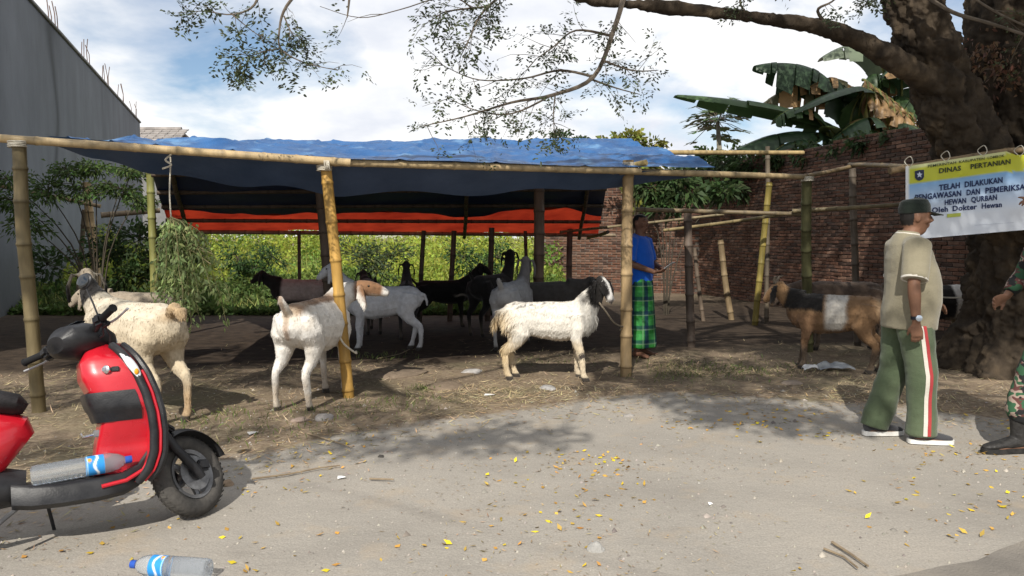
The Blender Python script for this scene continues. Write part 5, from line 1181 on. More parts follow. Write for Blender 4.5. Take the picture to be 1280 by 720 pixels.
def garment(mb, voxel, amp, seed, sm=3, wr=(6, 6, 14)):
    me = remesh(mb, voxel, sm, .5); P = co_of(me).astype(float); nn = no_of(me)
    f = fbm(P * np.array(wr) / 10, 10, seed, 4); fold = 1 - np.abs(fbm(P * np.array(wr) / 10, 6, seed + 3, 3)) * 2.2
    P = P + nn * (amp * (f + .6 * np.clip(fold, -1, 1)))[:, None]
    me.vertices.foreach_set('co', P.astype(np.float32).ravel()); me.update(); return me
def ribbon(me, pts, axisf, w, off, name, mat, parent, ahead):
    "strip laid on the surface of me: pts on the axis, axisf the outward direction"
    bv = BVHTree.FromPolygons([tuple(v.co) for v in me.vertices], [tuple(p.vertices) for p in me.polygons]); A_ = []
    for p in pts:
        row = []
        for k in range(5):
            q = Vector(p) + Vector(ahead) * (w * (k / 4 - .5)); o = Vector(axisf).normalized(); hit = bv.ray_cast(q + o * .5, -o)
            row.append((hit[0] if hit[0] is not None else q) + o * off)
        A_.append(row)
    V = [p for r in A_ for p in r]; Fc = [(i * 5 + k, i * 5 + k + 1, (i + 1) * 5 + k + 1, (i + 1) * 5 + k) for i in range(len(A_) - 1) for k in range(4)]
    return MB().add(V, Fc).build(name, mat, parent)
def shoe(t, an, fd, upper, sole, lz=0.0, boot=False, sc=1.0):
    an = Vector(an); fd = Vector(fd).normalized(); g_ = an.z - .08
    mb = MB(); b = Vector((an.x, an.y, g_))
    secs = [(-.075, .060, .022, .030), (-.06, .062, .036, .042), (-.01, .066, .040, .048), (.05, .058, .042, .040), (.11, .048, .046, .028), (.16, .042, .044, .022), (.195, .036, .034, .018), (.212, .032, .016, .012)]
    eloft(mb, [(b + fd * (f * sc) + Vector((0, 0, z)), w, h) for f, z, w, h in secs], up=(0, 0, 1), n=16)
    top = .26 if boot else .115
    eloft(mb, [(b + fd * -.015 + Vector((0, 0, .05)), .042, .05), (b + fd * -.012 + Vector((0, 0, top * .6)), .044, .052), (b + fd * -.008 + Vector((0, 0, top)), .050 if boot else .040, .058 if boot else .046)], up=fd, n=16)
    me = garment(mb, .006, .0015, 3, 2); ob('boot' if boot else 'shoe', me, upper, t)
    sh = t.children[-1] if t.children else None
    ring = [(-.085, .018), (-.075, .034), (-.03, .041), (.05, .044), (.12, .049), (.17, .046), (.205, .034), (.222, .012)]
    fs = fd.cross(Vector((0, 0, 1))); L_ = [b + fd * f * sc + fs * w for f, w in ring] + [b + fd * f * sc - fs * w for f, w in reversed(ring)]
    MB().rings([[p + Vector((0, 0, z)) for p in L_] for z in (.0, .006, .030)]).build('sole', sole, sh)

# ---------------------------------------------------------------- man walking past in an olive tracksuit
wk = thing('person', 'man walking right in beige polo shirt, dark cap and green striped track pants', 'person', (2.70, 5.34, 0.006), R(-3)); wk.scale = (.965,) * 3
J = dict(arm=[[(-.005, .175, 1.385), (.03, .265, 1.12), (.235, .20, .955)], [(-.02, -.175, 1.385), (-.075, -.262, 1.12), (-.055, -.272, .865)]],
         hand=[[(.9, -.35, -.15), (0, -.6, -.8), .7, -1], [(.10, .02, -1), (.35, 1, 0), .55, 1]],
         leg=[[(0, .095, .90), (-.02, .115, .49), (-.155, .115, .08)], [(0, -.095, .90), (.075, -.105, .49), (.075, -.105, .08)]], foot=[(1, .12, 0), (1, -.08, 0)], yaw=R(-4), head=(.035, 0, -.012))
me, Hp = bodymesh(J, fat=1.12, skin=(0.185, 0.095, 0.058)); ob('body', me, skinm, wk)
mb = MB()
eloft(mb, [((.015, 0, .80), .195, .178), ((.02, 0, .90), .197, .182), ((.035, 0, 1.0), .198, .184), ((.036, 0, 1.10), .199, .180), ((.018, 0, 1.22), .20, .160), ((-.005, 0, 1.32), .198, .142), ((-.02, 0, 1.40), .168, .112), ((-.018, 0, 1.44), .105, .085), ((-.010, 0, 1.462), .070, .068)], up=(1, 0, 0), n=24)
for i, s in enumerate((1, -1)):
    sh, el, wr = [Vector(v) for v in J['arm'][i]]; limbs(mb, [(sh + Vector((0, -s * .06, .0)), .07, 1.1), (sh + Vector((0, s * .005, 0)), .076, 1.15), (sh.lerp(el, .4), .074, 1.15), (sh.lerp(el, .86), .074, 1.1)])
beige = cloth('polo_beige', (0.20, 0.178, 0.122), (0.25, 0.224, 0.158))
sm_ = garment(mb, .0085, .0085, 5, 4, (4, 4, 7)); shirt = ob('polo_shirt', sm_, beige, wk)
white = cloth('white_trim', (0.50, 0.47, 0.41), (0.58, 0.55, 0.49)); redm = cloth('red_stripe', (0.30, 0.035, 0.04), (0.38, 0.05, 0.05))
def cuff(c, ax, a, b, mat, name, parent, h=.012, up=(1, 0, 0)):
    rs = [ering(Vector(c) + Vector(ax).normalized() * k, ax, up, a, b, 28) for k in (-h, h)]; MB().rings(rs).build(name, mat, parent)
sh, el, wr = [Vector(v) for v in J['arm'][1]]; cuff(sh.lerp(el, .845), el - sh, .0775, .0855, white, 'sleeve_trim', shirt, .007)
sh, el, wr = [Vector(v) for v in J['arm'][0]]; cuff(sh.lerp(el, .845), el - sh, .0775, .0855, white, 'sleeve_trim', shirt, .007)
MB().rings([ering((-.012, 0, 1.445), (.12, 0, 1), (1, 0, 0), .082, .082, 28), ering((-.006, 0, 1.478), (.12, 0, 1), (1, 0, 0), .072, .072, 28), ering((-.008, 0, 1.482), (.12, 0, 1), (1, 0, 0), .066, .067, 28)], caps=False).build('collar', beige, shirt)
MB().rings([ering((-.012, 0, 1.462), (.12, 0, 1), (1, 0, 0), .0795, .0795, 28), ering((-.010, 0, 1.470), (.12, 0, 1), (1, 0, 0), .0770, .0770, 28)], caps=False).build('collar_stripe', white, shirt)
mb = MB()
eloft(mb, [((.01, 0, .95), .150, .138), ((.01, 0, .88), .165, .150), ((-.005, 0, .79), .172, .148)], up=(1, 0, 0), n=22)
for i, s in enumerate((1, -1)):
    hip, kn, an = [Vector(v) for v in J['leg'][i]]
    limbs(mb, [(hip + Vector((-.0, -s * .012, -.02)), .088, 1.30), (hip.lerp(kn, .25), .096, 1.28), (hip.lerp(kn, .65), .092, 1.15), (kn, .088, 1.12), (kn.lerp(an, .4), .086, 1.1), (kn.lerp(an, .8), .084, 1.15), (an + Vector((0, 0, -.02)), .083, 1.2)], n=18)
track = cloth('track_green', (0.066, 0.088, 0.050), (0.096, 0.122, 0.072))
tm_ = garment(mb, .0085, .013, 11, 3, (5, 5, 8)); pants = ob('track_pants', tm_, track, wk)
hip, kn, an = [Vector(v) for v in J['leg'][1]]
ax = [hip.lerp(kn, k / 14) + Vector((.0, 0, .06 * (1 - k / 14))) for k in range(14)] + [kn.lerp(an + Vector((0, 0, -.012)), k / 14) for k in range(15)]
ribbon(tm_, [p + Vector((.018, 0, 0)) for p in ax], (0, -1, 0), .024, .003, 'red_stripe', redm, pants, (1, 0, 0))
ribbon(tm_, [p + Vector((-.008, 0, 0)) for p in ax], (0, -1, 0), .026, .003, 'white_stripe', white, pants, (1, 0, 0))
shu = cloth('shoe_mesh', (0.030, 0.030, 0.034), (0.055, 0.055, 0.06)); sol = M('white_sole', (0.62, 0.61, 0.58), (0.74, 0.73, 0.70), scale=20, rough=0.6)
shoe(wk, J['leg'][1][2], J['foot'][1], shu, sol); shoe(wk, J['leg'][0][2], J['foot'][0], shu, sol)
capm = cloth('cap_dark_green', (0.007, 0.011, 0.009), (0.013, 0.018, 0.014)); RZ = Matrix.Rotation(J['yaw'], 3, 'Z')
def cap(t, Hp, yaw, mat):
    RZ = Matrix.Rotation(yaw, 3, 'Z'); up = RZ @ Vector((1, 0, 0)); mb = MB()
    eloft(mb, [(Hp((-.004, 0, 1.622)), .082, .106), (Hp((-.006, 0, 1.655)), .083, .107), (Hp((-.002, 0, 1.690)), .076, .100), (Hp((.000, 0, 1.715)), .058, .080), (Hp((-.002, 0, 1.727)), .020, .030)], up=up, n=22)
    cm = garment(mb, .006, .0015, 4, 3); c = ob('cap', cm, mat, t)
    V = []; nseg = 14
    for r_ in range(5):
        for k in range(nseg + 1):
            a = (k / nseg - .5) * 2.1; rr = r_ / 4; x0, y0 = .098 * math.cos(a * .75), .080 * math.sin(a * .75); x1, y1 = .185 * math.cos(a * .55), .088 * math.sin(a * .80)
            x, y = x0 + (x1 - x0) * rr, y0 + (y1 - y0) * rr; z = 1.634 - .022 * rr - .9 * y * y * rr
            V.append(Hp((x, y, z)))
    n_ = len(V); V += [v + Vector((0, 0, -.005)) for v in V]; w_ = nseg + 1; Fc = []
    for r_ in range(4):
        for k in range(nseg): q = r_ * w_ + k; Fc += [(q, q + 1, q + w_ + 1, q + w_), (n_ + q + w_, n_ + q + w_ + 1, n_ + q + 1, n_ + q)]
    for k in range(nseg): q = 4 * w_ + k; Fc.append((q, q + 1, n_ + q + 1, n_ + q))
    for r_ in range(4):
        for k in (0, nseg): q = r_ * w_ + k; Fc.append((q, q + w_, n_ + q + w_, n_ + q))
    MB().add(V, Fc).build('brim', mat, c); MB().ell(Hp((-.002, 0, 1.73)), (.009, .009, .006), 8, 6).build('button', mat, c); return c
cap(wk, Hp, J['yaw'], capm)
wr = Vector(J['arm'][1][2]); wa = Vector((.08, -.04, -1)).normalized()
ws = MB().rings([ering(wr + Vector((-.002, 0, .035)) + wa * k, wa, (1, 0, 0), .034, .034, 20) for k in (-.011, .011)]).build('watch_strap', M('watch_strap', (0.01, 0.012, 0.02), None, rough=.5), wk)
MB().lathe([(0.001, .0), (.021, .0), (.021, .008), (.017, .010), (0.001, .010)], 18, Matrix.Translation(wr + Vector((.0, -.034, .035))) @ Matrix.Rotation(R(90), 4, 'X')).build('watch_face', M('watch_face', (0.55, 0.62, 0.70), None, rough=0.15, metal=0.6), ws)

# ---------------------------------------------------------------- man in blue shirt and sarong behind the middle post
bm_ = thing('person', 'man in bright blue shirt and green checked sarong standing behind the middle bamboo post', 'person', (1.485, 9.10, 0.01), R(-38)); bm_.scale = (.97,) * 3
Jb = dict(arm=[[(-.005, .17, 1.385), (.02, .245, 1.12), (.255, .06, 1.06)], [(-.02, -.17, 1.385), (.0, -.245, 1.12), (.235, -.075, 1.02)]],
          hand=[[(.9, -.5, .1), (0, -.4, .9), .6, -1], [(1, .25, .12), (0, .3, 1), .7, 1]],
          leg=[[(0, .085, .90), (.0, .10, .49), (-.03, .115, .08)], [(0, -.085, .90), (.02, -.10, .49), (.03, -.105, .08)]], foot=[(1, .15, 0), (1, -.2, 0)], yaw=R(-8))
me, Hp = bodymesh(Jb, skin=(0.155, 0.078, 0.050)); ob('body', me, skinm, bm_)
mb = MB()
eloft(mb, [((.01, 0, .86), .175, .130), ((.01, 0, .95), .178, .135), ((.018, 0, 1.08), .178, .138), ((.005, 0, 1.22), .190, .135), ((-.01, 0, 1.32), .190, .125), ((-.02, 0, 1.40), .162, .105), ((-.016, 0, 1.44), .10, .078), ((-.010, 0, 1.458), .066, .064)], up=(1, 0, 0), n=22)
for i, s in enumerate((1, -1)):
    sh, el, wr = [Vector(v) for v in Jb['arm'][i]]; limbs(mb, [(sh + Vector((0, -s * .06, .0)), .066, 1.1), (sh, .070, 1.1), (sh.lerp(el, .4), .066, 1.1), (sh.lerp(el, .88), .066, 1.05)])
ob('shirt', garment(mb, .009, .009, 21, 3, (5, 5, 8)), cloth('shirt_blue', (0.008, 0.075, 0.42), (0.014, 0.115, 0.56)), bm_)
mb = MB()
eloft(mb, [((.01, 0, .98), .150, .115), ((.01, 0, .90), .172, .140), ((.01, 0, .70), .185, .160), ((.015, 0, .45), .195, .165), ((.02, 0, .22), .205, .175), ((.02, 0, .12), .208, .180)], up=(1, 0, 0), n=26)
me = garment(mb, .009, .012, 31, 3, (9, 9, 2)); P = co_of(me).astype(float)
an_ = np.arctan2(P[:, 1], P[:, 0] - .01) * .18; z_ = P[:, 2]
c = np.tile(np.array((0.028, 0.17, 0.035)), (len(P), 1))
def band(v, per, w): f = np.abs(((v / per) % 1) - .5) * per; return sstep(w / 2 + .004, w / 2 - .004, f)
c = mixc(c, (0.05, 0.26, 0.07), .7 * band(z_, .17, .07)); c = mixc(c, (0.010, 0.012, 0.06), .8 * band(an_ + .03, .17, .055)); c = mixc(c, (0.012, 0.02, 0.06), .6 * band(z_ + .06, .17, .045))
c = mixc(c, (0.22, 0.34, 0.22), .55 * band(z_ + .085, .17, .010)); c = mixc(c, (0.22, 0.34, 0.22), .55 * band(an_ + .075, .17, .010)); set_col(me, c)
ob('sarong', me, M('sarong_check', (0.9, 0.9, 0.9), (1.1, 1.1, 1.1), scale=25, rough=0.85, attr=True, spec=0.1), bm_)
ph = thing('phone', 'pale phone held by the man in blue', 'phone', (0, 0, 0))
hpw = (Matrix.Translation(bm_.location) @ Matrix.Rotation(R(-38), 4, 'Z') @ Matrix.Scale(.97, 4)) @ Vector((.40, -.03, 1.10)); ph.location = hpw; ph.rotation_euler = (0, R(-35), R(-38))
MB().box((0, 0, 0), (.14, .07, .009), bev=.003).build('case', M('phone_case', (.5, .5, .5), None, rough=.4), ph); MB().box((0, 0, .0062), (.125, .060, .003)).build('screen', M('phone_screen', (.02, .02, .025), None, rough=.1), ph)

# ---------------------------------------------------------------- soldier at the right edge
sp_ = thing('person', 'soldier in camouflage uniform and black boots at the right edge, pointing left', 'person', (3.585, 5.12, 0.006), R(180)); sp_.scale = (1.0,) * 3
Js = dict(arm=[[(0, .18, 1.40), (.12, .235, 1.44), (.255, .20, 1.615)], [(0, -.18, 1.40), (.06, -.27, 1.14), (.20, -.235, .985)]],
          hand=[[(1, -.03, .12), (0, -.4, -1), .5, 1, True], [(.8, .1, -.35), (0, 1, -.2), .6, 1]],
          leg=[[(.02, .095, .92), (.22, .105, .52), (.31, .105, .08)], [(0, -.095, .92), (-.05, -.11, .50), (-.20, -.11, .10)]], foot=[(1, .1, 0), (1, -.1, 0)])
me, Hp = bodymesh(Js, skin=(0.20, 0.105, 0.065)); ob('body', me, skinm, sp_)
cm = bpy.data.materials.new('camouflage'); cm.use_nodes = True; nt = cm.node_tree; L = nt.links.new; bs = nt.nodes['Principled BSDF']; gtc = N('ShaderNodeTexCoord')
wvn = N('ShaderNodeMapping'); wvn.inputs['Scale'].default_value = (1, 1, 1.5); L(gtc.outputs['Object'], wvn.inputs[0])
base_ = ramp(noise_n(9, 2, .5, wvn.outputs[0]), [(0.0, (0.025, 0.075, 0.035)), (0.46, (0.03, 0.095, 0.045)), (0.47, (0.10, 0.035, 0.03)), (0.53, (0.11, 0.04, 0.035)), (0.54, (0.32, 0.24, 0.20)), (0.60, (0.36, 0.27, 0.22)), (0.61, (0.03, 0.10, 0.045))])
wv2 = N('ShaderNodeMapping'); wv2.inputs['Location'].default_value = (4, 7, 2); L(wvn.outputs[0], wv2.inputs[0])
base_ = mixn(ramp(noise_n(11, 2, .5, wv2.outputs[0]), [(0.55, 0.0), (0.56, 1.0)]), base_, (0.012, 0.013, 0.014)); L(base_, bs.inputs['Base Color']); bs.inputs['Roughness'].default_value = .9
mb = MB()
eloft(mb, [((.01, 0, .88), .18, .135), ((.01, 0, 1.0), .178, .13), ((.01, 0, 1.1), .18, .135), ((0, 0, 1.24), .195, .14), ((-.01, 0, 1.34), .19, .125), ((-.02, 0, 1.41), .16, .10), ((-.016, 0, 1.45), .10, .078), ((-.010, 0, 1.475), .068, .066)], up=(1, 0, 0), n=20)
for i, s in enumerate((1, -1)):
    sh, el, wr = [Vector(v) for v in Js['arm'][i]]; u_ = (0, 0, 1) if i == 0 else (1, 0, 0); limbs(mb, [(sh + Vector((0, -s * .06, 0)), .066, 1.1), (sh, .070, 1.1), (sh.lerp(el, .5), .062, 1.1), (el, .058, 1.05), (el.lerp(wr, .5), .052, 1), (el.lerp(wr, .82), .045, 1)], up=u_)
ob('jacket', garment(mb, .0095, .007, 41), cm, sp_)
mb = MB(); eloft(mb, [((.005, 0, .99), .158, .125), ((.0, 0, .90), .172, .14), ((-.002, 0, .80), .165, .135)], up=(1, 0, 0), n=20)
for i, s in enumerate((1, -1)):
    hip, kn, an = [Vector(v) for v in Js['leg'][i]]; limbs(mb, [(hip + Vector((0, -s * .01, 0)), .095, 1.3), (hip.lerp(kn, .3), .098, 1.2), (hip.lerp(kn, .7), .092, 1.1), (kn, .085, 1.1), (kn.lerp(an, .35), .088, 1.15), (kn.lerp(an, .62), .092, 1.15), (kn.lerp(an, .74), .062, 1.1)], n=18)
ob('trousers', garment(mb, .0095, .011, 47, 3, (7, 7, 12)), cm, sp_)
bootm = M('boot_leather', (0.016, 0.015, 0.015), (0.035, 0.033, 0.031), scale=25, rough=0.5, bump=0.3, bscale=60); bsol = M('boot_sole', (0.012, 0.012, 0.012), (0.03, 0.028, 0.026), scale=20, rough=.8)
shoe(sp_, Js['leg'][0][2], Js['foot'][0], bootm, bsol, boot=True, sc=1.08); shoe(sp_, Js['leg'][1][2], Js['foot'][1], bootm, bsol, boot=True, sc=1.08)
cap(sp_, Hp, 0.0, capm)
# ================================================================== printed banner
bnr = thing('banner', 'printed vinyl banner with yellow heading and blue lettering, hung by the tree', 'banner', D(1132, 250, 7.15))
X0, X1 = 1132.0, 1470.0
def b_top(x): return 208 - .150 * (x - X0) + (0 if x < 1258 else min(1, (x - 1258) / 12) * 5 + (x - 1258) * .12)
def b_bot(x): return 300 - .085 * (x - X0)
def BP(x, y, off=0.0):
    u_ = x - X0
    f = (y - 208) / 92.0
    dep = 7.14 - 0.02 * math.sin(u_ * .055 + .6) - 0.018 * math.sin(u_ * .021 + f * 2.2) * f - 0.012 * math.sin(f * 5 + u_ * .03) - .012 * noise.noise(Vector((x * .035, y * .05, 0)))
    return D(x, y, dep - off) - bnr.location
V, Fc, Cc = [], [], []; nu, nv = 120, 34
for j in range(nv + 1):
    for i in range(nu + 1):
        x = X0 + (X1 - X0) * i / nu; t = j / nv; yt, yb = b_top(x), b_bot(x); y = yt + (yb - yt) * t; V.append(BP(x, y))
        yn = y - (208 - .150 * (x - X0))                # print follows the unsagged top edge
        edge = 22.5 + .03 * (x - X0)
        if x < X0 + 3.2: c = (0.72, 0.73, 0.74)
        elif yn < edge: c = (0.50, 0.52, 0.035) if yn > 3 else (0.60, 0.62, 0.30)
        else:
            k = min(1, max(0, (yn - edge) / 48)); c = tuple(a + (b - a) * k for a, b in zip((0.20, 0.40, 0.68), (0.70, 0.74, 0.80)))
        Cc.append(c)
for j in range(nv):
    for i in range(nu): q = j * (nu + 1) + i; Fc.append((q, q + 1, q + nu + 2, q + nu + 1))
vinyl = M('banner_vinyl', (0.95, 0.95, 0.95), (1.03, 1.03, 1.03), scale=2, rough=0.42, attr=True, spec=0.4, transl=0.12)
cloth_b = ob('sheet', mesh_np('sheet', np.array([tuple(v) for v in V]), Fc, np.array(Cc), True), vinyl, bnr)
ink = M('banner_ink', (0.010, 0.022, 0.085), None, rough=0.5); inkd = M('banner_ink_dark', (0.035, 0.045, 0.02), None, rough=0.5)
def word(txt, xl, xr, yl, yr, h, mat, bold=0.0, name='word'):
    "text from pixel column xl to xr; baseline from yl to yr; cap height h (pixels of the print)"
    cu = bpy.data.curves.new('t', 'FONT'); cu.body = txt; cu.resolution_u = 2; cu.offset = bold; cu.space_character = 1.06
    o = bpy.data.objects.new('t', cu); COL.objects.link(o); dg = bpy.context.evaluated_depsgraph_get(); dg.update()
    me = bpy.data.meshes.new_from_object(o.evaluated_get(dg)); bpy.data.objects.remove(o); bpy.data.curves.remove(cu)
    bm2 = bmesh.new(); bm2.from_mesh(me); bmesh.ops.triangulate(bm2, faces=bm2.faces); bmesh.ops.subdivide_edges(bm2, edges=[e_ for e_ in bm2.edges if e_.calc_length() > .35], cuts=1); bm2.to_mesh(me); bm2.free()
    P = co_of(me).astype(float); x0, x1 = P[:, 0].min(), P[:, 0].max(); out = []
    for p in P:
        f = (p[0] - x0) / (x1 - x0); out.append(tuple(BP(xl + (xr - xl) * f, yl + (yr - yl) * f - p[1] / .72 * h, .006)))
    me.vertices.foreach_set('co', np.array(out, np.float32).ravel()); me.update(); me.materials.clear()
    return ob(name, me, mat, cloth_b)
def line(txt, xl, xr, yl, yr, h, mat, bold=0.0):
    n_ = len(txt); i = 0
    for w_ in txt.split(' '):
        if w_:
            f0, f1 = i / n_, (i + len(w_) - .12) / n_
            word(w_, xl + (xr - xl) * f0, xl + (xr - xl) * f1, yl + (yr - yl) * f0, yl + (yr - yl) * f1, h, mat, bold)
        i += len(w_) + 1
line('PEMERINTAH KABUPATEN LOMBOK', 1160, 1256, 209.5, 196, 3.3, inkd, .010)
line('DINAS  PERTANIAN', 1174, 1264, 216.5, 204.5, 6.0, inkd, .032)
line('TELAH DILAKUKAN', 1174, 1254, 238, 228, 7.0, ink, .034)
line('PENGAWASAN DAN PEMERIKSAAN', 1144, 1296, 250.5, 235.2, 7.0, ink, .034)
line('HEWAN QURBAN', 1181, 1247, 256.3, 249.5, 6.6, ink, .034)
line('Oleh Dokter Hewan', 1165, 1253, 266, 258.5, 6.6, ink, .03)
line('___________', 1218, 1268, 281, 277.5, 4, M('banner_ink_pale', (0.25, 0.28, 0.36), None, rough=.5), -.004)
# district crest: dark shield with a pale device
def patch(pts, off, mat, name, par): return MB().add([BP(x, y, off) for x, y in pts], [tuple(range(len(pts)))]).build(name, mat, par, smooth=False)
crest = patch([(1143.5, 214), (1149.2, 212.4), (1155, 212.2), (1155.2, 221), (1153, 224.3), (1149.4, 226), (1146, 225), (1143.8, 222.4)], .006, M('crest_blue', (0.015, 0.02, 0.055), None, rough=.5), 'crest', cloth_b)
patch([(1149.4, 214.5), (1150.6, 217), (1153, 217.2), (1151.2, 219), (1151.8, 221.8), (1149.4, 220.4), (1147, 221.8), (1147.6, 219), (1145.8, 217.2), (1148.2, 217)], .009, M('crest_pale', (0.45, 0.5, 0.6), None, rough=.5), 'star', crest)
patch([(1184, 267.5), (1201, 266), (1201, 270.5), (1184, 272)], .006, M('banner_lime', (0.42, 0.47, 0.08), None, rough=.5), 'lime_label', cloth_b)
for k in range(7):
    p0 = BP(X0 + 4 + k * 46, b_top(X0 + 4 + k * 46) + .5, .004)
    rope('tie', [p0 + Vector((0, -.01, -.01)), p0 + Vector((0.01, -.05, .03)), p0 + Vector((0, -.02, .085)), p0 + Vector((-.01, .06, .05)), p0 + Vector((0, .01, 0))], .004, bnr)
# ================================================================== red scooter
redp = M('scooter_red', (0.42, 0.008, 0.018), (0.50, 0.012, 0.024), scale=4, rough=0.30, spec=0.5, coat=0.45, rvar=0.08)
blkp = M('scooter_black', (0.012, 0.012, 0.014), (0.026, 0.026, 0.028), scale=9, rough=0.42, bump=0.08, bscale=120, spec=0.4, rvar=0.1)
seatm = M('scooter_seat', (0.012, 0.011, 0.012), (0.024, 0.022, 0.023), scale=30, rough=0.6, bump=0.3, bscale=160)
chrm = M('chrome', (0.62, 0.62, 0.63), (0.72, 0.72, 0.73), scale=20, rough=0.22, metal=1.0)
grym = M('grey_alloy', (0.13, 0.13, 0.135), (0.24, 0.24, 0.245), scale=12, rough=0.5, metal=0.6)
rubm = M('tyre_rubber', (0.040, 0.038, 0.036), (0.085, 0.078, 0.070), scale=9, rough=0.85, bump=0.3, bscale=40)
lensm = M('signal_lens', (0.55, 0.58, 0.60), (0.66, 0.68, 0.70), scale=16, rough=0.12, coat=0.6); amb = M('amber_bulb', (0.72, 0.30, 0.02), None, rough=0.3)
sct = thing('scooter', 'red motor scooter parked at the left, front wheel turned, bottle on its floorboard', 'scooter', (-2.065, 3.51, 0.0)); sct.rotation_euler = (R(-12), 0, R(33)); sct.scale = (.93,) * 3
STa, STb = Vector((0.15, 0, 0.985)), Vector((0.545, 0, 0.235)); STx = (STa - STb).normalized(); DEL = R(37)
RS = Matrix.Translation(STb) @ Matrix.Rotation(DEL, 4, STx) @ Matrix.Translation(-STb)
def steer(mb): mb.v = [tuple(RS @ Vector(p)) for p in mb.v]; return mb
def wheel(cx, cz, r, w, st, disc):
    f = steer if st else (lambda m: m); root = MB(); n = 40; prof = []
    for k in range(16): a = 2 * PI * k / 16; prof.append((r - w * .52 + w * .52 * math.cos(a), w * .5 * math.sin(a)))
    rs = [[Vector((cx + pr * math.cos(2 * PI * i / n), py, cz + pr * math.sin(2 * PI * i / n))) for pr, py in prof] for i in range(n + 1)]
    root.rings(rs, caps=False)
    ty = f(root).build('wheel', rubm, sct)
    tread = MB()
    for i in range(44):
        a = 2 * PI * i / 44
        for s in (-1, 1):
            p = [Vector((cx + (r + .0012 - .008 * (abs(y) / (w * .5)) ** 2) * math.cos(a + q), y, cz + (r + .0012 - .008 * (abs(y) / (w * .5)) ** 2) * math.sin(a + q))) for y, q in ((s * .004, 0), (s * .004, .06), (s * w * .30, .10), (s * w * .30, .045))]; tread.add(p, [(0, 1, 2, 3)])
    f(tread).build('tread', M('tread_block', (0.055, 0.052, 0.048), (0.10, 0.094, 0.086), scale=20, rough=0.9), ty)
    rim = MB(); ri = r - w * 1.02
    rim.rings([[Vector((cx + q * math.cos(2 * PI * i / n), y, cz + q * math.sin(2 * PI * i / n))) for q, y in ((ri + .008, -.036), (ri + .008, .036), (ri - .012, .030), (ri - .012, -.030))] for i in range(n + 1)], caps=False)
    for k in range(5):
        a = 2 * PI * k / 5; d = Vector((math.cos(a), 0, math.sin(a))); rim.tube([Vector((cx, 0, cz)) + d * .03, Vector((cx, 0, cz)) + d * (ri - .005)], [.020, .014], 6)
    rim.lathe([(.001, -.045), (.034, -.045), (.034, .045), (.001, .045)], 16, Matrix.Translation((cx, 0, cz)) @ Matrix.Rotation(R(90), 4, 'X')); f(rim).build('rim', grym, ty)
    if disc:
        d_ = MB().lathe([(.045, -.002), (.095, -.002), (.095, .002), (.045, .002), (.045, -.002)], 28, Matrix.Translation((cx, -.052, cz)) @ Matrix.Rotation(R(90), 4, 'X')); f(d_).build('brake_disc', M('disc_steel', (.18, .18, .185), (.28, .28, .285), scale=30, rough=.5, metal=.7), ty)
    return ty
wheel(0.62, 0.225, 0.225, 0.095, True, True); wheel(-0.62, 0.225, 0.225, 0.10, False, False)
for s in (-1, 1):
    steer(MB().tube([(.33, s * .075, .63), (.50, s * .078, .36), (.615, s * .078, .225), (.64, s * .078, .19)], [.022, .024, .026, .018], 10)).build('fork_leg', blkp, sct)
steer(MB().box((.66, -.075, .255), (.075, .045, .06), bev=.012)).build('brake_caliper', blkp, sct)
steer(MB().box((.50, .0, .475), (.06, .17, .03), rot=Matrix.Rotation(R(28), 3, 'Y'), bev=.01)).build('fork_bridge', blkp, sct)
# front mudguard hugging the wheel
V = []; nu, nv = 18, 9
for i in range(nu + 1):
    a = R(20 + 140 * i / nu)
    for k in range(nv + 1):
        y = (k / nv - .5) * .155; q = .262 - .035 * (abs(y) / .078) ** 2.5; V.append(Vector((.62 + q * math.cos(a), y, .225 + q * math.sin(a))))
steer(MB().add(V, [(i * (nv + 1) + k, i * (nv + 1) + k + 1, (i + 1) * (nv + 1) + k + 1, (i + 1) * (nv + 1) + k) for i in range(nu) for k in range(nv)])).build('mudguard', blkp, sct)
# leg shield
SHZ = [.245, .30, .38, .48, .58, .68, .78, .86, .92, .955]
def sx(z): return float(np.interp(z, [.245, .30, .38, .48, .58, .68, .78, .86, .92, .955], [.30, .345, .372, .378, .370, .350, .318, .280, .240, .212]))
def sw(z): return float(np.interp(z, [.245, .30, .40, .55, .70, .80, .88, .93, .955], [.18, .215, .235, .245, .240, .222, .185, .125, .08]))
def strip(name, fx, mat, parent=None, thick=.008, ny=20, zs=None):
    zz = zs or list(np.linspace(.245, .955, 40)); F_, B_ = [], []
    for z in zz:
        w = sw(z)
        for k in range(ny + 1):
            t = 2 * k / ny - 1; p = fx(z, t, w); F_.append(p); B_.append(p + Vector((thick, 0, 0)))
    n_ = len(F_); w_ = ny + 1; Fc = []
    for i in range(len(zz) - 1):
        for k in range(ny): q = i * w_ + k; Fc += [(q, q + 1, q + w_ + 1, q + w_), (n_ + q + w_, n_ + q + w_ + 1, n_ + q + 1, n_ + q)]
    for i in range(len(zz) - 1):
        for k in (0, ny): q = i * w_ + k; Fc.append((q, q + w_, n_ + q + w_, n_ + q))
    for k in range(ny):
        for i in (0, len(zz) - 1): q = i * w_ + k; Fc.append((q, q + 1, n_ + q + 1, n_ + q))
    return MB().add(F_ + B_, Fc).build(name, mat, parent or sct, auto=60)
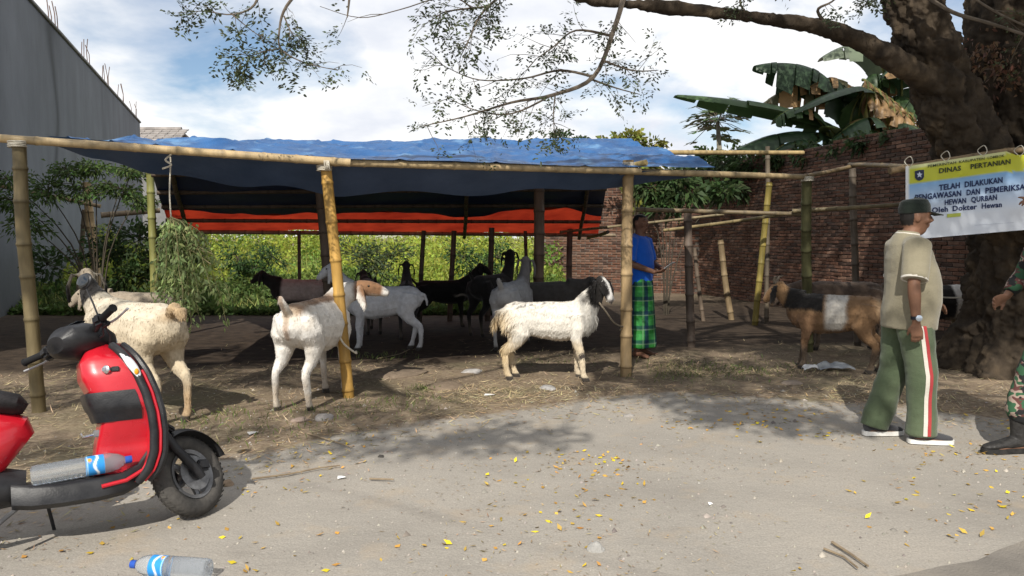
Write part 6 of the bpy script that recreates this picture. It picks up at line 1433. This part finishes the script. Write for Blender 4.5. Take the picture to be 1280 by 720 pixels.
def inner(z, t, w):
    t = float(t); col = float(np.interp(z, [.245, .30, .36, .46, .54, .60, .70, .78, .86, .92, .955], [.03, .22, .235, .225, .205, .19, .215, .225, .19, .12, .04]))
    k_ = float(np.interp(z, [.245, .30, .44, .56, .62], [.60, .56, .58, .80, 1.0])); a_ = abs(t)
    if a_ > .9: return Vector((sx(z) + .018, w * .97 * (k_ + (1 - k_) * (a_ - .9) / .1) * math.copysign(1, t), z))
    q_ = a_ / .9; return Vector((sx(z) + .018 - col * (1 - q_ ** 9) / (1 if True else 1), w * .97 * k_ * math.copysign(q_ ** .8, t), z))
pan = strip('leg_shield', inner, redp)
strip('front_cover', lambda z, t, w: Vector((sx(z) + .050 + (.042 + .02 * math.sin((z - .3) * 4)) * (1 - abs(t) ** 2.2), w * 1.02 * t, z)), redp)
# black rim trim with the fine red line
for s in (-1, 1):
    pts = [Vector((sx(z) + .036, s * (sw(z) + .006), z)) for z in np.linspace(.245, .94, 30)]
    MB().tube(pts, .021, 10).build('edge_trim', blkp, sct)
    MB().tube([p + Vector((.030, s * .004, 0)) for p in pts[:24]], .0075, 6).build('red_line', redp, sct)
    MB().tube([p + Vector((.052, -s * .012, 0)) for p in pts], .018, 8).build('front_trim', blkp, sct)
    zs = np.linspace(.735, .925, 14); V = []
    for j, z in enumerate(zs):
        h = .026 * math.sin(PI * (j + .35) / 13.7)
        for k in range(7): a = -PI / 2 + PI * k / 6; V.append(Vector((sx(z) + .036 + h * math.sin(a) * .9, s * (sw(z) + .020 + .012 * math.cos(a) * (h / .026)), z)))
    sg = MB().add(V, [(j * 7 + k, j * 7 + k + 1, (j + 1) * 7 + k + 1, (j + 1) * 7 + k) for j in range(13) for k in range(6)]).build('turn_signal', lensm, sct)
    MB().ell((sx(.79) + .036, s * (sw(.79) + .030), .79), (.011, .008, .016), 10, 8).build('amber_bulb', amb, sg)
# glove pocket, key switch, bag hook
pk = MB(); V = []
for i in range(13):
    z = .555 + .15 * i / 12
    for k in range(17):
        t = 2 * k / 16 - 1; p_ = inner(z, t * .89, sw(z)); b = math.sin(PI * (.08 + .84 * i / 12)) ** .5; V.append(Vector((p_.x - .045 * b * (1 - abs(t) ** 5), p_.y * (1 + .03 * b), z)))
pk.add(V, [(i * 17 + k, i * 17 + k + 1, (i + 1) * 17 + k + 1, (i + 1) * 17 + k) for i in range(12) for k in range(16)]).build('glove_pocket', blkp, pan)
xk = inner(.81, -.84, sw(.81)).x; yk = inner(.81, -.84, sw(.81)).y
ks = MB().lathe([(.001, 0), (.021, 0), (.021, .012), (.015, .016), (.001, .016)], 18, Matrix.Translation((xk, yk, .815)) @ Vector((-.65, -.76, 0)).to_track_quat('Z', 'Y').to_matrix().to_4x4()).build('key_switch', chrm, pan)
MB().box((xk + .035, yk - .008, .815), (.036, .014, .024), rot=Matrix.Rotation(R(-12), 3, 'Z'), bev=.003).build('key_plate', blkp, pan)
MB().box((xk - .018, yk - .020, .815), (.022, .004, .016), rot=Matrix.Rotation(R(49), 3, 'Z'), bev=.001).build('key', chrm, pan)
hk = MB().tube([(sx(.5) - .19, -.08, .505), (sx(.5) - .235, -.08, .50), (sx(.5) - .265, -.08, .495), (sx(.5) - .275, -.08, .515)], .006, 8).build('bag_hook', chrm, pan); MB().box((sx(.5) - .205, -.08, .505), (.03, .04, .035), bev=.004).build('hook_plate', grym, pan)
# headset with instrument pod
pod = MB(); eloft(pod, [((-.02, 0, .945), .06, .04), ((.02, 0, .962), .115, .075), ((.10, 0, .975), .135, .088), ((.18, 0, .975), .13, .09), ((.25, 0, .96), .10, .075), ((.29, 0, .945), .05, .04)], up=(0, 0, 1), n=24)
hset = steer(pod).build('headset', blkp, sct)
stz = MB(); eloft(stz, [((.03, 0, 1.036), .05, .006), ((.07, 0, 1.056), .07, .008), ((.12, 0, 1.066), .066, .007)], up=(0, 0, 1)); steer(stz).build('instrument_glass', M('instrument_glass', (.02, .024, .03), None, rough=.08, coat=.6), hset)
steer(MB().tube([(.235, 0, .90), (.20, 0, .93), (.17, 0, .955)], [.085, .075, .06], 16)).build('neck_cowl', redp, sct)
steer(MB().ell((.272, 0, .965), (.028, .075, .048), 18, 12)).build('headlight', lensm, hset)
for s in (-1, 1):
    steer(MB().tube([(.12, s * .08, .985), (.10, s * .16, .995), (.085, s * .22, 1.0)], [.026, .022, .018], 12)).build('handlebar', blkp, sct)
    hb = MB(); hb.box((.085, s * .205, 1.003), (.058, .062, .055), rot=Matrix.Rotation(s * R(-8), 3, 'Z'), bev=.014); hb.box((.105, s * .215, .978), (.03, .05, .025), bev=.006); steer(hb).build('switch_housing', blkp, sct)
    gp_ = []; rr = []
    for k in range(25): gp_.append((.080 - .026 * k / 24, s * (.235 + .115 * k / 24), 1.002)); rr.append(.0175 + (.0012 if k % 2 else 0) + (.003 if k > 22 else 0))
    steer(MB().tube(gp_, rr, 12)).build('grip', M('grip_rubber', (.010, .010, .011), None, rough=.8), sct)
    lv = MB(); lv.tube([(.115, s * .20, .99), (.128, s * .235, .985), (.118, s * .29, .98), (.10, s * .355, .978), (.088, s * .405, .978)], [.009, .008, .007, .0065, .008], 8, flat=.7); steer(lv).build('brake_lever', M('lever_alloy', (.42, .42, .43), (.52, .52, .53), scale=20, rough=.45, metal=.3), sct)
    if s > 0: continue
    mr = MB(); mr.tube([(.085, s * .20, 1.03), (.075, s * .195, 1.10), (.068, s * .185, 1.155), (.062, s * .185, 1.185)], .0045, 8); st_ = steer(mr).build('mirror_stem', blkp, sct)
    steer(MB().ell((.06, s * .185, 1.225), (.018, .052, .042), 18, 12)).build('mirror_shell', blkp, st_)
    steer(MB().ell((.047, s * .185, 1.225), (.006, .046, .036), 18, 10)).build('mirror_glass', M('mirror_glass', (.10, .105, .11), None, rough=.05, metal=1), st_)
cb = [(.11, -.20, .985), (.16, -.17, .94), (.20, -.10, .90)]; steer(MB().tube([Vector(c) for c in cb], .006, 6)).build('brake_cable', blkp, sct)
steer(MB().tube([(.10, -.20, .98), (.13, -.16, .945), (.14, -.09, .95)], .006, 6)).build('throttle_cable', blkp, sct)
# floorboard, skirts and rear body
fb = MB(); rs = []
def prof_ring(x, w, zt, zb): return [Vector((x, w * c, (zt + zb) / 2 + (zt - zb) / 2 * s_)) for c, s_ in ((1, -.6), (1, .75), (.93, 1), (0, 1), (-.93, 1), (-1, .75), (-1, -.6), (-.8, -1), (0, -1), (.8, -1))]
for x, w, zt, zb in ((-.20, .15, .315, .20), (-.12, .185, .300, .185), (.0, .205, .292, .18), (.15, .212, .292, .18), (.27, .205, .298, .19), (.345, .16, .33, .22), (.39, .14, .39, .27)): rs.append(prof_ring(x, w, zt, zb))
fb.rings(rs).build('floorboard', blkp, sct, auto=50)
for s in (-1, 1):
    MB().tube([(.17, s * .214, .250), (.28, s * .210, .262), (.36, s * .20, .30), (.40, s * .19, .36)], .010, 8).build('side_line', redp, sct)
for k in range(5): MB().box((.08, -.10 + .05 * k, .2965), (.28, .012, .006), bev=.002).build('floor_rib', M('floor_rubber', (.02, .02, .02), None, rough=.9), sct)
tb = MB(); eloft(tb, [((-.185, 0, .43), .055, .15), ((-.21, 0, .45), .115, .20), ((-.28, 0, .48), .15, .20), ((-.45, 0, .52), .165, .165), ((-.65, 0, .57), .15, .12), ((-.82, 0, .63), .11, .075), ((-.92, 0, .67), .06, .035)], up=(0, 0, 1), n=24); tb.build('rear_body', redp, sct)
ub = MB(); eloft(ub, [((-.14, 0, .29), .10, .08), ((-.25, 0, .30), .15, .10), ((-.45, 0, .33), .15, .10), ((-.6, 0, .38), .11, .08)], up=(0, 0, 1)); ub.build('under_cover', blkp, sct)
se = MB(); eloft(se, [((-.125, 0, .665), .05, .028), ((-.165, 0, .69), .11, .055), ((-.26, 0, .715), .135, .062), ((-.45, 0, .73), .14, .058), ((-.65, 0, .765), .135, .055), ((-.80, 0, .775), .10, .04), ((-.86, 0, .765), .05, .02)], up=(0, 0, 1), n=22); se.build('seat', seatm, sct)
MB().ell((-.93, 0, .66), (.03, .07, .035), 14, 10).build('tail_light', M('tail_light', (.4, .01, .01), None, rough=.15), sct)
MB().tube([(-.80, .11, .70), (-.95, .11, .745), (-1.0, 0, .755), (-.95, -.11, .745), (-.80, -.11, .70)], .014, 8).build('grab_rail', grym, sct)
MB().tube([(-.30, -.13, .23), (-.45, -.165, .22), (-.60, -.19, .26), (-.92, -.19, .33)], [.02, .03, .055, .05], 14).build('exhaust', M('exhaust', (.04, .04, .042), (.08, .078, .075), scale=8, rough=.5), sct)
MB().box((-.45, .10, .235), (.42, .09, .12), bev=.03).build('engine_case', grym, sct)
MB().tube([(-.62, -.09, .225), (-.62, .10, .225)], .02, 10).build('rear_axle', grym, sct)
MB().tube([(-.05, .10, .19), (-.02, .22, .04), (.0, .245, -.03)], .009, 8).build('side_stand', blkp, sct)
MB().tube([(-.18, -.10, .20), (-.26, -.16, .145), (-.30, -.20, .15)], .012, 8).build('foot_peg', grym, sct)
sct.location.z = 0.006
# ================================================================== water bottles
plas = M('bottle_plastic', (0.80, 0.85, 0.90), None, rough=0.10, trans=0.85, ior=1.18, spec=0.6); capb = M('bottle_cap', (0.02, 0.07, 0.35), (0.03, 0.10, 0.42), scale=9, rough=.4)
labm = M('bottle_label', (.95, .95, .95), (1.03, 1.03, 1.03), scale=8, rough=.35, attr=True)
def bottle(label, mat, L_=.34, r=.044):
    "axis +x, cap at +x"
    t = thing('water_bottle', label, 'bottle', (0, 0, 0)); t.matrix_world = mat; k = L_ / .34
    rot = Matrix.Rotation(R(90), 4, 'Y'); prof = [(.002, .006), (.030, 0), (.041, .006), (.0435, .02)]
    z = .028
    while z < .17: prof += [(.0435, z), (.0415, z + .006), (.0435, z + .012)]; z += .0175
    prof += [(.0425, .185), (.0425, .235), (.0435, .24), (.042, .262), (.034, .288), (.022, .305), (.0145, .312), (.0145, .325), (.002, .3255)]
    sc_ = Matrix.Diagonal((r / .0435, r / .0435, k, 1)); MB().lathe(prof, 26, rot @ sc_).build('bottle_body', plas, t)
    me = MB().rings([[rot @ sc_ @ Vector((.0432 * math.cos(2 * PI * q / 32), .0432 * math.sin(2 * PI * q / 32), z_)) for q in range(32)] for z_ in np.linspace(.178, .240, 16)], caps=False).mesh('label', True)
    P = co_of(me).astype(float); an = np.arctan2(P[:, 1], P[:, 2]); x_ = P[:, 0] / k; c = np.tile(np.array((0.03, 0.25, 0.62)), (len(P), 1))
    c = mixc(c, (.75, .78, .8), sstep(.006, .003, np.abs(x_ - .212 + .006 * np.sin(an * 3)))); c = mixc(c, (.8, .35, .03), sstep(.010, .006, np.hypot(x_ - .19, .03 * np.abs(np.abs(an) - .9)))); c = mixc(c, (.35, .6, .8), sstep(.003, .001, np.abs(x_ - .182))); set_col(me, c); ob('label', me, labm, t)
    MB().lathe([(.001, .312), (.0165, .312), (.0165, .334), (.015, .336), (.001, .336)], 20, rot @ sc_).build('cap', capb, t); return t
SM = Matrix.Translation(sct.location) @ Euler((R(-12), 0, R(33))).to_matrix().to_4x4() @ Matrix.Scale(.93, 4)
bottle('empty water bottle lying on the floorboard of the red scooter', SM @ Matrix.Translation((-.12, -.165, .345)) @ Matrix.Rotation(R(-1), 4, 'Z') @ Matrix.Rotation(R(-2), 4, 'Y'), L_=.44, r=.048)
ga, gb_ = G(262, 712, .048), G(163, 705, .048); dv = (gb_ - ga).normalized(); Mx = Matrix.Translation(ga) @ dv.to_track_quat('X', 'Z').to_matrix().to_4x4()
bottle('empty water bottle with blue cap lying on the road near the front wheel', Mx @ Matrix.Rotation(R(40), 4, 'X'), L_=(gb_ - ga).length, r=.044)
# ================================================================== litter on the ground
def on_ground(P, dz=0.0): P = np.array(P, float); P[:, 2] = ground_z(P) + dz; return P
def flat_cards(name, P, L_, W_, col, mat, tilt=0.15, label=None, cat=None, lift=0.006):
    n = len(P); a = rng.uniform(0, 2 * PI, n); d = np.stack([np.cos(a), np.sin(a), rng.normal(0, tilt, n)], 1); w = np.stack([-np.sin(a), np.cos(a), rng.normal(0, tilt * 1.5, n)], 1)
    return tag(cards(name, on_ground(P, lift), d, w, L_, W_, col, 0.0, mat), label, cat, kind='stuff')
strawm = M('straw', (0.8, 0.8, 0.8), (1.15, 1.15, 1.15), scale=5, rough=0.85, attr=True, spec=0.2); 
n = 110000; P = np.stack([rng.uniform(-5.2, 6.2, n), rng.uniform(4.3, 10.5, n), np.zeros(n)], 1)
keep = (dirt_mask(P) * (0.12 + 0.88 * sstep(-.05, .45, fbm(P, .8, 21, 4))) * (0.03 + .97 * sstep(9.2, 8.3, P[:, 1] - .24 * P[:, 0] + .4 * fbm(P, .9, 15, 3)))) > rng.uniform(0, 1, n) * 1.1; P = P[keep]; n = len(P)
flat_cards('straw_litter', P, rng.uniform(.04, .17, n), rng.uniform(.003, .008, n), jitcol((0.42, 0.335, 0.20), n, .45, .1), strawm, .10, 'dry straw and chaff strewn over the dirt', 'straw')
n = 2600; e = rng.uniform(-4.5, 5.5, n); P = np.stack([e, np.interp(e, _bx, _by) + rng.normal(-.12, .35, n), np.zeros(n)], 1)
flat_cards('chaff_edge', P, rng.uniform(.02, .09, n), rng.uniform(.004, .012, n), jitcol((0.36, 0.27, 0.15), n, .4, .12), strawm, .12, 'thin line of chaff where the dirt meets the road', 'chaff')
n = 5200; P = np.stack([rng.uniform(-3.0, 4.6, n), rng.uniform(2.8, 6.4, n), np.zeros(n)], 1); k = sstep(-.3, .5, fbm(P, .9, 61, 4)) > rng.uniform(0, 1, n); P = P[k]; n = len(P)
flat_cards('road_chaff', P, rng.uniform(.008, .04, n), rng.uniform(.003, .008, n), jitcol((0.34, 0.25, 0.14), n, .45, .12), strawm, .12, 'scattered bits of chaff and stalk on the road', 'chaff')
# yellow fallen leaves, gathered in drifts
n = 12000; P = np.stack([rng.uniform(-2.6, 4.4, n), rng.uniform(2.9, 6.3, n), np.zeros(n)], 1); k = sstep(-.25, .55, fbm(P, 1.1, 31, 4)) ** 2 * (0.25 + .75 * sstep(-1.5, 1.5, P[:, 0])) * (1 - .8 * dirt_mask(P)) > rng.uniform(0, 1, n) * 2.0; P = P[k]; n = len(P)
fl = jitcol((0.44, 0.27, 0.06), n, .35, .15); yl_ = rng.uniform(0, 1, n) < .22; fl[yl_] = jitcol((0.62, 0.47, 0.03), int(yl_.sum()), .15, .08)
flat_cards('fallen_leaves', P, rng.uniform(.02, .05, n), rng.uniform(.012, .028, n), fl, strawm, .25, 'small yellow leaves scattered over the road', 'leaves')
# grit
n = 2600; P = on_ground(np.stack([rng.uniform(-3.2, 4.6, n), 2.7 + 4.5 * rng.uniform(0, 1, n) ** 1.3, np.zeros(n)], 1), .001); s = rng.uniform(.003, .011, n)[:, None] * (1 + 1.2 * (rng.uniform(0, 1, (n, 1)) < .05))
oct_ = np.array([(1, 0, 0), (-.4, .9, 0), (-.5, -.8, 0), (.1, .1, .9)]); V = P[:, None, :] + (oct_[None] * rng.uniform(.6, 1.3, (n, 4, 1))) * s[:, :, None]; V = V.reshape(-1, 3); i = np.arange(n)[:, None] * 4
Fq = np.vstack([np.hstack([i, i + 1, i + 3]), np.hstack([i + 1, i + 2, i + 3]), np.hstack([i + 2, i, i + 3])])
tag(ob('grit', mesh_np('grit', V, Fq, np.repeat(jitcol((0.33, 0.30, 0.26), n, .45, .05), 4, 0)), M('grit', (.85, .85, .85), (1.1, 1.1, 1.1), scale=20, rough=.95, attr=True)), 'small stones and grit on the dusty road', 'grit', kind='stuff')
# sparse grass
gP = []
for x, y, r_, k in ((880, 462, .35, 240), (840, 470, .25, 120), (930, 468, .3, 160), (530, 488, .07, 70), (500, 505, .22, 120), (430, 520, .3, 120), (330, 545, .3, 110), (300, 520, .25, 90), (470, 450, .25, 120), (250, 530, .2, 80), (970, 460, .3, 90), (700, 455, .3, 60)):
    c = G(x, y); gP.append(np.stack([rng.normal(c.x, r_, k), rng.normal(c.y, r_ * .8, k), np.zeros(k)], 1))
gP = on_ground(np.vstack(gP)); n = len(gP); d = rng.normal(0, .45, (n, 3)); d[:, 2] = 1
tag(cards('grass_tufts', gP, d, rdir(n), rng.uniform(.03, .11, n), rng.uniform(.004, .009, n), jitcol((0.13, 0.17, 0.05), n, .35, .12), .25, weedm), 'sparse short grass on the dirt before the shed', 'grass', kind='stuff')
# stones, slabs and rubbish one by one
def stone(label, x, y, dims, col, name='stone', seed=0, flatf=1.0, cat='stone'):
    p = G(x, y); bm = bmesh.new(); bmesh.ops.create_icosphere(bm, subdivisions=3, radius=1.0)
    for v in bm.verts:
        q = v.co.copy(); k = 1 + .28 * noise.noise(q * 1.3 + Vector((seed, 0, 0))) + .10 * noise.noise(q * 4 + Vector((0, seed, 0)))
        v.co = Vector((q.x * dims[0] * k, q.y * dims[1] * k, max(-.3, q.z) * dims[2] * k))
    me = bpy.data.meshes.new(name); bm.to_mesh(me); bm.free(); me.polygons.foreach_set('use_smooth', np.ones(len(me.polygons), bool))
    o = ob(name, me, M('stone_%d' % seed, tuple(c * .8 for c in col), tuple(c * 1.15 for c in col), scale=14, rough=.95, bump=.5, bscale=60)); o.location = (p.x, p.y, gz(p.x, p.y)); o.rotation_euler = (0, 0, seed * 1.3)
    return tag(o, label, cat)
stone('pale fist-sized stone lying on the road in the foreground', 745, 687, (.045, .038, .035), (.33, .32, .30), seed=1)
stone('brown clod on the ground just right of the scooter wheel', 284, 606, (.04, .04, .03), (.30, .22, .15), seed=2, name='clod', cat='clod')
stone('wide flat brown earth slab right of the yellow post', 500, 470, (.30, .16, .035), (.19, .145, .105), seed=3, name='earth_slab', cat='slab')
stone('rounded brown earth slab nearer the road right of the yellow post', 556, 484, (.19, .20, .05), (.185, .14, .10), seed=4, name='earth_slab', cat='slab')
stone('grey flat stone behind the long-haired goat', 590, 466, (.11, .09, .03), (.40, .38, .36), seed=5)
stone('dark stone before the white goat seen from behind', 405, 526, (.09, .07, .035), (.27, .25, .235), seed=6)
stone('small dark pebble alone on the road in front of the shed', 476, 571, (.022, .018, .014), (.06, .055, .05), seed=7, name='pebble', cat='pebble')
stone('reddish stone between the hind hooves of the pied goat and the road', 375, 529, (.07, .05, .025), (.26, .20, .165), seed=8)
stone('grey rubble lump left of the front hooves of the long-haired goat', 685, 487, (.10, .07, .03), (.30, .29, .28), seed=9, name='rubble', cat='rubble')
stone('grey stone at the road edge under the tree shadow', 786, 520, (.05, .03, .02), (.30, .28, .26), seed=10)
stone('brown stone in front of the brown goat with the white belt', 990, 482, (.10, .07, .03), (.25, .20, .16), seed=12)
def bag(label, x, y, w, h, col, seed):
    p = G(x, y); U, Vv = np.meshgrid(np.linspace(-1, 1, 30), np.linspace(-1, 1, 22)); P = np.stack([U.ravel() * w, Vv.ravel() * h, np.zeros(U.size)], 1); e = np.clip(1 - (U.ravel() ** 4 + Vv.ravel() ** 4) * .5, 0, 1)
    P[:, 2] = .02 + .05 * e * (1 + 1.1 * fbm(P, 9, seed, 4)); P[:, :2] *= (1 + .18 * fbm(P, 6, seed + 3, 3))[:, None]; ii = (np.arange(21)[:, None] * 30 + np.arange(29)[None, :]).ravel()
    o = ob('plastic_bag', mesh_np('plastic_bag', P, np.stack([ii, ii + 1, ii + 31, ii + 30], 1), smooth=True), M('bag_%d' % seed, col, tuple(c * 1.15 for c in col), scale=8, rough=.4, transl=.2)); o.location = (p.x, p.y, gz(p.x, p.y)); tag(o, label, 'plastic bag')
bag('crumpled white plastic bag under the brown goat with the white belt', 1012, 466, .07, .05, (.62, .62, .62), 1)
bag('flat grey plastic sheet under the belly of the brown goat', 1042, 464, .18, .10, (.30, .32, .34), 2)
for k, (x, y, l, a, nm) in enumerate(((425, 307 + 300, .02, 0, ''), )): pass
def scrap(label, x, y, w, h, a, col):
    p = G(x, y); o = ob('paper_scrap', MB().add([(-w, -h, .004), (w * .9, -h * .8, .010), (w, h, .006), (-w * .8, h * .9, .014), (0, 0, .016)], [(0, 1, 4), (1, 2, 4), (2, 3, 4), (3, 0, 4)]).mesh('paper_scrap'), M('paper_%d' % x, col, None, rough=.8)); o.location = (p.x, p.y, gz(p.x, p.y) + .004); o.rotation_euler = (0, 0, a); tag(o, label, 'scrap')
scrap('small white scrap of paper on the road left of centre', 427, 599, .025, .012, .3, (.7, .7, .7)); scrap('white scrap of litter near the hooves of the long-haired goat', 612, 497, .05, .02, .1, (.6, .59, .57)); scrap('pale scrap of litter on the dirt right of the scooter', 316, 545, .04, .025, .8, (.5, .49, .47))
scrap('tiny white scrap on the road below the walking man', 888, 632, .012, .010, .2, (.7, .7, .7))
twm = M('dry_twig', (.16, .12, .08), (.27, .21, .14), scale=10, rough=.9)
def stick(label, pts, r):
    P = [G(x, y) + Vector((0, 0, .012)) for x, y in pts]; P = [Vector((p.x, p.y, gz(p.x, p.y) + .010 + r)) for p in P]; o = MB().tube([p - P[0] for p in P], [r * (1 - .5 * k / len(P)) for k in range(len(P))], 6).build('dry_stick', twm); o.location = P[0]; tag(o, label, 'stick')
stick('long thin dry stick on the road right of the scooter wheel', [(315, 602), (360, 596), (400, 588), (425, 585)], .006)
stick('dry stick lying on the dirt at the road edge, left of centre', [(385, 545), (412, 553), (440, 562)], .007)
stick('short dry stick on the road below the pied goat', [(462, 602), (492, 603)], .006)
stick('forked dry stick at the edge of the dark road, bottom right', [(1040, 682), (1062, 696), (1085, 712)], .007)
stick('second dry stick crossing at the edge of the dark road, bottom right', [(1030, 690), (1055, 700), (1072, 714)], .006)
stick('dry stalk lying before the shaded white goat', [(472, 452), (500, 446), (512, 440)], .006)
